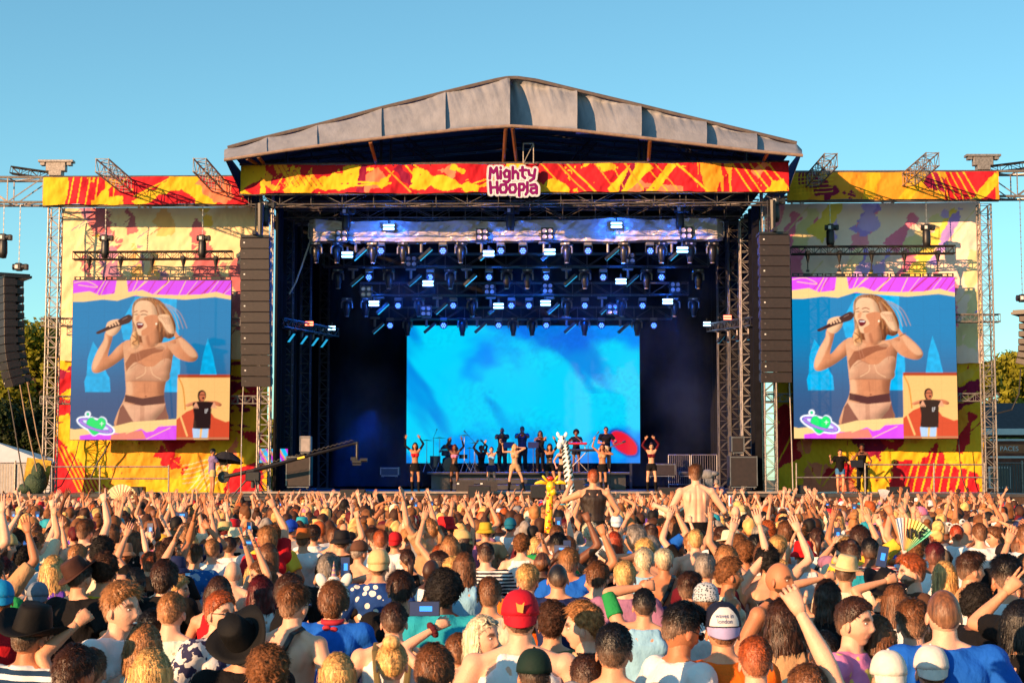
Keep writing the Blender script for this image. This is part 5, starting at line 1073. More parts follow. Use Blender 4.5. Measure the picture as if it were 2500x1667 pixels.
# x, y, head height (photo pixels), facing (0 = to the stage, 90 = right, 180 = camera), sex, hair, colour, skin, top, colour, label, short, options
H = [
 (292,1487,118,118,'m','quiff','light brown','pale','tee','white','smiling man in white T-shirt facing right with blue sunglasses pushed up on his head','the smiling man in white',dict(glasses='up',mouth=1)),
 (534,1497,102,128,'m','short','ginger','pale','shirt','white','ginger man in round sunglasses and leaf print shirt, mouth open, behind the black cowboy hat','the ginger man in sunglasses',dict(glasses='on',mouth=1,tmat='PR_LEAF')),
 (596,1570,112,-8,'m','crop','black','fair','tee','black','person under the big black cowboy hat with its brim tipped up, front left','the big black cowboy hat',dict(hat='cowboy',hatcol=S(14,13,14),hattilt=-38,hatpitch=38)),
 (70,1560,118,25,'m','crop','black','tan','shirt','navy','person in navy shirt with white stripes and black hat at bottom left','the striped navy shirt',dict(hat='cowboy',hatcol=S(16,14,15),tmat='STR_NAVY',hattilt=14)),
 (370,1652,132,-5,'f','long','blond','pale','tank','white','long haired blond woman cut off by the bottom edge, left of the black cowboy hat','the blond head at the bottom left',{}),
 (351,1580,108,8,'f','bob','light brown','pale','tank','mint','woman with light brown bob just above the blond head at the bottom edge','the light brown bob',{}),
 (180,1648,128,30,'m','messy','dark brown','tan','tee','red','brown haired person at the bottom edge with blue sunglasses on the head','the bottom left sunglasses',dict(glasses='up')),
 (418,1497,100,6,'m','crop','light brown','pale','tank','mint','man with cropped light brown hair and pale mint vest','the mint vest man',{}),
 (372,1540,92,70,'m','quiff','black','fair','tee','black','man with black quiff and side-on black sunglasses below the mint vest man','the black quiff',dict(glasses='big')),
 (255,1400,84,0,'m','curly','dark brown','fair','tank','yellow','man with thick dark curly hair and yellow vest, behind the smiling man in white','the dark curls',{}),
 (400,1413,80,12,'m','mop','dark brown','pale','jacket','black','dark mop haired person in black leather jacket right of the dark curly haired man','the black leather jacket',{}),
 (192,1412,84,25,'m','crop','dark brown','fair','tee','black','person in dark brown wide brimmed hat tilted to the left','the brown felt hat',dict(hat='fedora',hatcol=S(66,38,30),hattilt=-24,hatpitch=22)),
 (130,1394,74,0,'f','long','blond','fair','tank','purple','woman with straight golden hair and purple top','the golden hair and purple top',{}),
 (568,1400,64,5,'m',None,'','pale',None,'','bald shirtless man, head shining, right of the dark bob','the bald shirtless man',dict(skin2=1)),
 (298,1354,50,65,'m','crop','dark brown','tan','tee','tan','bearded man in tan bucket hat looking right','the tan bucket hat',dict(hat='bucket',hatcol=S(196,140,104,.8),stub=.9)),
 (332,1418,66,-10,'f','braids','black','brown','tank','tan','woman with thin dark braids right of the dark curly haired man','the braids',{}),
 (93,1462,70,-12,'m','crop','dark brown','fair','tee','black','person in backwards grey and blue cap at the left','the grey blue cap',dict(hat='cap',hatback=1,hatcol=S(120,132,150,.8))),
 (534,1448,78,3,'f','bob','dark brown','fair','tank','red','woman with glossy dark brown bob above the ginger man in sunglasses','the glossy dark bob',{}),
 (432,1441,60,95,'m','messy','blond','fair','tank','orange','messy blond man with white sunglasses, turned right, beside the glossy dark bob','the messy blond man',dict(glasses='up')),
 (475,1360,56,4,'m','fade','brown','fair','shirt','blue','man with high fade haircut in blue checked shirt','the blue checked shirt',dict(tmat='PLAID')),
 (5,1466,84,-20,'f','crop','brown','tan','tee','red','person in bright blue cap cut by the left edge','the bright blue cap',dict(hat='cap',hatback=1,hatcol=S(20,140,200,.8))),
 (56,1366,54,10,'m','curly','black','fair','tee','white','man with black curls and white T-shirt at the far left','the black curls at the far left',{}),
 (714,1480,102,30,'m','fade','brown','pale','skin','','bare backed man in sunglasses with a black strap across his shoulder','the bare back with black strap',dict(glasses='on',strap=1)),
 (814,1469,90,2,'m','mop','brown','fair','tee','blue','person in blue T-shirt and red bandana wearing a white unicorn headband','the unicorn headband',dict(unicorn=1)),
 (924,1384,74,2,'m','crop','brown','fair','shirt','cream','man in khaki backwards cap and white shirt with blue rings','the khaki cap',dict(hat='cap',hatback=1,hatcol=S(226,186,130,.85),tmat='PR_NAVY')),
 (978,1444,88,-3,'m','messy','dark brown','fair','tee','black','man with tousled dark hair between the khaki cap and the afro','the tousled dark hair',{}),
 (962,1520,96,0,'m','crop','dark brown','pale','tank','white','man in white vest with two olive straps over his shoulders','the olive straps',dict(straps=1,fat=1.15)),
 (1084,1452,90,5,'m','afro','black','dark','shirt','teal','person with rounded black afro and blue denim shirt','the black afro',{}),
 (930,1322,54,3,'m','short','ginger','pale','tee','white','short haired ginger person behind the khaki cap','the ginger behind the khaki cap',{}),
 (1050,1396,64,30,'m',None,'','dark','tank','white','bald dark skinned man with round sunglasses behind the afro','the bald man in round sunglasses',dict(glasses='on')),
 (957,1622,112,0,'f','bun','blond','pale','tank','black','blond woman with loose messy bun at the bottom edge','the blond bun',{}),
 (1059,1640,116,4,'m','mop','brown','fair','tee','maroon','brown haired head cut by the bottom edge, left of the red cap','the brown head at the bottom',{}),
 (655,1656,134,-8,'m','curly','brown','tan','tee','olive','big curly brown head cut by the bottom edge, right of the black cowboy hat','the curly head at the bottom',dict(hseed=2)),
 (823,1652,112,10,'f','long','blond','fair','tank','pink','streaked blond woman at the bottom edge below the unicorn headband','the streaked blond woman',dict(hseed=1)),
 (637,1446,74,-5,'f','wavy','dark red','fair','tank','white','woman with wavy dark red hair behind the bare backed man','the dark red hair',{}),
 (740,1320,50,10,'m','crop','brown','fair','tee','white','man in orange brown straw cowboy hat','the straw cowboy hat',dict(hat='straw',hatcol=S(190,96,40,.85))),
 (834,1324,52,0,'m','crop','black','fair','tee','black','person in black bucket hat with a pale band','the black bucket hat',dict(hat='bucket',hatcol=S(26,24,28))),
 (708,1294,44,20,'m','crop','brown','fair','tee','grey','person in bright blue backwards cap near the straw cowboy hat','the blue backwards cap',dict(hat='cap',hatback=1,hatcol=S(20,70,190,.8))),
 (875,1350,54,40,'m','crop','grey','fair','skin','','bare backed man in dark brown cap looking right','the dark brown cap',dict(hat='cap',hatcol=S(90,58,44))),
 (803,1392,72,15,'m','messy','grey','fair','tee','black','grey haired person behind the unicorn headband','the grey messy hair',{}),
 (1270,1514,124,0,'m','crop','dark brown','pale','tank','white','broad man in red backwards cap and white vest, front centre','the red cap man',dict(hat='cap',hatback=1,hatcol=S(196,24,44,.85),fat=1.3,capmark=1)),
 (1176,1556,106,150,'f','long','platinum blond','pale','tank','tan','surprised platinum blond woman facing the camera with square sunglasses on her head','the surprised blond woman',dict(glasses='up',mouth=1,hy=-25,aL=None)),
 (1348,1528,100,4,'m','curly','dark brown','fair','tee','olive','person with dark curls and blond tips right of the red cap man','the curls right of the red cap',{}),
 (1430,1534,110,-88,'m','curly','light brown','pale','shirt','tan','young man with light brown curls in profile facing left, leopard print shirt','the light brown curls in profile',dict(tmat='PR_LEO',hseed=1)),
 (1497,1592,130,10,'m','short','black','fair','tee','grey','man with short black hair and red ear, bottom, right of the curly profile','the short black hair',{}),
 (1194,1456,88,2,'m','short','brown','fair','tee','cream','man with short brown hair directly behind the red cap man on his left','the short brown hair behind the red cap',{}),
 (1287,1420,76,8,'m','fade','blond','pale','tee','orange','man with swirled blond crown above the red cap','the swirled blond crown',dict(hseed=2)),
 (1362,1414,78,0,'m','buzz','black','fair','tee','navy','man with black buzz cut beside the swirled blond crown','the black buzz cut',{}),
 (1458,1412,74,15,'m','messy','brown','pale','tank','tan','man with tousled top, long neck and bead necklace','the tousled top with long neck',{}),
 (1525,1412,80,4,'m','short','blond','pale','tee','mauve','short blond man in mauve T-shirt','the mauve T-shirt',{}),
 (1573,1372,60,5,'m','messy','platinum blond','fair','tee','light blue','platinum blond person with messy hair behind the mauve T-shirt','the messy platinum hair',{}),
 (1621,1374,62,0,'m','fade','platinum blond','tan','skin','','bare backed tanned man with bleached top and black strap','the bleached top',dict(strap=1)),
 (1186,1356,60,2,'m','topknot','dark brown','pale','tee','white','man with undercut in black and white striped T-shirt','the black and white stripes',dict(tmat='STR_BW')),
 (1133,1384,70,5,'f','long','brown','fair','tank','light blue','woman with very long straight brown hair left of the striped T-shirt','the very long brown hair',{}),
 (1107,1400,66,-5,'m','curly','blond','fair','tee','brown','man with blond curls next to the very long brown hair','the blond curls',{}),
 (1500,1322,48,0,'f','long','red','pale','tank','black','woman with bright copper hair','the copper hair',{}),
 (1441,1304,48,0,'m','curly','platinum blond','pale','tee','white','person with white blond curls below the rider in the black mesh vest','the white blond curls',{}),
 (1273,1334,52,8,'m','curly','brown','pale','tank','white','man with brown curls and white vest near the yellow giraffe','the brown curls by the giraffe',{}),
 (1245,1287,40,12,'m','crop','brown','fair','tee','white','person in teal backwards cap','the teal cap',dict(hat='cap',hatback=1,hatcol=S(20,110,140,.8))),
 (1505,1281,44,0,'m','crop','brown','fair','tee','white','person in white and light blue cap right of the mesh vest rider','the white and blue cap',dict(hat='cap',hatback=1,hatcol=S(205,222,240,.85))),
 (1186,1299,42,-10,'m','crop','brown','fair','tee','tan','person in mustard bucket hat','the mustard bucket hat',dict(hat='bucket',hatcol=S(206,170,50,.8))),
 (1304,1652,116,0,'m','crop','black','fair','tee','black','person in black and green cap cut by the bottom edge below the red cap','the black and green cap',dict(hat='cap',hatcol=S(20,40,34))),
 (1432,1660,118,5,'m','short','dark brown','fair','tee','grey','dark head cut by the bottom edge, below the curly profile','the dark head at the bottom',dict(hseed=1)),
 (1655,1540,122,62,'m','quiff','black','tan','tee','white','man in black sunglasses and white T-shirt leaning right, left of the london cap','the man in white with black sunglasses',dict(glasses='big',hp=18)),
 (1764,1542,122,0,'m','crop','brown','fair','tee','orange','person in navy, white and lilac backwards cap reading waves in london','the london cap',dict(hat='trucker',hatback=1,hatcol=S(24,28,48),london=1)),
 (1844,1618,120,4,'m','short','ginger','pale','tank','white','short haired ginger man at the bottom right of the london cap','the ginger man at the bottom',{}),
 (1897,1416,92,140,'m',None,'','tan','skin','','bald man with dark beard facing the camera, black strap on his bare shoulder','the bald bearded man',dict(stub=.95,strap=1,hy=-10)),
 (1912,1520,104,0,'f','wavy','dark brown','tan','tank','tan','woman with long wavy dark brown hair below the bald bearded man','the long wavy dark hair',{}),
 (1776,1406,76,85,'m','curly','brown','tan','tank','cream','man with brown curls in profile facing right','the brown curls in profile',dict(stub=.5,hseed=2)),
 (1720,1391,74,20,'m','short','grey','fair','tee','maroon','grey haired man behind the paisley bandana','the grey haired man',{}),
 (1680,1440,76,30,'m','quiff','dark brown','fair','tee','navy','dark haired man with sunglasses on his head, left of the grey haired man','the dark quiff with sunglasses',dict(glasses='up')),
 (1723,1470,80,5,'f','crop','brown','fair','tee','white','person in black and white paisley bandana above the london cap','the paisley bandana',dict(hat='beanie',hatcol=S(60,70,84),paisley=1)),
 (1962,1356,62,0,'f','crop','brown','fair','tank','white','person in bright red bucket hat','the red bucket hat',dict(hat='bucket',hatcol=S(206,14,18,.85))),
 (1698,1322,56,0,'m','short','blond','pale','skin','','short blond man carrying the shirtless rider','the blond man under the rider',{}),
 (2077,1520,118,128,'m','short','dark brown','pale','tee','pink','man with painted forehead in pink and yellow tie-dye T-shirt facing right of the camera','the tie-dye man',dict(tmat='TIED',stub=.25)),
 (2304,1502,130,3,'m','buzz','brown','pale','tee','blue','man with brown buzz cut in bright blue T-shirt at the bottom right','the blue T-shirt man',dict(fat=1.1)),
 (2228,1526,112,8,'m','fade','brown','pale','tank','blue','man with faded brown hair and blue vest touching the blue T-shirt man','the blue vest man',{}),
 (2378,1480,92,78,'m','curly','black','brown','tee','black','dark curly man in square black sunglasses facing right','the square black sunglasses',dict(glasses='big',hseed=2)),
 (2230,1399,80,-95,'m','quiff','ginger','pale','tee','brown','auburn haired bearded man in profile facing left','the auburn man in profile',dict(stub=.8)),
 (2306,1409,76,5,'f','long','blond','fair','tank','pink','woman with long golden blond hair right of the auburn man in profile','the long golden hair',dict(hseed=1)),
 (2456,1412,98,10,'m','quiff','black','fair','tee','white','man with big black quiff in white T-shirt with black strap at the right edge','the big black quiff',dict(strap=1)),
 (2363,1393,80,80,'m','quiff','dark brown','fair','tank','tan','man with dark pushed back hair in profile facing right','the dark profile on the right',{}),
 (2077,1356,74,2,'m','topknot','dark brown','fair','tank','teal','man with shaved sides and top knot in turquoise vest','the turquoise vest',{}),
 (2124,1347,62,5,'m','short','black','brown','tee','red','black haired man in red and white striped T-shirt','the red stripes',dict(tmat='STR_RED')),
 (2150,1442,76,25,'f','crop','black','fair','tank','black','person in black cowboy hat with white beads below the red stripes','the beaded black hat',dict(hat='cowboy',hatcol=S(18,16,20),hattilt=24,hatpitch=16)),
 (2142,1560,110,6,'f','long','brown','fair','tank','tan','woman with long auburn brown hair right of the tie-dye man','the auburn brown hair',dict(hseed=1)),
 (2484,1524,110,60,'f','bob','black','fair','tank','black','woman with black bob and mirrored sunglasses cut by the right edge','the black bob at the right edge',dict(glasses='big')),
 (2170,1658,118,0,'m','crop','grey','fair','tee','blue','person in white cap cut by the bottom edge, left of the other white cap','the left white cap',dict(hat='cap',hatback=1,hatcol=S(226,216,205,.9))),
 (2273,1642,112,5,'m','crop','brown','fair','tee','black','person in white cap cut by the bottom edge, below the blue T-shirt man','the right white cap',dict(hat='cap',hatback=1,hatcol=S(222,214,206,.9))),
 (2062,1400,72,25,'m','crop','dark brown','fair','tee','cream','person in cream boater hat with black band','the cream boater hat',dict(hat='straw',hatcol=S(220,190,140,.9),hattilt=10)),
 (1953,1304,50,0,'m','curly','brown','fair','tank','white','person with tight brown curls above the red bucket hat','the tight curls',{}),
 (2335,1306,46,0,'f','short','red','fair','tee','white','person with short copper hair and a cow ear headband','the cow ear headband',dict(cow=1)),
 (2392,1306,54,0,'m','short','brown','pale','tee','white','man in white T-shirt with two grey straps near the cow ear headband','the grey straps',{}),
 (2450,1358,52,0,'m','crop','black','fair','tee','black','person in black cap with a white emblem near the right edge','the black cap with emblem',dict(hat='cap',hatback=1,hatcol=S(24,20,24))),
 (2043,1268,40,10,'f','long','blond','pale','tank','white','blond person in brown cap','the brown cap',dict(hat='cap',hatback=1,hatcol=S(96,56,40))),
 (2205,1245,34,0,'m','crop','brown','fair','tee','black','person in grey green cap','the grey green cap',dict(hat='cap',hatback=1,hatcol=S(112,110,96))),
 (2012,1596,104,0,'m','short','black','fair','tee','cream','dark haired head with red ears behind the long raised arm, bottom right','the head behind the long arm',dict(hseed=1)),
 (1972,1700,146,0,'m','short','brown','pale','tee','pink','person below the bottom edge whose long bare arm rises high with a bent wrist','the long raised arm',dict(aR=(1944,1428),kR='relax',hR=(1,.0,-.1))),
 (222,1640,100,0,'m','short','brown','fair','tee','white','person at the bottom left raising a clenched fist','the raised fist at the left',dict(aL=(188,1490),kL='fist')),
 (130,1352,44,0,'m','short','brown','fair','tee','white','man stretching a bare arm with spread fingers high over the left crowd','the tall spread hand',dict(aR=(150,1262),kR='open')),
 (40,1420,56,10,'m','short','brown','fair','tee','grey','person at the left edge pointing one finger up','the pointing finger at the left edge',dict(aL=(20,1390),kL='point')),
 (1118,1596,88,6,'f','crop','brown','pale','tank','cream','person holding a phone sideways with a maroon scrunchie on the wrist','the sideways phone',dict(aL=(1066,1502),kL='grip',scr=1)),
 (1572,1480,84,4,'m','crop','black','fair','tank','light blue','person with a green sleeve punching a bare forearm up behind the black sunglasses','the green sleeve',dict(aL=(1568,1408),kL='fist',gs=1)),
 (2186,1470,84,4,'f','long','brown','fair','tank','white','woman raising a small phone, green watch on her wrist','the raised phone on the right',dict(aL=(2165,1392),kL='grip')),
 (2020,1460,80,3,'f','wavy','dark brown','fair','tank','black','woman with blue nails raising a hand with white bracelets','the blue nails',dict(aL=(2014,1386),kL='fist')),
 (2232,1352,58,4,'m','curly','brown','tan','tank','cream','curly haired person holding up the pastel fan','the fan holder',dict(aL=(2204,1352),kL='grip')),
 (560,1336,48,6,'m','short','dark brown','fair','shirt','white','person filming with a blue phone over the crowd, red cup in the other hand','the red cup',dict(aR=(632,1332),kR='grip',aL=(605,1340),kL='grip')),
 (838,1420,64,8,'m','short','brown','fair','tank','white','person holding an upright phone behind the unicorn headband','the upright phone',dict(aR=(842,1404),kR='grip')),
]
H.sort(key=lambda h: -h[1])
HP = []                                            # placed heroes: X, Y, px, py, h, short
HOBJ = {}
def place(x, y, h, z0=0):
    s = min(1.16, max(.88, HC/(HCZ+.25*(y-YH)/h))); t = (P(x, y, 1).z-HC); Y = (HCZ*s-HC)/t if t < 0 else 30
    return P(x, y, Y), s
PMAT = dict(STR_BW=STR_BW, STR_NAVY=STR_NAVY, STR_RED=STR_RED, PR_NAVY=PR_NAVY, PR_LEO=PR_LEO, PR_LEAF=PR_LEAF, PLAID=PLAID, TIED=TIED)
def local(W_, X, Y, s, yaw): v = Vector((W_.x-X, W_.y-Y, W_.z))/s; return Matrix.Rotation(R(yaw), 3, 'Z') @ v
for n_, (x, y, h, yaw, sex, hair, hcol, skin, top, tcol, label, short, o) in enumerate(H):
    p, s = place(x, y, h); X, Y = p.x, p.y-.02
    custom = any(k in o for k in ('aR', 'aL', 'stub', 'mouth', 'fat', 'hy', 'hp')) and not (o.get('aL', 1) is None and False)
    kw = {}
    for a in ('R', 'L'):
        t = o.get('a'+a)
        if t: w_ = P(t[0], t[1]+.075*F/Y*s, Y+.16); kw['w'+a] = tuple(local(w_, X, Y, s, yaw)); kw['k'+a] = o.get('k'+a, 'open'); kw['h'+a] = o.get('h'+a)
    if custom:
        f = Fig(sex, fat=o.get('fat', 1), headyaw=o.get('hy', 0), headpitch=-o.get('hp', 0)*-1, **kw); V, T, C = f.body(.0105, True, o.get('stub', 0), o.get('mouth', 0)); bm_ = me_of('person', V, T, C); key = 'h%d' % n_
    else: pose = ('down', 'chest')[n_ % 2]; f, bm_ = get_body(sex, pose); key = (sex, pose)
    tp = None if top in (None, 'skin') else top
    ob = person(X, Y, s, yaw, f, bm_, key, skin, hair, hcol, tp, tcol or 'white', label, 'person', None, o.get('hat'), o.get('hatcol'), o.get('glasses'), bool(o.get('hatback')), o.get('hattilt', 0), PMAT.get(o.get('tmat')), o.get('hseed', 0), hatpitch=o.get('hatpitch', 0))
    HP.append((X, Y, x, y, h, short)); HOBJ[short] = (ob, f, X, Y, s, yaw)
    if o.get('strap'): add_strap(ob, f)
    if o.get('gs'): mb = MB(); f.arm(mb, -1, .013, .35, .98); V, T = remesh(mb, .012, 2); g_ = obj('sleeve', me_of('sleeve', V, T), CLM, ob); solid(g_, TOPC['green'])
    if o.get('straps'):
        mb = MB()
        for q in (-1, 1):
            for a, b in (((q*.11, -.118, 1.46), (q*.085, -.15, 1.2)), ((q*.11, -.118, 1.46), (q*.11, .02, 1.50))):
                a, b = Vector(a), Vector(b); d = (b-a).normalized(); sd_ = Vector((.02, 0, 0)); nn = sd_.cross(d).normalized()*.005; mb.loft([(a, sd_, nn), (b, sd_, nn)], 6)
        st = mb.build('strap', M('olive_strap', S(110, 96, 56, .8), .8), ob)
    hl = lambda v: f.hc()+f.hrot().to_matrix() @ Vector(v)
    if o.get('unicorn'):
        mb = MB(); mb.ell((-.085, -.0, .135), (.036, .02, .055), 12, 8, rot=(0, -.5, 0)); mb.ell((.085, -.0, .135), (.036, .02, .055), 12, 8, rot=(0, .5, 0)); mb.path([(.10*math.sin(a), 0, .015+.125*math.cos(a)) for a in np.linspace(-1.5, 1.5, 12)], .012, 8); mb.ell((0, 0, .145), (.04, .03, .02), 10, 6)
        hb = mb.build('unicorn_headband', WHITE, ob, True, loc=hl((0, 0, .01))); mb = MB()
        for k in range(7): mb.tube((0, 0, .15+k*.016), (0, 0, .17+k*.016), .020-.0026*k, .0165-.0026*k, 10, mi=k % 2)
        mb.build('horn', [M('horn_gold', S(220, 170, 130, .8), .4), M('horn_violet', S(150, 110, 150, .8), .4)], hb)
        mb = MB(); mb.lathe([(.074, 1.475), (.088, 1.49), (.078, 1.515), (.07, 1.49)], (0, -.002, 0), 16); mb.ell((-.03, -.09, 1.46), (.03, .015, .02), 8, 5); mb.ell((.02, -.09, 1.45), (.03, .015, .02), 8, 5); mb.build('bandana', M('red_bandana', S(190, 30, 50, .8), .8, bump=.004), ob, True)
    if o.get('cow'):
        mb = MB(); mb.ell((-.09, 0, .13), (.055, .015, .03), 10, 6, rot=(0, .4, 0)); mb.ell((.08, 0, .17), (.045, .015, .035), 10, 6, rot=(0, -.7, 0)); mb.path([(.10*math.sin(a), 0, .015+.125*math.cos(a)) for a in np.linspace(-1.4, 1.4, 9)], .01, 6); mb.ell((-.095, -.013, .13), (.02, .01, .014), 8, 5, mi=1).ell((.085, -.013, .175), (.018, .01, .016), 8, 5, mi=1); mb.build('ear_headband', [WHITE, BLK], ob, True, loc=hl((0, 0, .01)))
    if o.get('capmark'): tg = MB().prism([(-.022, -.1165, .085), (-.014, -.1175, .04), (.012, -.1175, .034), (.02, -.1165, .088), (.008, -.1165, .074), (-.010, -.1165, .076)], (0, -.004, 0)).build('cap_emblem', M('gold_thread', S(220, 160, 70, .8), .6), ob, loc=hl((0, 0, .012)))
    if o.get('london'):
        M3 = M('cap_lilac', S(170, 160, 205, .85), .8); mb = MB(); cap_ = [c for c in kids(ob) if c.name.startswith('cap')][0]
        vis = [c for c in kids(cap_)][0]; vis.active_material_index = 0
        m2 = vis.data.copy(); m2.materials.clear(); m2.materials.append(M3); vis.data = m2
        V = []; n1 = 14; n2 = 9                                   # white front panel
        for j in range(n2+1):
            for i in range(n1+1):
                e = math.radians(3+50*j/n2); a = (i/n1-.5)*1.7*(1-.62*(j/n2)**2.2); r_ = math.cos(e)**.75; V.append((.0985*r_*math.sin(a), -.004+.1185*r_*math.cos(a), .018+.1235*math.sin(e)))
        pn = obj('front_panel', newmesh('front_panel', V, grid_faces(n1, n2), smooth=True), WHITE, cap_)
        for i, (tx, z_) in enumerate((('waves in', .066), ('london', .040))):
            cu = bpy.data.curves.new('t', 'FONT'); cu.body = tx; cu.size = .030; cu.align_x = 'CENTER'; cu.extrude = 0; cu.offset = .0006; to = bpy.data.objects.new('t', cu); COL.objects.link(to)
            dg = bpy.context.evaluated_depsgraph_get(); me = bpy.data.meshes.new_from_object(to.evaluated_get(dg)); bpy.data.objects.remove(to)
            for v in me.vertices:
                e = math.asin(min(.99, (z_+v.co.y-.018)/.1235)); r_ = math.cos(e)**.75; a = v.co.x/(.108*r_); v.co = (-.0990*r_*math.sin(-a)*1.0*(1), -.004+.1195*r_*math.cos(a), z_+v.co.y)
                v.co.x = -v.co.x
            obj('lettering', me, M('navy_thread', S(50, 60, 120, .7), .7), pn)
    if o.get('paisley'):
        e = [c for c in kids(ob) if c.name.startswith('headscarf')]
        if e: m2 = e[0].data.copy(); m2.materials.clear(); m2.materials.append(pattern_mat('print', S(30, 50, 64), S(200, 205, 210, .8), 60)); e[0].data = m2
    if o.get('scr'):
        wv = f.wr[-1]; d = (f.el[-1]-wv).normalized(); mb = MB(); u = d.orthogonal().normalized(); v = d.cross(u)
        for k in range(12): a = k/12*2*math.pi; mb.ell(wv+d*.03+(u*math.cos(a)+v*math.sin(a))*.036, (.020, .020, .020), 8, 5)
        mb.build('scrunchie', M('maroon_velvet', S(84, 8, 24, .9), .9), ob, True)

# --- everybody else
HS = ['short']*5+['crop']*2+['fade']*4+['quiff']*3+['messy']*4+['curly']*4+['mop']*2+['buzz']*2+['balding', 'topknot']; HSF = ['long']*8+['wavy']*4+['bob']*4+['pony']*3+['bun']*2+['braids', 'mop']
HCOLS = ['dark brown']*11+['brown']*10+['light brown']*6+['blond']*5+['black']*4+['ginger']*2+['grey', 'platinum blond', 'dark red']
TC = ['white']*8+['black']*7+['cream', 'tan', 'grey', 'brown', 'navy', 'khaki']+['blue', 'navy', 'red', 'pink', 'teal', 'grey', 'yellow', 'green', 'light blue', 'mauve', 'cream', 'olive', 'orange', 'tan', 'purple', 'maroon']
SKS = ['pale']*6+['fair']*9+['tan']*4+['brown']*2+['dark']
rc = random.Random(11); cells = []
Y = 6.9
while Y < 50.5:
    wX = .315*Y+.6; x = -wX+rc.uniform(0, .6)
    while x < wX: cells.append((x+rc.uniform(-.13, .13), Y+rc.uniform(-.2, .2))); x += rc.uniform(.47, .64)
    Y += .56
auto = []
RID = [(1449, 1200, 24.0, 75), (1699, 1200, 22.0, 100), (1297, 1190, 34.0, 18)]
for (X, Y) in cells:
    s = rc.gauss(1.0 if Y < 36 else .95, .04); s = min(1.11, max(.89, s)); px, py = proj(Vector((X, Y, HCZ*s))); ph = .25*s*F/Y; ok = True
    for hx, hy_, hpx, hpy, hh, _ in HP:
        if (X-hx)**2+(Y-hy_)**2 < .17: ok = False; break
        if Y < hy_ and abs(px-hpx) < (ph+hh)*.40 and py-ph*.55 < hpy+hh*.95 and py+ph > hpy-hh*.5: ok = False; break
    if not ok: continue
    auto.append((X, Y, s, px, py, ph))
auto.sort(key=lambda a: a[1])
n_ind = 300-len(H)-14
PHONES = []; LASTP = []
POSEW = {'near': ['down']*9+['chest']*5+['upR', 'pointL', 'bentL', 'bentR', 'phone', 'fistR'], 'mid': ['down']*7+['chest']*3+['upR', 'upL', 'both', 'pointR', 'bentL', 'bentR', 'phone', 'fistR'], 'far': ['down']*4+['chest']+['upR', 'upL', 'both', 'pointL', 'pointR', 'fistR', 'bentL', 'bentR', 'phone', 'over', 'both', 'upL', 'upR']}
ptxt = {'down': '', 'chest': '', 'upR': ', right arm up', 'upL': ', left arm up', 'pointL': ', pointing up', 'pointR': ', finger raised', 'both': ', both arms up', 'fistR': ', fist raised', 'bentL': ', two fingers up', 'bentR': ', hand lifted', 'phone': ', filming', 'over': ', hands overhead'}
used = set(h[10] for h in H); SEEN = set()
nhat = 0
for (X, Y, s, px, py, ph) in auto[:n_ind]:
    sex = 'f' if rc.random() < .34 else 'm'; hair = rc.choice(HSF if sex == 'f' else HS); hc_ = rc.choice(HCOLS); top = rc.choice(['tee', 'tee', 'tank', 'shirt', 'tank'] if sex == 'm' else ['tank', 'tank', 'tee']); tcol = rc.choice(TC); skin = rc.choice(SKS)
    if hc_ in ('blond', 'ginger', 'platinum blond', 'light brown') and skin in ('brown', 'dark'): skin = 'fair'
    bare = sex == 'm' and rc.random() < .13
    pose = rc.choice(POSEW['near' if Y < 11 else 'mid'])
    if Y < 9: pose = rc.choice(['down', 'chest'])
    yaw = rc.gauss(0, 13) if rc.random() < .8 else rc.choice([-1, 1])*rc.uniform(40, 110); hat = None; hcl = None; hn = ''
    if rc.random() < .11:
        hat, hn = rc.choice([('cap', 'cap'), ('cap', 'cap'), ('bucket', 'bucket hat'), ('straw', 'straw hat')]); cn = rc.choice(['white', 'black', 'pink', 'navy', 'khaki', 'red', 'green']) if hat != 'straw' else 'cream'; hcl = TOPC[cn]; hn = ' in %s %s' % (cn, hn); hair = 'crop' if hair not in ('long', 'wavy') else hair
    f, bm_ = get_body(sex, pose)
    who = 'man' if sex == 'm' else 'woman'
    tt = 'bare shoulders' if bare else '%s %s' % (tcol, {'tee': 'T-shirt', 'tank': 'vest', 'shirt': 'shirt'}[top])
    hd = {'mop': 'mop', 'quiff': 'swept up', 'buzz': 'buzzed', 'balding': 'balding', 'topknot': 'undercut', 'bun': 'bun of', 'pony': 'ponytailed', 'braids': 'braided', 'bob': 'bobbed', 'fade': 'faded', 'crop': 'cropped'}.get(hair, hair)
    near = sorted(HP, key=lambda q: (q[2]-px)**2+((q[3]-py)*1.3)**2)
    lab = None
    for q in near[:14]:
        dx, dy = px-q[2], py-q[3]; rel = ('left of' if dx < 0 else 'right of') if abs(dx) > abs(dy)*1.2 else ('above' if dy < 0 else 'below')
        base = '%s %s hair%s, %s%s, %s %s' % (hd, hc_, hn, tt, ptxt[pose], rel, q[5])
        if len(base.split()) <= 16 and base not in used: lab = base; break
    if lab is None:
        q = near[0]; lab = '%s %s hair, %s, %s %s' % (hd, hc_, tt, 'far left of' if px < q[2] else 'far right of', q[5])
    used.add(lab)
    LASTP[:] = [person(X, Y, s, yaw, f, bm_, (sex, pose), skin, hair, hc_, None if bare else top, tcol, lab, 'person', 'festival crowd near the camera', hat, hcl, 'up' if rc.random() < .05 and not hat else ('on' if rc.random() < .12 else None), True, 0, None, rc.choice((0, 1)) if hair in ('short', 'messy', 'curly', 'long', 'fade', 'quiff') else 0, lcol=TOPC[rc.choice(['navy', 'black', 'olive', 'grey'])]).name]
    if rc.random() < .16: add_strap(bpy.data.objects[LASTP[0]], f, None, rc.random() < .5)
    if pose == 'phone': PHONES.append((X, Y, s, yaw))
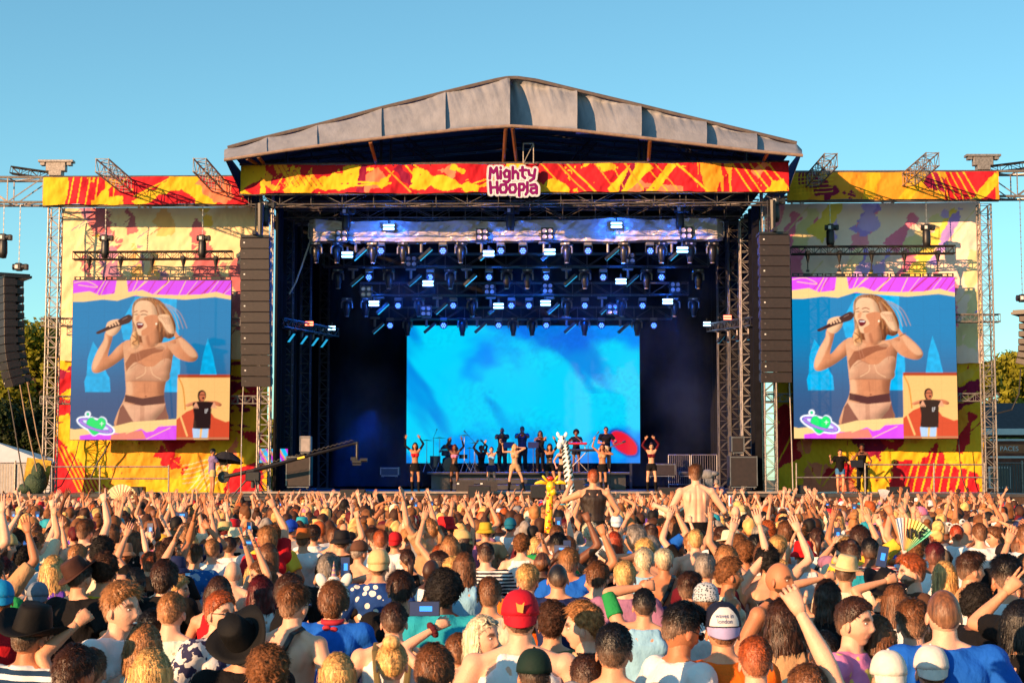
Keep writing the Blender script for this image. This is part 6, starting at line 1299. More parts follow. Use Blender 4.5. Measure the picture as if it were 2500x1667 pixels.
# --- the far crowd as one mass
TPL = []
def template(sex, pose, hair, top, hat, lod):
    f = Fig(sex, **POSES[pose]); rt = .16 if lod == 0 else .075
    V, T, C = f.body(.02, False, ratio=rt)
    parts = [(V, T, C, 0)]; hr = np.array(f.hrot().to_matrix())
    hv, ht = hair_mesh(hair, False, 1) if hair else (np.zeros((0, 3)), np.zeros((0, 3), int))
    if len(hv): parts.append((hv+np.array(f.hc()), ht, None, 1))
    if top: gv, gt = f.garment(top, .022, rt*1.2); parts.append((gv, gt, None, 2))
    if hat: a, b = hat_mb(hat); v, t = arr(a); parts.append((v*np.array([1, -1, 1])+np.array(f.hc())+[0, 0, .012], t[:, ::-1], None, 3)); 
    VV = []; TT = []; RR = []; CC = []; b = 0
    for v, t, c, r_ in parts:
        keep = v[t][:, :, 2].max(1) > .75; t = t[keep]; u = np.unique(t); mp = -np.ones(len(v), int); mp[u] = np.arange(len(u)); v2 = v[u]; VV.append(v2); TT.append(mp[t]+b); b += len(v2); RR.append(np.full(len(v2), r_)); CC.append(c[u] if c is not None else np.zeros((len(v2), 4)))
    return np.concatenate(VV), np.concatenate(TT), np.concatenate(RR), np.concatenate(CC)
rest = auto[n_ind:]
combos = [('m', 'down', 'short', 'tee', None), ('m', 'down', 'messy', 'tank', None), ('m', 'down', 'curly', 'tee', None), ('m', 'down', 'fade', None, None), ('m', 'chest', 'quiff', 'tee', None), ('m', 'down', 'crop', 'tee', 'cap'), ('f', 'down', 'long', 'tank', None), ('f', 'down', 'bob', 'tank', None), ('f', 'down', 'bun', 'tank', None), ('m', 'down', None, None, None), ('m', 'down', 'crop', 'shirt', 'bucket'), ('m', 'down', 'mop', 'tee', None)]
arms = [('m', 'upR', 'short', 'tee', None), ('m', 'upL', 'messy', None, None), ('m', 'both', 'short', 'tank', None), ('f', 'both', 'long', 'tank', None), ('m', 'pointL', 'curly', 'tee', None), ('f', 'pointR', 'wavy', 'tank', None), ('m', 'fistR', 'fade', 'tank', None), ('f', 'bentL', 'bob', 'tank', None), ('m', 'bentR', 'short', None, None), ('m', 'phone', 'short', 'tee', None), ('f', 'over', 'long', 'tank', None), ('f', 'upL', 'pony', 'tee', None)]
TP = {0: [template(*c, 0) for c in combos], 1: [template(*c, 0) for c in arms]}
AV = []; AT = []; AC = []; b = 0
for (X, Y, s, px, py, ph) in rest:
    up_ = rc.random() < (.17 if Y < 30 else (.20 if Y < 42 else .27)); k = rc.randrange(12); V, T, RG, CC = TP[1 if up_ else 0][k]
    yaw = rc.gauss(0, 16) if rc.random() < .85 else rc.choice([-1, 1])*rc.uniform(40, 120); a = R(-yaw); cs, sn = math.cos(a), math.sin(a)
    sc_ = s*np.array([1, 1, 1]); W_ = V*sc_; Wx = W_[:, 0]*cs-W_[:, 1]*sn+X; Wy = W_[:, 0]*sn+W_[:, 1]*cs+Y
    sk_ = np.array(SKINC[rc.choice(SKS)]); pal = np.array([sk_, HAIRCOL[rc.choice(HCOLS)], TOPC[rc.choice(TC)], TOPC[rc.choice(['white', 'black', 'pink', 'navy', 'khaki', 'red', 'teal', 'grey'])]])
    col = pal[RG]; al = CC[:, 3:4]; col = col*(1-al)+CC[:, :3]*al; hm = RG == 1
    if hm.any(): nz = .35+1.3*vn(V[hm, 0]*70+X*3, V[hm, 1]*70, V[hm, 2]*40, seed=7); col[hm] = col[hm]*nz[:, None]
    AV.append(np.stack([Wx, Wy, W_[:, 2]], 1)); AT.append(T+b); AC.append(col); b += len(V)
    if up_ and k == 9: PHONES.append((X, Y, s, yaw))
cm = newmesh('crowd', np.concatenate(AV), np.concatenate(AT), np.concatenate(AC), smooth=True)
CRM_ = M('crowd_mixed', rough=.65, var=.12, scale=18, attr=True, spec=.25)
co = obj('crowd', cm, CRM_); tag(co, 'dense far crowd with raised arms filling the field up to the stage', 'crowd', kind='stuff')
print('crowd', len(rest), 'tris', len(cm.polygons), 'ind', n_ind)
# ------------------------------------------------------------------ stage lighting and band
def emis(name, c, s): 
    m = M(name, (.02, .02, .02), .3, 0, 0, 5, emit=c, estr=s); return m
E_STROBE = emis('strobe_lit', (.30, .62, 1), 4); E_WASH = emis('wash_lens_lit', (.002, .03, .9), .7); E_DOT = emis('wash_dot_lit', (.10, .28, 1), 2.2); E_RED = emis('strobe_red', (1, .12, .06), 5)
BLENS = M('blinder_lens', S(205, 180, 170, .8), .25, .3, .1, 10); GBODY = M('lamp_body', (.014, .013, .015), .35, .1, .2, 10); GARM = M('lamp_yoke', (.16, .14, .13), .4, .2, .2, 10)
PLAST = M('plastic_sheet', S(196, 182, 176, .85), .22, 0, .12, 2, .05, 3, spec=.5, trans=.12)
# back LED wall
YL = 70.0
def led_wall():
    a, b = PX(993, YL, 960), PX(1562, YL, 960); zt, zb = PZ(795, YL), PZ(1130, YL); nx, nz = 190, 112
    U, W_ = np.meshgrid(np.linspace(0, 1, nx+1), np.linspace(0, 1, nz+1)); u = U*1.7
    base = lin((0, 214, 255)); blue = lin((0, 120, 250)); deep = lin((0, 90, 220))
    n = fbm(u*2.2+W_*.9, W_*3.2-u*.8, seed=5, o=4); k = sst(.43, .70, n+.14*(U-.45)-.03*(W_-.4))*.85; C = base*(1-k[..., None])+blue*k[..., None]
    k2 = .7*sst(.58, .76, fbm(u*3+W_*1.5+9, W_*2+u, seed=15, o=4)-.0+.10*(U > .35)*(W_ > .5)); C = C*(1-k2[..., None])+deep*k2[..., None]
    g = (vn(u*70, W_*70, seed=9)-.5)*.5*sst(.45, .6, fbm(u*4, W_*4, seed=25)); C = C*(1+g[..., None]*.5)
    d = (((U-.93)/.058)**2+((W_-.145-(.93-U)*.8)/.075)**2)+.35*(fbm(u*9, W_*9, seed=4)-.5)
    k3 = sst(1.7, 1.0, d); C = C*(1-k3[..., None])+deep*.6*k3[..., None]; k4 = sst(1.05, .85, d); C = C*(1-k4[..., None])+lin((238, 20, 36))*k4[..., None]
    e = empty('led_wall', ((a+b)/2, YL, zb), 'wide glowing cyan screen at the back of the stage with a red spot at lower right', 'video screen')
    V = np.stack([(U-.5)*(b-a), 0*U, W_*(zt-zb)], -1).reshape(-1, 3)
    obj('display', newmesh('display', V, grid_faces(nx, nz), np.clip(C, 0, 1).reshape(-1, 3)), LEDB, e)
    MB().box((0, .12, (zt-zb)/2), (b-a+.06, .2, zt-zb+.06), bev=.02).build('frame', BLK, e)
    mb = MB(); 
    for x in np.linspace(-(b-a)/2+.4, (b-a)/2-.4, 5): mb.box((x, .1, (ZS-zb)/2), (.1, .3, zb-ZS-.01))
    mb.build('support', BLK, e)
led_wall()
# plastic wrapped front lighting truss
pt, qt = P(755, 566, 60), P(1765, 562, 60)
t_ = truss_obj(pt, qt, 'front lighting truss wrapped in crumpled clear plastic sheet', .5, .55, ALU, 'lighting_truss', bay=.9)
L_ = (qt-pt).length; nx = 420; U, W_ = np.meshgrid(np.linspace(0, 1, nx+1), np.linspace(0, 1, 22)); u = U*L_
ends = np.minimum(1, np.minimum(U, 1-U)*60); sagk = vn(u*.55, u*0, seed=3)
Zt = .33+.10*sagk-.05*np.sin(u*1.1)**2; Zb = -.33-.14*vn(u*.8, u*0, seed=8)
dep = -.34+.22*(fbm(u*1.6+W_*2.0, W_*2.2+u*.5, seed=12, o=4)-.5)+.10*(vn(u*5-W_*4, W_*3, seed=14)-.5)
V = np.stack([pt.x+u, 60+dep*ends, (pt.z+(qt.z-pt.z)*U)+Zb+(Zt-Zb)*W_], -1).reshape(-1, 3)-np.array(t_.location)
obj('plastic_sheet', newmesh('plastic_sheet', V, grid_faces(nx, 21), smooth=True), PLAST, t_)
V2 = V.copy(); V2[:, 1] = -V2[:, 1]*.8; obj('plastic_sheet', newmesh('plastic_sheet', V2, grid_faces(nx, 21), smooth=True), PLAST, t_)
ROWS = {'A': (60, 590, 'front'), 'B': (63, 636, 'second'), 'C': (66, 706, 'third'), 'D': (68.6, 765, 'rearmost')}
for k, (Yr, yc, nm), (xa, xb) in ((('B'), ROWS['B'], (790, 1730)), ('C', ROWS['C'], (880, 1680)), ('D', ROWS['D'], (950, 1640))):
    truss_obj(P(xa, yc, Yr), P(xb, yc-1, Yr), 'black %s lighting truss deep in the stage, hung with lamps' % nm, .45, .5, M('truss_mid', (.045, .045, .05), .4, .4), 'lighting_truss', bay=.8)
for x, y in ((845, 517), (1246, 515), (1660, 512)):
    hoist(P(x, y, 59.6), 'chain hoist above the plastic wrapped truss, %s of three' % ('left' if x < 900 else 'middle' if x < 1300 else 'right'), PZ(482, 59.6), 'hoists above the wrapped truss', 1.1)
def moving_head():
    e = empty('moving_head_light', (0, 0, 0), None, 'stage light'); MB().box((0, 0, -.06), (.42, .34, .13), bev=.03).box((0, -.172, -.06), (.08, .006, .05), mi=1).build('base', [GBODY, BLENS], e)
    y = MB(); 
    for s_ in (-1, 1): y.path([(s_*.14, 0, -.12), (s_*.21, 0, -.2), (s_*.21, 0, -.42)], .035, 8)
    y.tube((-.15, 0, -.12), (.15, 0, -.12), .03, n=6); y.build('yoke', GARM, e); h = MB(); h.lathe([(.05, -.12), (.13, -.16), (.15, -.30), (.14, -.5), (.10, -.62), (.095, -.74), (.07, -.75)], n=14).build('head', GBODY, e, True)
    MB().lathe([(.075, -.745), (.085, -.77), (.03, -.775)], n=12).build('lens', BLENS, e); return e
def wash():
    e = empty('wash_light', (0, 0, 0), None, 'stage light'); MB().box((0, 0, -.06), (.3, .26, .12), bev=.02).build('base', GARM, e)
    y = MB(); 
    for s_ in (-1, 1): y.box((s_*.15, 0, -.22), (.03, .12, .3), bev=.01)
    y.box((0, 0, -.1), (.33, .1, .03)); y.build('yoke', GBODY, e); hh = MB(); hh.loft([((0, .12, -.33), (.1, 0, 0), (0, 0, .1)), ((0, -.06, -.33), (.145, 0, 0), (0, 0, .145)), ((0, -.10, -.33), (.145, 0, 0), (0, 0, .145))], 16); h = hh.build('head', GBODY, e)
    d = MB(); d.loft([((0, -.103, -.33), (.12, 0, 0), (0, 0, .12)), ((0, -.108, -.33), (.12, 0, 0), (0, 0, .12))], 16)
    for k in range(7): a = k*math.pi/3; r_ = .078 if k else 0; d.loft([((r_*math.cos(a), -.110, -.33+r_*math.sin(a)), (.027, 0, 0), (0, 0, .027)), ((r_*math.cos(a), -.118, -.33+r_*math.sin(a)), (.024, 0, 0), (0, 0, .024))], 8, mi=1)
    d.build('lens', [E_WASH, E_DOT], h); return e
def tilted():
    e = empty('batten_light', (0, 0, 0), None, 'stage light'); MB().box((0, 0, -.04), (.4, .2, .08), bev=.02).tube((0, 0, -.08), (0, 0, -.40), .055, n=10).build('arm', GARM, e)
    MB().box((.14, -.02, -.46), (.62, .2, .13), rot=(0, R(-42), 0), bev=.02).build('head', GBODY, e); MB().box((.185, -.02, -.512), (.60, .16, .012), rot=(0, R(-42), 0)).build('lens', M('batten_glass', (.03, .2, .32), .15, .3, emit=(.02, .35, .6), estr=.6), e); return e
def strobe(red=False):
    e = empty('strobe_light', (0, 0, 0), None, 'stage light'); MB().box((0, .04, 0), (.44, .1, .28), bev=.02).box((0, .1, .2), (.06, .06, .2)).build('housing', GBODY, e)
    t = MB(); t.box((0, -.02, .065), (.40, .03, .07)); t.box((0, -.02, -.065), (.40, .03, .07)); t.build('tube', E_RED if red else E_STROBE, e); return e
def blinder():
    e = empty('blinder_light', (0, 0, 0), None, 'stage light'); MB().box((0, .05, 0), (.46, .12, .46), bev=.02).tube((-.3, 0, 0), (.3, 0, 0), .02).build('housing', GBODY, e)
    for a in (-1, 1):
        for b in (-1, 1): MB().loft([((a*.105, -.012, b*.105), (.085, 0, 0), (0, 0, .085)), ((a*.105, -.03, b*.105), (.08, 0, 0), (0, 0, .08)), ((a*.105, -.02, b*.105), (.05, 0, 0), (0, 0, .05))], 12).build('lamp', BLENS, e)
    return e
FX = dict(
 A=dict(m=[772, 823, 911, 985, 1125, 1384, 1523, 1615, 1684, 1739], w=[930, 1082, 1223, 1277, 1436, 1586], t=[869, 1029, 1176, 1328, 1484, 1640], s=[(848, 622), (949, 555), (1193, 619), (1342, 615), (1505, 550), (1666, 610)], b=[(834, 576), (1177, 573), (1336, 571), (1676, 569)]),
 B=dict(m=[825, 949, 1100, 1237, 1288, 1428, 1578, 1704], w=[902, 1051, 1194, 1333, 1473, 1615], t=[862, 1003, 1139, 1383, 1533], s=[(1045, 692), (1516, 687)], b=[(894, 712), (1004, 638), (1537, 630)]),
 C=dict(m=[847, 894, 1023, 1153, 1384, 1518, 1647, 1694], w=[973, 1107, 1249, 1292, 1428, 1568], t=[926, 1068, 1198, 1342, 1470], s=[(913, 741), (1217, 747), (1332, 740), (1630, 736)], b=[(1040, 759), (1195, 706), (1337, 704), (1495, 755), (1649, 701)]),
 D=dict(m=[995, 1129, 1253, 1299, 1427, 1555], w=[952, 1083, 1217, 1334, 1468, 1596], t=[915, 1041, 1165, 1383, 1514], s=[], b=[]))
MK = dict(m=moving_head, w=wash, t=tilted, s=strobe, b=blinder); first = {}
NMX = dict(m='moving head light hanging nose down', w='round wash light with seven glowing blue lenses', t='tilted bar light on a short arm', s='strobe with two bright white blue tubes', b='square blinder with four round lamps')
GRX = dict(m='moving heads on the stage trusses', w='blue wash lights on the stage trusses', t='tilted bar lights', s='bright strobes', b='four lamp blinders')
ORD = ['first', 'second', 'third', 'fourth', 'fifth', 'sixth', 'seventh', 'eighth', 'ninth', 'tenth']
hang = dict(A=592, B=657, C=727, D=776); lpts = []
for row, d in FX.items():
    Yr, yc, nm = ROWS[row]
    for k, L in d.items():
        for i, q in enumerate(sorted(L) if k in 'mwt' else L):
            if k in 'mwt': p = P(q, hang[row]+(-2 if k == 't' else 0), Yr-.15)
            else: p = P(q[0], q[1], Yr-.5)
            if k not in first: o = first[k] = MK[k]()
            else: o = copy_tree(first[k])
            o.location = p; o['label'] = '%s, %s from left on the %s truss' % (NMX[k], ORD[i], nm); o['category'] = 'stage light'; o['group'] = GRX[k]
            if k in 'mwt': o.rotation_euler = (0, 0, rc.uniform(-.5, .5) if k == 'm' else rc.uniform(-.15, .15))
            if k == 's': lpts.append(p)
for x, y, Y in ((885, 700, 66), (1740, 610, 61)): pass
# light of the lamps, plus one added spot without a fixture
for i, p in enumerate(lpts):
    l = bpy.data.lights.new('strobe_glow', 'POINT'); l.energy = 55; l.color = (.01, .14, 1); l.shadow_soft_size = .15; o = bpy.data.objects.new('strobe_glow', l); COL.objects.link(o); o.location = p+Vector((0, -.3, 0))
for i, (x, y, Y, en) in enumerate(((1000, 640, 64, 500), (1250, 640, 64, 900), (1500, 640, 64, 900), (1100, 700, 67, 700), (1400, 700, 67, 900), (900, 1000, 64, 900), (1640, 760, 67, 400))):  # the low left spot is added to brighten the smoke there
    l = bpy.data.lights.new('wash_beam', 'SPOT'); l.energy = en*1.0; l.color = (.0, .10, 1); l.spot_size = R(110); l.spot_blend = .8; l.shadow_soft_size = .3; o = bpy.data.objects.new('wash_beam', l); COL.objects.link(o); o.location = P(x, y, Y); o.rotation_euler = (R(8), 0, 0)
# side ladders of small lamps
for sgn, pa, pb, lps, lb in ((-1, P(683, 787, 59.5), P(818, 812, 65), ((705, 822), (735, 826), (762, 828), (785, 832)), 'left'), (1, P(1842, 784, 59.5), P(1735, 800, 65), ((1755, 818), (1780, 812), (1802, 808), (1828, 804)), 'right')):
    truss_obj(pa, pb, 'small black truss sticking out into the %s side of the stage with little lamps' % lb, .3, .3, M('truss_mid', (.06, .06, .065), .4, .4), 'lighting_truss', bay=.4)
    for i, (x, y) in enumerate(lps):
        o = copy_tree(first['t']); f_ = (x-683)/135 if sgn < 0 else (1842-x)/107; q = pa.lerp(pb, min(1, max(0, f_))); o.location = q-Vector((0, 0, .16)); o.scale = (.7,)*3; o.rotation_euler = (0, 0, R(40*sgn)); o['label'] = 'small lamp under the %s side truss, %s from left' % (lb, ORD[i]); o['category'] = 'stage light'; o['group'] = 'small lamps on the side trusses'
    o = strobe(True); o.location = P(755 if sgn < 0 else 1776, 790 if sgn < 0 else 775, 62); o.scale = (.75,)*3; o['label'] = 'small red strobe on the %s side truss' % lb
    o = copy_tree(first['s']); o.location = P(810 if sgn < 0 else 1726, 801 if sgn < 0 else 791, 64.5); o.scale = (.7, .7, .8); o['label'] = 'small blue white strobe at the tip of the %s side truss' % lb; o['category'] = 'stage light'; o['group'] = 'bright strobes'
# risers
zr = PZ(1152, 66)
rs = empty('band_riser', (PX(1290, 65), 66.5, ZS), 'wide dark riser the band stands on behind the dancers', 'riser')
MB().box((0, 0, (zr-ZS)-.05), (PX(1530, 65)-PX(1040, 65), 4.6, .1), bev=.02).box((0, .2, (zr-ZS)/2-.05), (PX(1530, 65)-PX(1040, 65)-.3, 4.2, zr-ZS-.12)).build('platform', CONC, rs)
for k in range(2): MB().box((0, -2.5-.35*(2-k)+.2, .12+.22*k), (6.0, .34, .20+.0*k), bev=.01).build('step', CONC, rs)
# smoke: a hazy volume that the blue lamps light up
sm = MB().box((PX(1290, 66), 67.0, (ZS+12.0)/2+.05), (15.2, 12.8, 12.0-ZS-.2)).build('smoke', None or BLK)
ms = bpy.data.materials.new('smoke'); ms.use_nodes = True; n = ms.node_tree; n.nodes.clear(); out = n.nodes.new('ShaderNodeOutputMaterial'); pv = n.nodes.new('ShaderNodeVolumePrincipled'); n.links.new(pv.outputs[0], out.inputs['Volume'])
pv.inputs['Color'].default_value = (.6, .78, 1, 1); pv.inputs['Anisotropy'].default_value = .2  # smoke colour tinted blue, part of the blue light painted in
tc = n.nodes.new('ShaderNodeTexCoord'); nz = n.nodes.new('ShaderNodeTexNoise'); nz.inputs['Scale'].default_value = .35; nz.inputs['Detail'].default_value = 3; n.links.new(tc.outputs['Object'], nz.inputs[0]); mr = n.nodes.new('ShaderNodeMapRange'); mr.inputs[1].default_value = .46; mr.inputs[2].default_value = .70; mr.inputs[3].default_value = .0; mr.inputs[4].default_value = .012; n.links.new(nz.outputs[0], mr.inputs[0]); n.links.new(mr.outputs[0], pv.inputs['Density'])
sm.data.materials.clear(); sm.data.materials.append(ms); tag(sm, 'drifting blue lit smoke inside the stage', 'smoke', kind='stuff')

# ---- performers
def LG(a, b, ka=None, kb=None):                       # ankle x,y of the +x and -x leg
    o = {}
    for sd_, q, kk in ((1, a, ka), (-1, b, kb)):
        k = kk or (sd_*.09*.4+q[0]*.6+sd_*.02, q[1]*.6+.05, .50); o[sd_] = ((sd_*.09, 0, .90), k, (q[0], q[1], .08), (q[0]*.6, 1))
    return o
def performer(x, yfeet, Y, yaw, fig, hair, hcol, skin, label, garms, h=1.7, zf=None, boots=False, z0=None, group=None, hat=None, glasses=None):
    p = P(x, yfeet, Y); z = ZS+.004 if zf is None else zf; s = h/1.75
    V, T, C = fig.body(.013); o = obj('person', me_of('person', V, T, C), SKINM, loc=(p.x, Y, z)); o.scale = (s,)*3; o.rotation_euler = (0, 0, R(-yaw)); solid(o, SKINC[skin]); tag(o, label, 'person', group)
    if hair: e = obj('hair', get_hair(hair, 0), CURLM if hair in ('curly', 'afro') else HAIRM, o, fig.hc(), fig.hrot()); solid(e, HAIRCOL[hcol])
    garms = [q for k, c in garms for q in ([(k[:-1]+'R', c), (k[:-1]+'L', c)] if k in ('boots', 'sleeves') else [(k, c)])]
    for kind, col in garms: V, T = fig.garment(kind, .016); g = obj({'tee': 'shirt', 'crop': 'crop_top', 'tank': 'vest', 'bootR': 'boot', 'bootL': 'boot', 'sleeveR': 'sleeve', 'sleeveL': 'sleeve'}.get(kind, kind), me_of(kind, V, T), CLM, o); solid(g, TOPC[col] if isinstance(col, str) else col)
    if glasses: obj('sunglasses', glasses_mb().mesh('sunglasses', True), GLM, o, fig.hc(), fig.hrot())
    return o, s, p
UP = lambda a=.28, b=-.3, **k: Fig('f', fat=.86, wR=(a, .08, 1.90), wL=(b, .08, 1.92), kR='open', kL='open', **k)
sg_ = Fig('f', fat=.86, wR=(.46, .10, 1.70), wL=(-.13, .09, 1.62), kR='grip', kL='relax', hR=(1, 0, -.2), hL=(-1, -.1, -.1), legs=LG((.22, .08), (-.34, -.05)), headyaw=-15)
o, s, p = performer(1257, 1200, 58.7, 180, sg_, 'long', 'blond', 'fair', 'singer in nude bodysuit and black boots at the centre of the stage, arm stretched out', [('crop', 'tan'), ('shorts', 'tan'), ('boots', 'black')], 1.68)
wv = sg_.wr[1]; MB().tube(wv+Vector((.04, .02, .10)), wv+Vector((.09, .03, .26)), .018, .024, 8).ell(wv+Vector((.10, .03, .28)), (.034, .034, .04), 8, 6)
mic = MB().tube((0, 0, -.1), (0, 0, .1), .017, .022, 8).ell((0, 0, .12), (.033, .033, .038), 8, 6).build('microphone', BLK); mic.matrix_world = Matrix.Translation(P(1226, 1083, 58.6)) @ Euler((0, R(-25), 0)).to_matrix().to_4x4(); tag(mic, 'black microphone in the raised hand of the singer', 'microphone')
DG = 'dancers on the stage'
performer(1013, 1199, 58.6, 175, UP(.34, -.16, legs=LG((.10, 0), (-.13, .05))), 'bob', 'black', 'tan', 'dancer in red crop top, black frill skirt and black sleeves, leftmost on the stage', [('crop', 'red'), ('skirt', 'black'), ('sleeves', 'black'), ('boots', 'black')], 1.72, group=DG)
performer(1110, 1197, 60.5, 185, UP(.2, -.28, legs=LG((.12, 0), (-.10, .08))), 'long', 'dark red', 'brown', 'dancer in pink crop top and black skirt in front of the drum kit', [('crop', 'pink'), ('skirt', 'black'), ('sleeves', 'black'), ('boots', 'black')], 1.70, group=DG)
performer(1175, 1194, 65.0, 180, UP(.18, -.05), 'curly', 'black', 'dark', 'dancer all in black, a shadow on the riser steps with hands joined overhead', [('tee', 'black'), ('shorts', 'black'), ('sleeves', 'black')], 1.72, group=DG)
performer(1200, 1196, 62.0, 182, UP(.26, -.36, legs=LG((.14, 0), (-.10, .06))), 'pony', 'dark brown', 'fair', 'dancer in light blue crop top and dark shorts left of the singer', [('crop', 'light blue'), ('shorts', 'navy'), ('sleeves', 'black'), ('boots', 'black')], 1.64, group=DG)
performer(1342, 1198, 60.0, 172, UP(.22, -.18, legs=LG((.10, 0), (-.20, .10))), 'wavy', 'black', 'tan', 'dancer in black crop top and black shorts between the singer and the zebra', [('crop', 'black'), ('shorts', 'black'), ('sleeves', 'black'), ('boots', 'black')], 1.70, group=DG)
performer(1373, 1196, 62.5, 180, Fig('f', legs=LG((.10, 0), (-.12, .06))), 'long', 'brown', 'fair', 'dancer with tall boots mostly hidden behind the zebra balloon', [('crop', 'black'), ('shorts', 'black'), ('boots', 'black')], 1.68, group=DG)
performer(1471, 1199, 59.0, 188, Fig('f', wR=(.30, .06, 1.90), wL=(-.20, .28, 1.50), kR='open', kL='relax', legs=LG((.02, .05), (-.12, .02))), 'long', 'dark red', 'tan', 'dancer with one arm raised in front of the guitarist, sheer black skirt and boots', [('crop', 'tan'), ('skirt', 'black'), ('boots', 'black')], 1.68, group=DG)
performer(1591, 1199, 58.8, 180, UP(.22, -.10, legs=LG((.15, 0), (-.14, .05))), 'bun', 'dark brown', 'fair', 'dancer in red patterned crop top, black hot pants and knee boots, rightmost on the stage', [('crop', 'maroon'), ('shorts', 'black'), ('sleeves', 'maroon'), ('boots', 'black')], 1.70, group=DG)
HORN = lambda: Fig('m', wR=(.06, .32, 1.50), wL=(-.05, .42, 1.48), kR='grip', kL='grip', hR=(1, 0, -1), hL=(-1, 0, -1))
def horn(x, y, Y, lb):
    mb = MB(); mb.tube((0, 0, 0), (0, -.32, -.03), .012, .014, 8); mb.loft([((0, -.32, -.03), (.014, 0, 0), (0, 0, .014)), ((0, -.44, -.035), (.03, 0, 0), (0, 0, .03)), ((0, -.5, -.04), (.065, 0, 0), (0, 0, .065))], 14, cap=False); mb.path([(.0, -.08, 0), (0, -.10, -.09), (0, -.26, -.09), (0, -.28, 0)], .010)
    for k in range(3): mb.tube((0, -.14-.04*k, .05), (0, -.14-.04*k, -.09), .012, n=6)
    o = mb.build('trumpet', M('brass', S(200, 150, 60, .8), .25, .9), loc=P(x, y, Y)); tag(o, lb, 'trumpet')
performer(1226, 1150, 66.0, 180, HORN(), 'buzz', 'black', 'dark', 'tall horn player in dark clothes left of the singer, a silhouette against the screen', [('tee', 'black'), ('trousers', 'black')], 1.78, zf=zr+.002); horn(1226, 1064, 65.6, 'trumpet played by the tall horn player left of the singer')
performer(1275, 1150, 66.0, 180, HORN(), 'short', 'black', 'brown', 'tall horn player in long dark shirt just right of the singer on the riser', [('tee', 'navy'), ('trousers', 'black')], 1.82, zf=zr+.002); horn(1275, 1061, 65.6, 'trumpet played by the horn player just right of the singer')
performer(1319, 1151, 65.5, 178, HORN(), 'bob', 'black', 'brown', 'shorter horn player in a dress, third silhouette from the drums', [('tank', 'black'), ('trousers', 'black')], 1.64, zf=zr+.002); horn(1322, 1070, 65.1, 'trumpet played by the shorter horn player')
performer(1407, 1151, 65.6, 180, Fig('f', wR=(.22, .22, 1.30), wL=(-.05, .22, 1.42), kR='relax', kL='grip'), 'afro', 'black', 'brown', 'keyboard singer with big curly hair behind the red keyboard', [('tee', 'black'), ('shorts', 'black')], 1.66, zf=zr+.002)
performer(1480, 1151, 65.2, 182, Fig('m', wR=(.12, .26, 1.12), wL=(-.30, .22, 1.12), kR='relax', kL='grip'), 'short', 'black', 'tan', 'guitarist in black T-shirt and sunglasses on the right of the riser', [('tee', 'black'), ('trousers', 'black')], 1.78, zf=zr+.002, glasses=True)
seat = {1: ((.09, 0, .90), (.20, .40, .88), (.22, .42, .46), (.1, 1)), -1: ((-.09, 0, .90), (-.20, .40, .88), (-.22, .42, .46), (-.1, 1))}
performer(1097, 1151, 66.6, 178, Fig('m', wR=(.30, .34, 1.22), wL=(-.30, .34, 1.25), kR='grip', kL='grip', legs=seat), 'short', 'black', 'brown', 'drummer in dark T-shirt sitting behind the drum kit', [('tee', 'black'), ('trousers', 'black')], 1.75, zf=zr-.38)
# drum kit
dp = P(1100, 1151, 65.6); dk = empty('drum_kit', (dp.x, 65.6, zr), 'black drum kit with cymbals on the left of the riser', 'drum kit')
DS = M('drum_shell', (.02, .025, .03), .2, .2); SKN = M('drum_skin', (.3, .3, .3), .5); BR_ = M('brass', S(200, 150, 60, .8), .25, .9)
def drum(nm, c, r, h, rx=0): MB().lathe([(r, -h/2), (r, h/2)], n=20).lathe([(r*1.03, h/2-.02), (r*1.03, h/2+.01)], n=20).lathe([(r*1.03, -h/2-.01), (r*1.03, -h/2+.02)], n=20).lathe([(r*.97, h/2+.002), (.001, h/2+.004)], n=20, mi=1).build(nm, [DS, SKN], dk, loc=c, rot=(rx, 0, 0))
drum('kick_drum', (0, -.1, .30), .28, .42, R(90)); drum('tom', (-.2, -.2, .78), .16, .2, R(15)); drum('tom', (.2, -.2, .78), .15, .2, R(15)); drum('floor_tom', (-.62, .1, .42), .21, .42); drum('snare', (.5, .25, .62), .17, .14)
for (x, y, z, r) in ((-.95, -.1, 1.25, .24), (-.45, .0, 1.35, .28), (.55, -.1, 1.45, .24), (.95, .1, 1.15, .20), (.75, .3, .95, .17)):
    mb = MB(); mb.lathe([(r, z), (r*.5, z+.02), (.03, z+.045), (.001, z+.045)], (x, y, 0), 20); mb.lathe([(r, z-.004), (.001, z+.0)], (x, y, 0), 20); cy = mb.build('cymbal', BR_, dk); mb = MB(); mb.tube((x, y, .35), (x, y, z), .012, n=6)
    for k in range(3): a = k*2.1; mb.tube((x, y, .45), (x+.28*math.cos(a), y+.28*math.sin(a), .01), .01, n=5)
    mb.build('stand', CHAIN, dk)
kp = P(1407, 1151, 64.9); kb = empty('keyboard', (kp.x, 64.9, zr), 'two tier keyboard, red on top, on a crossed stand', 'keyboard')
MB().box((0, 0, 1.12), (.85, .3, .09), bev=.02).build('upper_keyboard', M('red_plastic', S(200, 30, 30, .8), .35), kb); MB().box((.25, 0, .86), (1.15, .32, .1), bev=.02).build('lower_keyboard', BLK, kb)
mb = MB(); mb.tube((-.35, 0, .02), (.45, 0, .84), .018); mb.tube((.45, 0, .02), (-.3, 0, .84), .018); mb.tube((-.35, .1, .84), (-.35, .1, 1.08), .015); mb.tube((.35, .1, .84), (.35, .1, 1.08), .015); mb.build('stand', CHAIN, kb)
gp = P(1482, 1094, 64.85); g = empty('electric_guitar', gp, 'pale electric guitar held by the guitarist', 'guitar'); g.rotation_euler = (0, R(-20), 0)
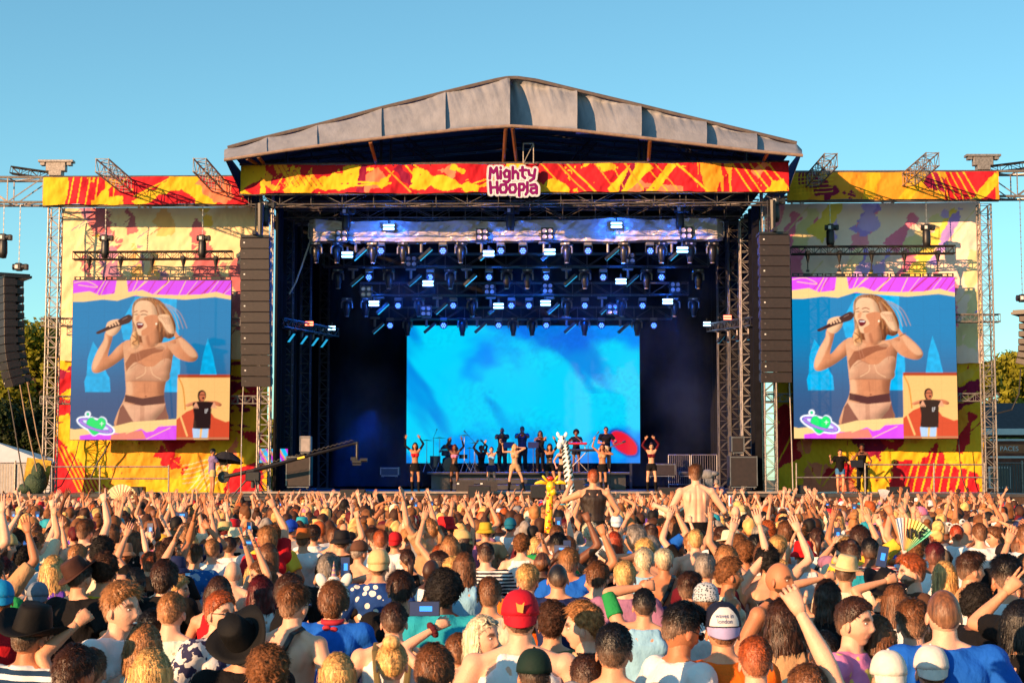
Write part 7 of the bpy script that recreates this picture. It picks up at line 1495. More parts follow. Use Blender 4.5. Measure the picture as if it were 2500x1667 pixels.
MB().loft([((-.34, 0, 0), (0, .02, 0), (0, 0, .08)), ((-.26, 0, 0), (0, .022, 0), (0, 0, .15)), ((-.12, 0, 0), (0, .022, 0), (0, 0, .10)), ((-.02, 0, 0), (0, .022, 0), (0, 0, .13)), ((.08, 0, 0), (0, .02, 0), (0, 0, .06))], 14).build('guitar_body', M('guitar_cream', S(225, 190, 130, .8), .3), g, True)
MB().box((.36, -.02, 0), (.62, .025, .045)).build('neck', BARK, g); MB().box((.72, -.02, .01), (.14, .02, .08), bev=.008).build('headstock', BLK, g)
def micstand(x, y, Y, z, h, boom, lb):
    p = P(x, y, Y); mb = MB(); mb.tube((0, 0, .02), (0, 0, h), .012, n=6)
    for k in range(3): a = k*2.1+.3; mb.tube((0, 0, .12), (.3*math.cos(a), .3*math.sin(a), .01), .011, n=5)
    mb.tube((0, 0, h), (boom[0], 0, h+boom[1]), .009, n=5); mb.tube((boom[0], 0, h+boom[1]), (boom[0]*1.18, 0, h+boom[1]*1.18), .02, .028, 8)
    tag(mb.build('microphone_stand', BLK, loc=(p.x, Y, z)), lb, 'microphone stand')
micstand(1058, 1150, 65.2, zr, 1.35, (.12, .3), 'microphone stand with upright boom left of the drum kit'); micstand(1160, 1150, 65.4, zr, 1.15, (-.38, .42), 'microphone stand with long boom slanting over the drums'); micstand(1436, 1150, 64.9, zr, 1.0, (.36, .5), 'microphone stand with boom between keyboard and guitarist'); micstand(1490, 1196, 62.5, ZS, 1.35, (.02, .05), 'straight microphone stand in front of the guitarist')
for x, lb in ((1243, 'left'), (1302, 'right')):
    p = P(x, 1150, 65.0); mb = MB(); mb.tube((0, 0, .02), (0, 0, 1.0), .012, n=6); mb.box((0, -.02, 1.06), (.42, .02, .26), rot=(R(-25), 0, 0)); 
    for k in range(3): a = k*2.1; mb.tube((0, 0, .2), (.22*math.cos(a), .22*math.sin(a), .01), .01, n=5)
    tag(mb.build('music_stand', BLK, loc=(p.x, 65.0, zr)), 'black music stand before the horn players, the %s one' % lb, 'music stand')
# wedges and boxes
def wedge(x, y, Y, w_, label, z=None):
    p = P(x, y, Y); e = empty('monitor_wedge', (p.x, Y, ZS+.004 if z is None else z), label, 'speaker', 'monitor wedges along the stage front'); h = .36; w2 = w_/2
    MB().add([(-w2, -.28, 0), (w2, -.28, 0), (w2, .28, 0), (-w2, .28, 0), (-w2, -.24, h), (w2, -.24, h), (w2, .1, h*.55), (-w2, .1, h*.55)], [(3, 2, 1, 0), (0, 1, 5, 4), (4, 5, 6, 7), (7, 6, 2, 3), (0, 4, 7, 3), (1, 2, 6, 5)]).build('cabinet', SPK, e)
    MB().box((0, .12, h*.42), (w_*.86, .02, .3), rot=(R(-38), 0, 0)).build('grille', BLK, e); MB().box((-w2*.8, -.272, h*.75), (.08, .01, .05)).build('badge', WHITE, e)
for x, w_, lb in ((1136, .62, 'wedge speaker at the stage front under the pink topped dancer'), (1193, .62, 'wedge speaker at the stage front left of the singer'), (1338, .6, 'wedge speaker at the stage front under the black topped dancer'), (1402, .6, 'wedge speaker at the stage front right of the zebra')): wedge(x, 1200, 58.1, w_, lb)
for x, y, w_, lb in ((862, 1223, .86, 'black front speaker box left of the dancers, standing in front of the stage'), (1170, 1214, .78, 'black front speaker box just below the left wedges'), (1320, 1214, .7, 'black front speaker box behind the giraffe'), (1635, 1218, .80, 'black front speaker box below the rightmost dancer')):
    p = P(x, y, 57.0); e = empty('front_speaker', (p.x, 57.0, PZ(y+2, 57)), lb, 'speaker', 'front speakers before the stage'); MB().box((0, 0, .22), (w_, .45, .44), bev=.02).build('cabinet', SPK, e); MB().box((0, -.228, .22), (w_*.92, .012, .38)).build('grille', BLK, e); MB().box((0, 0, -.75), (w_*.8, .4, 1.5)).build('plinth', DRAPE, e)
def stack(x0, x1, y0, y1, Y, label, m=SPK, dep=.8, wh=False):
    a = P((x0+x1)/2, y1, Y); w_ = (x1-x0)*Y/F; h = (y1-y0)*Y/F; e = empty('flight_case' if not wh else 'speaker_cabinet', (a.x, Y, max(ZS+.004, a.z)), label, 'flight case' if not wh else 'speaker'); MB().box((0, 0, h/2+.05), (w_, dep, h-.1), bev=.02).build('box', m, e)
    mb = MB()
    for s_ in (-1, 1): mb.box((s_*(w_/2-.02), -dep/2-.006, h/2+.05), (.035, .012, h-.12)); mb.box((0, -dep/2-.008, .07+(h-.12)*(s_ > 0)), (w_-.08, .012, .035))
    mb.build('edge_trim', M('alu_trim', (.22, .2, .19), .35, .7), e)
    mb = MB(); 
    for s_ in (-1, 1): mb.lathe([(.05, -.0), (.05, .05)], (s_*(w_/2-.1), -dep/2+.1, -.0), 8)
    mb.build('wheel', BLK, e); return e
stack(701, 760, 1113, 1193, 58.8, 'big brown black speaker stack on wheels at the left stage corner', wh=True); e = stack(733, 760, 1068, 1113, 58.9, 'upright grey case standing on the left speaker stack', M('grey_board', S(170, 160, 158, .7), .6), .5); e.location.z = PZ(1113, 58.8)+.05
stack(1779, 1846, 1113, 1193, 58.8, 'big dark speaker stack at the right stage corner', wh=True); e = stack(1783, 1815, 1067, 1112, 58.9, 'black upper speaker standing on the right speaker stack', wh=True, dep=.6); e.location.z = PZ(1113, 58.8)+.05
stack(1581, 1647, 1131, 1166, 66, 'black flight case with metal edges behind the rightmost dancer'); stack(930, 975, 1140, 1165, 68, 'blue lit flight case deep in the smoke left of the screen'); stack(1655, 1690, 1150, 1166, 69, 'low equipment case at the back right of the stage')
for x0, x1, lb in ((1632, 1684, 'left'), (1688, 1750, 'right')):
    a, b = P(x0, 1110, 69), P(x1, 1110, 69); mb = MB(); zb = ZS; mb.path([(a.x, 69, zb), a, b, (b.x, 69, zb)], .022, 6); mb.tube((a.x, 69, zb+.2), (b.x, 69, zb+.2), .018)
    for x in np.linspace(a.x, b.x, 12)[1:-1]: mb.tube((x, 69, zb+.2), (x, 69, a.z), .009, n=5)
    tag(mb.build('crowd_barrier', CHAIN), 'metal crowd barrier at the back right of the stage, the %s one' % lb, 'barrier', 'barriers at the back of the stage')
# ------------------------------------------------------------------ riders, balloons, fans, phones
def rider(x, y, Y, fig, hair, hcol, skin, label, garms, yaw=0, s=1.0, detail=None, hseed=0):
    p = P(x, y, Y); V, T, C = fig.body(.0095, True, detail=detail); o = obj('person', me_of('person', V, T, C), SKINM, loc=(p.x, Y, p.z-HCZ*s)); o.scale = (s,)*3; o.rotation_euler = (0, 0, R(-yaw)); solid(o, SKINC[skin]); tag(o, label, 'person', 'riders on shoulders')
    e = obj('hair', get_hair(hair, hseed), HAIRM, o, fig.hc(), fig.hrot()); solid(e, HAIRCOL[hcol])
    for kind, col, m in garms:
        V, T = fig.garment(kind, .012); me = me_of(kind, V, T); g = obj({'tank': 'mesh_vest', 'tee': 'shirt'}.get(kind, kind), me, m or CLM, o); solid(g, TOPC[col])
    return o
SEAT = {1: ((.09, 0, .90), (.15, .40, .84), (.13, .42, .40), (0, 1)), -1: ((-.09, 0, .90), (-.15, .40, .84), (-.13, .42, .40), (0, 1))}
def backmus(V):
    x, y, z = V.T.copy(); b = (y < -.02) & (z > .9) & (z < 1.5); k = b*1.0
    y2 = y+k*(.012*np.exp(-(x/.014)**2)*sst(.95, 1.05, z)-.013*np.exp(-((np.abs(x)-.10-.12*(1.34-z))/.020)**2)*np.exp(-((z-1.30)/.09)**2)-.008*np.exp(-((np.abs(x)-.04)/.022)**2)*sst(1.3, 1.1, z)+.010*np.exp(-((np.abs(x)-.075)/.016)**2)*np.exp(-((z-1.34)/.07)**2)); return np.stack([x, y2, z], 1)
f = Fig('m', wR=(.43, .22, 1.10), wL=(-.50, .16, 1.22), kR='grip', kL='relax', hR=(.6, -1, -1), hL=(-.2, -.6, -1), legs=SEAT, headyaw=8, fat=1.06)
rider(1699, 1160, 22.0, f, 'quiff', 'brown', 'pale', 'shirtless man with muscular back riding on shoulders, right of centre before the stage', [('shorts', 'black', None)], detail=backmus, s=1.02)
f = Fig('m', wR=(.26, .20, 1.0), wL=(-.36, .26, 1.52), kR='relax', kL='point', hL=(-1, 0, -1), legs=SEAT, headyaw=-8, fat=1.05)
MV = M('black_mesh_vest', S(24, 14, 14, .8), .6, 0, .3, 40, alpha=.86)
rider(1449, 1168, 24.0, f, 'short', 'ginger', 'fair', 'ginger man in black mesh vest riding on shoulders before the stage', [('tank', 'black', MV), ('shorts', 'black', None)], yaw=4)
rider(380, 1216, 35.0, Fig('m', legs=SEAT), 'crop', 'dark brown', 'fair', 'person in white T-shirt with a black strap riding on shoulders, near the left screen', [('tee', 'white', None), ('shorts', 'black', None)], yaw=60, s=.95)
rider(420, 1222, 34.0, Fig('f', legs=SEAT, wR=(.42, .15, 1.8), kR='point', headyaw=5), 'long', 'platinum blond', 'fair', 'long haired blond person with raised arm riding on shoulders, near the left screen', [('crop', 'cream', None), ('shorts', 'black', None)], s=.95)
# green striped helper standing on the barrier, cap on
INF = lambda n, c: M(n, c, .18, 0, .03, 6, spec=.6)
YEL, ORG, WHI, BKI = INF('balloon_yellow', S(250, 200, 30, .85)), INF('balloon_orange', S(225, 90, 10, .85)), INF('balloon_white', S(240, 238, 235, .9)), INF('balloon_black', (.01, .01, .01))
# giraffe: neck with spots, head with horns and ears, about 1.5 m long
Yg = 22.0; base = P(1336, 1338, Yg); top = P(1344, 1190, Yg); k_ = Yg/F
g = empty('giraffe_balloon', base, 'yellow inflatable giraffe held above the crowd before the mesh vest rider', 'inflatable toy')
v = top-base; mb = MB(); pts = [(Vector((0, 0, 0)), .03), (v*.12, .048), (v*.35, .052), (v*.6, .048), (v*.85, .045), (v*.98, .045)]
mb.loft([(p, (r, 0, 0), (0, r, 0)) for p, r in pts], 18)
for i in range(16):
    t = .06+.055*i; a = [-1.9, -1.1, -1.5, -.6, -2.4][i % 5]; r_ = .050 if t < .6 else .046; c = v*t+Vector((r_*math.cos(a), r_*math.sin(a), 0)); mb.ell(c, (.018+.005*(i % 3), .006, .022), 10, 6, rot=(0, 0, a+math.pi/2), mi=1)
mb.build('neck', [YEL, ORG], g, True)
mb = MB(); mb.ell(v*1.0+Vector((-.0, -.06, .02)), (.105, .13, .13), 18, 12); mb.ell(v*1.0+Vector((.06, -.13, -.10)), (.075, .08, .085), 14, 10); mb.ell(v+Vector((.03, -.17, -.03)), (.03, .02, .04), 8, 6, mi=1).ell(v+Vector((.085, -.13, .02)), (.025, .02, .03), 8, 6, mi=1); hd = mb.build('head', [YEL, ORG], g, True)
for s_, n in ((-1, 0), (1, 1)):
    MB().loft([(v+Vector((s_*.09, 0, .10)), (0, .02, 0), (0, 0, .03)), (v+Vector((s_*.22, 0, .13)), (0, .03, 0), (0, 0, .05)), (v+Vector((s_*.34, 0, .10)), (0, .02, 0), (0, 0, .03)), (v+Vector((s_*.37, 0, .09)), (0, .004, 0), (0, 0, .005))], 12).build('ear', YEL, hd, True)
    MB().loft([(v+Vector((s_*.05, 0, .12)), (.03, 0, 0), (0, .03, 0)), (v+Vector((s_*.14, 0, .22)), (.035, 0, 0), (0, .03, 0)), (v+Vector((s_*.17, 0, .27)), (.03, 0, 0), (0, .028, 0)), (v+Vector((s_*.18, 0, .285)), (.005, 0, 0), (0, .005, 0))], 12).build('horn', YEL, hd, True)
MB().ell(v+Vector((0, -.02, .21)), (.09, .06, .055), 14, 8).build('mane', INF('balloon_red', S(200, 50, 20, .85)), hd, True)
for o in kids(hd)+[hd]:
    o.data.transform(Matrix.Translation(v) @ Matrix.Scale(.58, 4) @ Matrix.Translation(-v))
# zebra
Yz = 30.0; base = P(1400, 1292, Yz); pts = [(1400, 1292, .03), (1397, 1240, .07), (1393, 1200, .078), (1387, 1150, .078), (1381, 1105, .072), (1377, 1075, .066)]
z = empty('zebra_balloon', base, 'white inflatable zebra with black stripes and a long neck, held in front of the stage', 'inflatable toy'); mb = MB()
C_ = [(P(x, y, Yz)-base, r) for x, y, r in pts]; mb.loft([(c, (r, 0, 0), (0, r, 0)) for c, r in C_], 18).build('neck', WHI, z, True)
mb = MB()
for i in range(17):
    t = .10+.85*i/17; j = t*(len(C_)-1); a = int(j); fr = j-a; c = C_[a][0].lerp(C_[min(a+1, 5)][0], fr); r_ = (C_[a][1]*(1-fr)+C_[min(a+1, 5)][1]*fr)+.004
    for q in (-1, 1):
        V = [];
        for m_ in range(9):
            an = -math.pi/2+q*(.12+1.25*m_/8)+.0; w_ = .026*math.sin(math.pi*min(1, (m_+.6)/9)); zz = .06*q*(m_/8)+(.05 if q > 0 else 0); V.append((c.x+r_*math.cos(an), c.y+r_*math.sin(an), c.z+zz-w_)); V.append((c.x+r_*math.cos(an), c.y+r_*math.sin(an), c.z+zz+w_))
        mb.add(V, [(2*m_, 2*m_+2, 2*m_+3, 2*m_+1) for m_ in range(8)])
mb.build('stripe', BKI, z)
hc = P(1372, 1070, Yz)-base; mb = MB(); mb.ell(hc+Vector((0, -.02, .0)), (.11, .13, .15), 16, 12); mb.ell(hc+Vector((-.07, -.10, -.12)), (.075, .09, .10), 14, 10); hd = mb.build('head', WHI, z, True)
for s_ in (-1, 1): MB().ell(hc+Vector((s_*.10, .02, .17)), (.045, .03, .08), 10, 8, rot=(0, s_*.35, 0)).build('ear', WHI, hd, True)
MB().ell(hc+Vector((.03, -.13, .08)), (.02, .015, .07), 8, 6).ell(hc+Vector((-.09, -.11, .05)), (.015, .02, .02), 8, 6).ell(hc+Vector((.0, -.13, -.02)), (.014, .012, .06), 8, 6, rot=(0, .5, 0)).ell(hc+Vector((.07, -.08, -.04)), (.012, .012, .07), 8, 6).build('stripe', BKI, hd, True)
for o in kids(hd)+[hd]:
    o.data.transform(Matrix.Translation(hc-Vector((0, 0, .05))) @ Matrix.Scale(.68, 4) @ Matrix.Translation(-hc))
# hand fans
def fan(x, y, Y, r, a0, a1, cols, label, writing=None):
    p = P(x, y, Y); e = empty('hand_fan', p, label, 'hand fan'); n = 22; V = []; Fs = []; C = []
    for i in range(n+1):
        a = R(a0+(a1-a0)*i/n); dz = .012 if i % 2 else -.012
        for rr in (.12*r, .55*r, r): V.append((rr*math.cos(a), dz, rr*math.sin(a))); C.append(cols(i/n, rr/r))
    Fs = [(3*i+k, 3*i+3+k, 3*i+4+k, 3*i+1+k) for i in range(n) for k in (0, 1)]
    obj('leaf', newmesh('leaf', V, Fs, C), CLOTH, e); mb = MB()
    for i in range(0, n+1, 2): a = R(a0+(a1-a0)*i/n); mb.tube((0, .016, 0), (r*.98*math.cos(a), .016, r*.98*math.sin(a)), .004, .006, 4)
    mb.build('rib', BARK if not writing else WHITE, e)
    if writing:
        mb = MB()
        for st in writing:
            for (xa, ya), (xb, yb) in zip(st[:-1], st[1:]): mb.tube((xa*r, -.02, ya*r), (xb*r, -.02, yb*r), .011, n=5)
        mb.build('lettering', BLK, e)
fan(296, 1222, 40, .40, 15, 165, lambda u, v: tuple(lin((236, 214, 170))*.85), 'cream folding fan with dark ribs held open below the left screen')
fan(2206, 1352, 15.5, .34, 36, 101, lambda u, v: tuple((lin((110, 220, 190))*(1-min(1, u*2))+lin((250, 225, 120))*min(1, u*2) if u < .5 else lin((250, 225, 120))*(1-(u-.5)*2)+lin((240, 160, 190))*(u-.5)*2)*.85) if u < .85 else tuple(lin((190, 215, 240))*.85), 'pastel rainbow folding fan with black lettering held up on the right',
    [[(.12, .45), (.10, .70)], [(.20, .42), (.22, .72)], [(.22, .60), (.32, .66), (.34, .48)], [(.42, .42), (.44, .62), (.56, .60)], [(.43, .52), (.54, .50)], [(.50, .70), (.62, .64)]])
fan(2156, 1228, 42, .36, 62, 112, lambda u, v: tuple(lin((225, 220, 225))*.85), 'half closed white folding fan held up in front of the right wing speakers')
# phones
def phone(p, label, w_=.075, h=.155, land=False, rot=(0, 0, 0), scr=None):
    e = empty('phone', p, label, 'phone', 'phones held up in the crowd'); e.rotation_euler = rot
    a, b = (h, w_) if land else (w_, h); MB().box((0, 0, 0), (a, .009, b), bev=.003).build('case', BLK, e)
    sc_ = MB().box((0, -.0052, 0), (a*.93, .001, b*.93)).box((a*.05, -.0062, 0), (a*.4, .001, b*.34), mi=1); sc_.build('screen', [emis('phone_screen_dark', (.01, .02, .06), 1), emis('phone_screen_blue', (.03, .30, .95), 1)], e); return e
phone(P(1036, 1485, HOBJ['the sideways phone'][3]+.1), 'large white rimmed phone held sideways, filming the stage, centre left foreground', .082, .175, True)
phone(P(843, 1383, 13.9), 'upright phone with blue picture raised behind the unicorn headband', .078, .17)
phone(P(605, 1324, HOBJ['the red cup'][3]+.1), 'phone held sideways with a bright blue screen, near the red cup', .08, .17, True)
phone(P(2154, 1358, HOBJ['the raised phone on the right'][3]+.1), 'white edged phone tilted in a raised hand with a green watch', .075, .15, False, (0, R(12), 0))
p = P(632, 1322, HOBJ['the red cup'][3]); e = empty('cup', p, 'red paper cup with white rim and straw held above the crowd', 'cup'); MB().lathe([(.032, -.06), (.045, .05)], n=16).build('cup_wall', M('red_cup', S(200, 30, 30, .8), .5), e); MB().lathe([(.047, .05), (.047, .056), (.03, .057)], n=16).build('rim', WHITE, e); MB().tube((.01, 0, 0), (.03, 0, .13), .004).build('straw', WHITE, e)
for i, (X, Y, s, yaw) in enumerate(sorted(PHONES, key=lambda q: q[1])[:34]):
    v = Matrix.Rotation(R(-yaw), 3, 'Z') @ Vector((0, .42*s, 0)); q = Vector((X+v.x, Y+v.y, 1.76*s)); px, py = proj(q)
    nr = sorted(HP, key=lambda w_: (w_[2]-px)**2+(w_[3]-py)**2); lab = None
    for w_ in nr:
        lab = 'small phone with blue screen held up %s %s' % (('left of' if px < w_[2] else 'right of') if abs(px-w_[2]) > abs(py-w_[3]) else ('above' if py < w_[3] else 'below'), w_[5])
        if lab not in used: break
    used.add(lab); phone(q, lab, .08, .165, i % 3 == 0, (0, 0, R(-yaw)))
p = P(1783, 1236, 21.8); e = empty('drink_can', p, 'silver and red drink can in the hand of the shirtless rider', 'can'); MB().lathe([(.025, 0), (.03, .01), (.03, .14), (.025, .15)], n=14).build('can_body', M('can_silver', (.6, .6, .62), .3, .6), e); MB().box((0, -.031, .08), (.02, .004, .09)).build('stripe', M('red_cup', S(200, 30, 30)), e)

# ------------------------------------------------------------------ wings
def rail(xs, yt, ym, yb, Y, label, ends=None):
    e = empty('railing', (PX(xs[0], Y), Y, ZW), label, 'railing'); mb = MB()
    for x in xs: a = P(x, yb, Y); b = P(x, yt-4, Y); MB().tube((a.x, Y, ZW-.5), b, .03, n=8).build('post', ALU, e, loc=-e.location)
    mb = MB(); mb.tube(P((ends or xs)[0], yt, Y), P((ends or xs)[-1], yt, Y), .026, n=8); mb.build('handrail', ALU, e, loc=-e.location)
    mb = MB(); mb.tube(P(xs[0], ym, Y), P(xs[-1], ym, Y), .026, n=8); mb.build('midrail', ALU, e, loc=-e.location)
rail((127, 244, 412), 1139, 1168, 1203, 59.2, 'scaffold pipe railing on the left wing platform'); rail((1944, 2112, 2280, 2403), 1134, 1165, 1203, 59.2, 'scaffold pipe railing on the right wing platform', (2112, 2280, 2403))
for x0, x1, y0, y1, lb in ((313, 353, 1187, 1204, 'low black speaker box on the left wing platform'), (2167, 2218, 1186, 1203, 'long low black speaker box on the right wing platform'), (1946, 1975, 1182, 1203, 'black crate at the inner end of the right wing platform')):
    a = P((x0+x1)/2, y1, 59.6); w_ = (x1-x0)*59.6/F; h = (y1-y0)*59.6/F; e = empty('speaker_box', (a.x, 59.6, ZW), lb, 'speaker'); MB().box((0, 0, h/2), (w_, .5, h), bev=.02).build('cabinet', SPK, e); MB().box((0, -.255, h/2), (w_*.9, .012, h*.85)).build('grille', BLK, e)
performer(2052, 1200, 61.0, 178, Fig('m', wR=(.42, .12, 1.42), wL=(-.44, .18, 1.40), kR='relax', kL='relax', hR=(.2, -.2, -1), hL=(-.2, -.2, -1), headpitch=12, legs=LG((.10, 0), (-.08, .1))), 'crop', 'dark brown', 'fair', 'sign interpreter in black T-shirt and denim shorts gesturing on the right wing', [('tee', 'black'), ('shorts', S(60, 110, 160))], 1.62, zf=ZW+.004)
performer(2106, 1200, 60.6, 195, Fig('f', legs=LG((.12, 0), (-.12, 0))), 'curly', 'black', 'brown', 'second interpreter dressed in black with dark curls beside the music stand', [('tank', 'black'), ('trousers', 'black')], 1.80, zf=ZW+.004)
p = P(2093, 1200, 60.2); mb = MB(); mb.tube((0, 0, .0), (0, 0, 1.0), .013, n=6); mb.box((0, -.02, 1.08), (.46, .02, .3), rot=(R(-30), 0, 0))
for k in range(3): a = k*2.1; mb.tube((0, 0, .3), (.25*math.cos(a), .25*math.sin(a), .01), .012, n=5)
tag(mb.build('music_stand', BLK, loc=(p.x, 60.2, ZW)), 'black music stand next to the interpreters on the right wing', 'music stand')
# camera crane
Yj = 57.6; PL = empty('camera_platform', (PX(575, Yj), Yj, 0), 'low dark platform the camera crane stands on, left of the stage', 'platform'); zj = PZ(1213, Yj); MB().box((0, -.1, zj-.06), (3.2, 1.3, .12), bev=.01).build('deck', CONC, PL); MB().box((0, -.1, (zj-.12)/2), (3.0, 1.1, zj-.14)).build('base', DRAPE, PL)
performer(517, 1213, Yj-.2, 62, Fig('m', wR=(.10, .42, 1.18), wL=(-.02, .48, 1.22), kR='grip', kL='grip'), 'short', 'black', 'tan', 'camera crane operator in purple grey T-shirt and khaki shorts below the umbrella', [('tee', S(120, 100, 140)), ('shorts', 'khaki')], 1.68, zf=zj+.004)
a, b_, c_ = P(546, 1164, Yj), P(620, 1148, Yj), P(862, 1083, Yj-.6); o_ = P(618, 1150, Yj)
cr = empty('camera_crane', (o_.x, Yj, zj), 'long black camera crane reaching over the left of the stage', 'camera crane'); L0 = -cr.location
mb = MB(); mb.tube(a, b_, .07, .07, 8); mb.loft([(b_, (0, .07, 0), (0, 0, .085)), (b_.lerp(c_, .5), (0, .06, 0), (0, 0, .06)), (c_, (0, .04, 0), (0, 0, .04))], 4)
d = (c_-b_); 
for k in range(22): q = b_+d*(k/22); q2 = b_+d*((k+.5)/22); mb.tube(q+Vector((0, 0, .1)), q2+Vector((0, 0, .16)), .008, n=4); mb.tube(q2+Vector((0, 0, .16)), b_+d*((k+1)/22)+Vector((0, 0, .1)), .008, n=4)
mb.build('arm', BLK, cr, loc=L0)
q = b_.lerp(c_, .48); MB().box(q+Vector((0, -.1, .0)), (.26, .01, .07), rot=(0, -math.atan2(d.z, d.x), 0)).build('warning_label', M('label_yellow', S(236, 200, 60), .5), cr, loc=L0)
mb = MB(); mb.loft([(a+Vector((-.0, -.03, 0)), (.21, 0, 0), (0, 0, .21)), (a+Vector((0, .1, 0)), (.21, 0, 0), (0, 0, .21))], 20); mb.build('counterweight', BLK, cr, loc=L0); MB().loft([(a+Vector((0, -.045, 0)), (.07, 0, 0), (0, 0, .07)), (a+Vector((0, -.03, 0)), (.07, 0, 0), (0, 0, .07))], 14).build('hub', ALU, cr, loc=L0)
mb = MB(); h = o_.z-zj
for k in range(3): an = k*2.1+.9; mb.tube((0, 0, h*.95), (.75*math.cos(an), .5*math.sin(an), .02), .03, .025, 7)
mb.tube((0, 0, h*.35), (0, 0, h), .07, n=10); mb.box((0, 0, h*.8), (.5, .3, .34), bev=.03); mb.build('tripod', BLK, cr)
mb = MB(); mb.tube(c_, c_+Vector((.14, 0, .02)), .05, n=8); h0 = c_+Vector((.14, 0, .06)); mb.tube(h0, h0+Vector((0, 0, -.62)), .045, n=8); mb.box(h0+Vector((0, 0, -.68)), (.34, .16, .12), bev=.02); mb.box(h0+Vector((-.12, 0, -.58)), (.2, .14, .14), bev=.02); mb.tube(h0+Vector((.1, 0, -.62)), h0+Vector((.36, 0, -.62)), .07, .08, 12); mb.box(h0+Vector((0, 0, -.78)), (.3, .12, .06), bev=.01); mb.build('camera_head', BLK, cr, loc=L0)
up_ = P(552, 1128, Yj+.2); e = empty('umbrella', up_, 'open black umbrella above the camera crane operator', 'umbrella'); r_ = .62; V = [(0, 0, .38)]; n = 16
for j in (1, 2, 3):
    for i in range(n): t = j/3; sc_ = 1 if i % 2 == 0 else (1-.04*t); V.append((r_*t*sc_*math.cos(2*math.pi*i/n), r_*t*sc_*math.sin(2*math.pi*i/n), .38-.34*t*t-(0 if i % 2 else .02*t)))
Fs = [(0, 1+i, 1+(i+1) % n) for i in range(n)]+[(1+j*n+i, 1+(j+1)*n+i, 1+(j+1)*n+(i+1) % n, 1+j*n+(i+1) % n) for j in (0, 1) for i in range(n)]
obj('canopy', newmesh('canopy', V, Fs, smooth=False), M('umbrella_black', (.015, .013, .014), .6), e, rot=(R(-8), R(6), 0)); mb = MB(); mb.tube((0, 0, .42), (.12, 0, -1.0), .012, n=6); mb.build('shaft', CHAIN, e)
# barricade people: roadie with headphones etc. near the stage lip
performer(1750, 1232, 56.2, 10, Fig('m'), 'crop', 'grey', 'fair', 'security worker with white headphones standing in the pit, right of the shirtless rider', [('tee', 'navy'), ('trousers', 'black')], 1.80, zf=.55)
p = P(1728, 1192, 58.0); mb = MB(); mb.box((0, 0, .3), (.35, .35, .4), bev=.05); mb.ell((0, 0, .58), (.26, .24, .2), 12, 8); mb.ell((.2, -.05, .62), (.2, .16, .1), 10, 8); tag(mb.build('covered_camera', M('grey_cover', S(150, 148, 150, .6), .7, bump=.04), None, True, loc=(p.x, 58.0, ZS)), 'camera under a crumpled grey rain cover at the stage edge', 'camera')
MB().tube((0, 0, 0), (0, 0, 0.1), .02)
# ------------------------------------------------------------------ behind the wings
def tree(x, Y, h, cr, label, seed=0, n=9000, col=GREEN, leaf=.17, name='tree'):
    p = P(x, 1100, Y); e = empty(name, (p.x, Y, 0), label, 'tree'); q = random.Random(seed); mb = MB(); mb.tube((0, 0, 0), (.1, 0, h*.45), .35, .22, 9); mb.tube((.1, 0, h*.45), (0, 0, h*.8), .22, .08, 8); cl = []
    for k in range(11):
        a = q.uniform(0, 6.28); z0 = h*q.uniform(.25, .6); r = cr*q.uniform(.4, .85); t = Vector((r*math.cos(a), r*math.sin(a), z0+h*q.uniform(.08, .3))); mb.tube((0, 0, z0), t, .11, .03, 6); cl.append((t, cr*q.uniform(.28, .45)))
    for k in range(26): a = q.uniform(0, 6.28); r = cr*math.sqrt(q.random())*.85; zz = h*q.uniform(.22, .9); r *= (1.15-.55*abs(zz/h-.45)*1.6); cl.append((Vector((r*math.cos(a), r*math.sin(a), zz)), cr*q.uniform(.2, .42)))
    mb.build('trunk', BARK, e); g_ = np.random.default_rng(seed); idx = g_.integers(0, len(cl), n); C = np.array([tuple(c[0]) for c in cl])[idx]; Rr = np.array([c[1] for c in cl])[idx]
    d = g_.normal(size=(n, 3)); d /= np.linalg.norm(d, axis=1, keepdims=True); c = C+d*Rr[:, None]*g_.uniform(.5, 1.05, (n, 1))*np.array([1, 1, .8]); a = g_.normal(size=(n, 3)); a -= d*(a*d).sum(1, keepdims=True)*.7; a /= np.linalg.norm(a, axis=1, keepdims=True); b = np.cross(a, d+g_.normal(size=(n, 3))*.5); b /= np.linalg.norm(b, axis=1, keepdims=True); s_ = g_.uniform(.6, 1.2, (n, 1))*leaf
    V = np.stack([c-a*s_, c-b*s_*.6, c+a*s_, c+b*s_*.6], 1).reshape(-1, 3); V[:, 2] = np.maximum(V[:, 2], .2); obj('crown', newmesh('crown', V, np.arange(4*n).reshape(n, 4)), col, e)
GD = M('tree_leaves_dark', S(52, 66, 22, .5), .6, 0, .45, 1.5, spec=.2, trans=.2); GO = M('tree_leaves_autumn', S(130, 80, 30, .55), .6, 0, .4, 1.5, trans=.2)
tree(78, 92, 12.2, 4.0, 'tall sunlit green tree behind the left edge speaker array', 1, 14000, leaf=.2); tree(6, 98, 11.4, 3.4, 'green tree cut off by the left edge of the photo', 2, 12000, leaf=.2); tree(40, 84, 6.6, 2.8, 'dark lower tree below the tall tree on the left', 3, 10000, GD); tree(118, 88, 6.0, 2.4, 'dark bushy tree just left of the left lattice tower', 4, 9000, GD)
tree(2468, 110, 11.6, 3.0, 'green tree right of the right lattice tower', 5, 12000, leaf=.2); tree(2530, 112, 11.2, 3.4, 'large green tree cut off by the right edge', 6, 12000, leaf=.2); tree(2424, 105, 9.6, 2.0, 'slim tree behind the right lattice tower', 7, 8000, leaf=.18); tree(2496, 100, 5.4, 1.7, 'yellow green bush by the brick building', 8, 6000, GREEN, .14, 'bush'); tree(700, 100, 6.2, 2.6, 'green tree seen through the left back of the stage', 9, 7000)
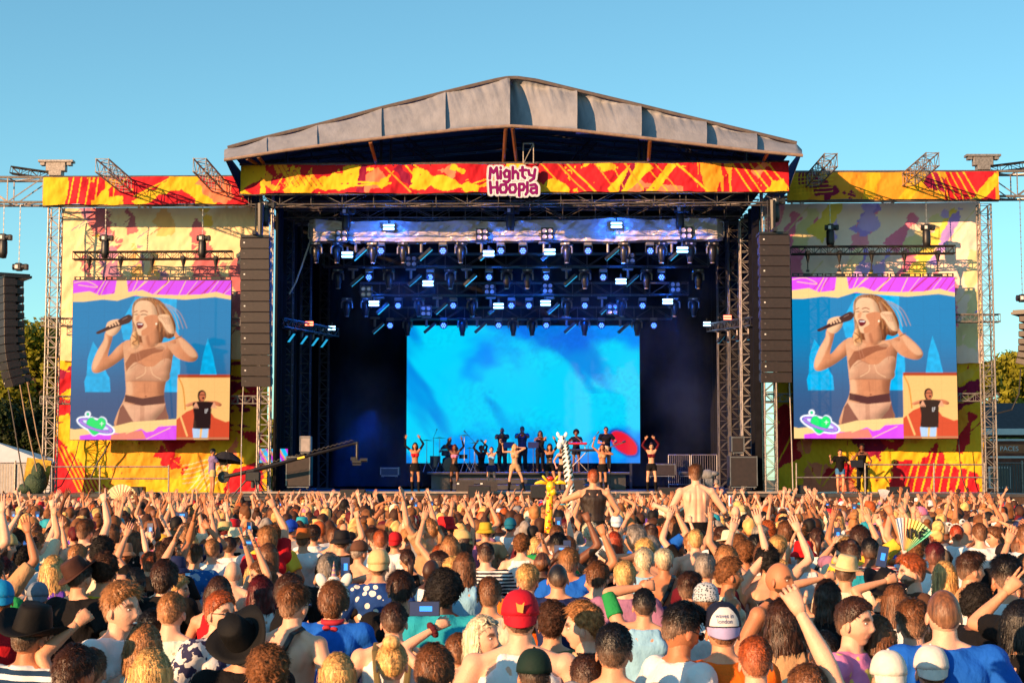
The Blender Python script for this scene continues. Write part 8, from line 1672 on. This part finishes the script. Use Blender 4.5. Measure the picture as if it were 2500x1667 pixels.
bk = M('brick', S(130, 66, 44, .7), .85, 0, .3, 3, .01, 30); bp_ = P(2500, 1165, 90); B_ = empty('brick_building', (bp_.x+3, 93, 0), 'low brick building with a flat white trimmed roof at the right edge', 'building'); xo = 0
MB().box((0, 0, 2.2), (11, 5, 4.4)).build('wall', bk, B_); MB().box((0, 0, 4.9), (11.6, 5.6, .35), bev=.02).build('roof_fascia', WHITE, B_); MB().prism([(-5.6, -2.6, 5.1), (5.6, -2.6, 5.1), (4.8, 0, 6.6), (-4.6, 0, 6.6)], (0, 2.5, 0)).build('roof', M('roof_slate', (.05, .04, .045), .8), B_)
for k in range(5): w_ = MB().box((-4.2+k*2.1, -2.52, 2.4), (1.2, .06, 1.2)).build('window', WHITE, B_); MB().box((-4.2+k*2.1, -2.56, 2.4), (1.0, .03, 1.0)).build('pane', M('glass_dark', (.03, .04, .05), .1), w_)
sp = P(2475, 1095, 84); e = empty('sign_board', (sp.x+.2, 84, sp.z-.35), 'brown board reading PACES at the far right edge', 'sign'); MB().box((0, 0, .35), (2.4, .08, .45), bev=.01).build('board', M('board_brown', S(176, 100, 60, .9), .7), e); MB().box((0, -.0, .80), (2.8, .12, .1)).box((0, 0, -.08), (2.8, .12, .1)).build('frame', WHITE, e); MB().tube((-1.2, .1, -4), (-1.2, .1, 0), .05).tube((1.2, .1, -4), (1.2, .1, 0), .05).build('post', STEEL, e)
cu = bpy.data.curves.new('t', 'FONT'); cu.body = 'PACES'; cu.size = .34; cu.align_x = 'CENTER'; cu.extrude = .01; to = bpy.data.objects.new('t', cu); COL.objects.link(to); dg = bpy.context.evaluated_depsgraph_get(); me = bpy.data.meshes.new_from_object(to.evaluated_get(dg)); bpy.data.objects.remove(to); obj('lettering', me, WHITE, e, (-.45, -.055, .24), (R(90), 0, 0))
# tent, fence and clutter at the left edge
tp = P(30, 1150, 78); e = empty('marquee', (tp.x-.6, 78, 0), 'white peaked marquee tent behind the fence at the left edge', 'tent'); zt = PZ(1082, 78); ze = PZ(1132, 78)
MB().add([(-3, -2, ze), (3, -2, ze), (3, 2, ze), (-3, 2, ze), (-.6, 0, zt+.2)], [(0, 1, 4), (1, 2, 4), (2, 3, 4), (3, 0, 4)]).build('roof', WHITE, e); MB().box((0, -1.95, ze/2), (5.9, .05, ze)).box((2.95, 0, ze/2), (.05, 3.9, ze)).build('wall', M('tent_wall', (.4, .4, .42), .7), e)
for x0, x1, Y, lb in ((-20, 74, 66, 'grey steel fence panels at the left edge by the marquee'), (2436, 2530, 66, 'dark fence panels at the right edge by the tower')):
    a, b = P(x0, 1130, Y), P(x1, 1130, Y); e = empty('fence', (a.x, Y, 0), lb, 'fence'); mb = MB(); L = b.x-a.x; n = int(L/.11); zt = a.z
    for i in range(n+1): mb.box((L*i/n, 0, zt/2), (.075, .03, zt-.1))
    mb.build('slat', M('fence_slat', (.33, .29, .25), .6) if x0 < 1000 else M('fence_dark', (.06, .06, .065), .6), e); MB().tube((0, -.04, zt), (L, -.04, zt), .03).tube((0, -.04, .5), (L, -.04, .5), .03).tube((L*.62, -.04, 0), (L*.62, -.04, zt+.1), .04).build('rail', ALU, e)
p = P(86, 1203, 60.2); mb = MB(); mb.ell((0, 0, .35), (.42, .35, .42), 14, 10); mb.ell((.1, -.05, .75), (.25, .22, .35), 12, 8); mb.ell((-.3, -.1, .15), (.3, .3, .2), 12, 8); V = np.array(mb.V); nz = fbm(V[:, 0]*5, V[:, 2]*5, V[:, 1]*5, seed=3)-.5; mb.V = [tuple(v) for v in V*(1+nz[:, None]*.5)]; tag(mb.build('tarpaulin', M('green_tarp', S(60, 84, 56, .6), .7, bump=.05), None, True, loc=(p.x, 60.2, ZW)), 'crumpled green tarpaulin tied at the foot of the far left tower', 'tarpaulin')
p = P(92, 1150, 60.6); mb = MB(); mb.box((0, 0, 0), (.9, .1, .9), rot=(0, R(8), 0)); tag(mb.build('patterned_cloth', M('yellow_black_cloth', S(200, 160, 40, .7), .8, 0, .5, 7), None, loc=p), 'bundle of dark and yellow banner cloth tied beside the far left tower', 'cloth')
for pts, Y, lb in (([(193, 1075), (185, 1110), (168, 1150), (150, 1185), (120, 1200)], 61.6, 'thin black cable from the bottom left of the left screen to the deck'), ([(268, 1078), (255, 1105), (240, 1125), (222, 1165)], 61.8, 'thick dark cable hanging under the left screen'), ([(2340, 1070), (2344, 1130), (2350, 1170), (2362, 1200)], 61.6, 'black cable from the bottom right of the right screen to the deck'), ([(757, 590), (740, 640), (722, 690), (706, 718)], 60, 'pale bundle of cables swinging from the left end of the plastic wrapped truss'), ([(1890, 590), (1895, 800), (1890, 950)], 56.6, 'cable running down beside the right speaker column'), ([(594, 940), (590, 1050), (588, 1200)], 57.4, 'taut white rope below the left speaker column'), ([(1927, 930), (1932, 1060), (1936, 1196)], 57.4, 'taut white rope below the right speaker column')):
    q = P(*pts[0], Y); pale_ = 'pale' in lb or 'white' in lb; o = MB().path([P(x, y, Y)-q for x, y in pts], .035 if 'thick' in lb or 'pale' in lb else .02, 6).build('cable' if 'rope' not in lb else 'rope', M('pale_cable', (.4, .33, .28), .7) if pale_ else RUBBER, loc=q); tag(o, lb, 'cable' if 'rope' not in lb else 'rope')
cw = empty('monitor_screen', P(667, 1112, 59.5), 'small bright magenta and cyan screen behind the left lattice tower', 'video screen'); MB().box((0, .05, 0), (1.1, .08, .55), bev=.01).build('case', BLK, cw)
U, W_ = np.meshgrid(np.linspace(0, 1, 40), np.linspace(0, 1, 20)); C = np.where((((U*3+W_*.8) % 1) > .5)[..., None], lin((210, 40, 220)), lin((20, 190, 240))); C = np.where((((U*3+W_*.8) % 1) > .8)[..., None], lin((250, 150, 90)), C); obj('display', newmesh('display', np.stack([(U-.5)*1.05, 0*U, (W_-.5)*.5], -1).reshape(-1, 3), grid_faces(39, 19), C.reshape(-1, 3)), LED, cw)
for o in list(bpy.data.objects):
    if o.type == 'MESH' and o.name.startswith(('tmp',)): bpy.data.objects.remove(o)
for m_ in (LED, LEDB): m_.cycles.emission_sampling = 'NONE'
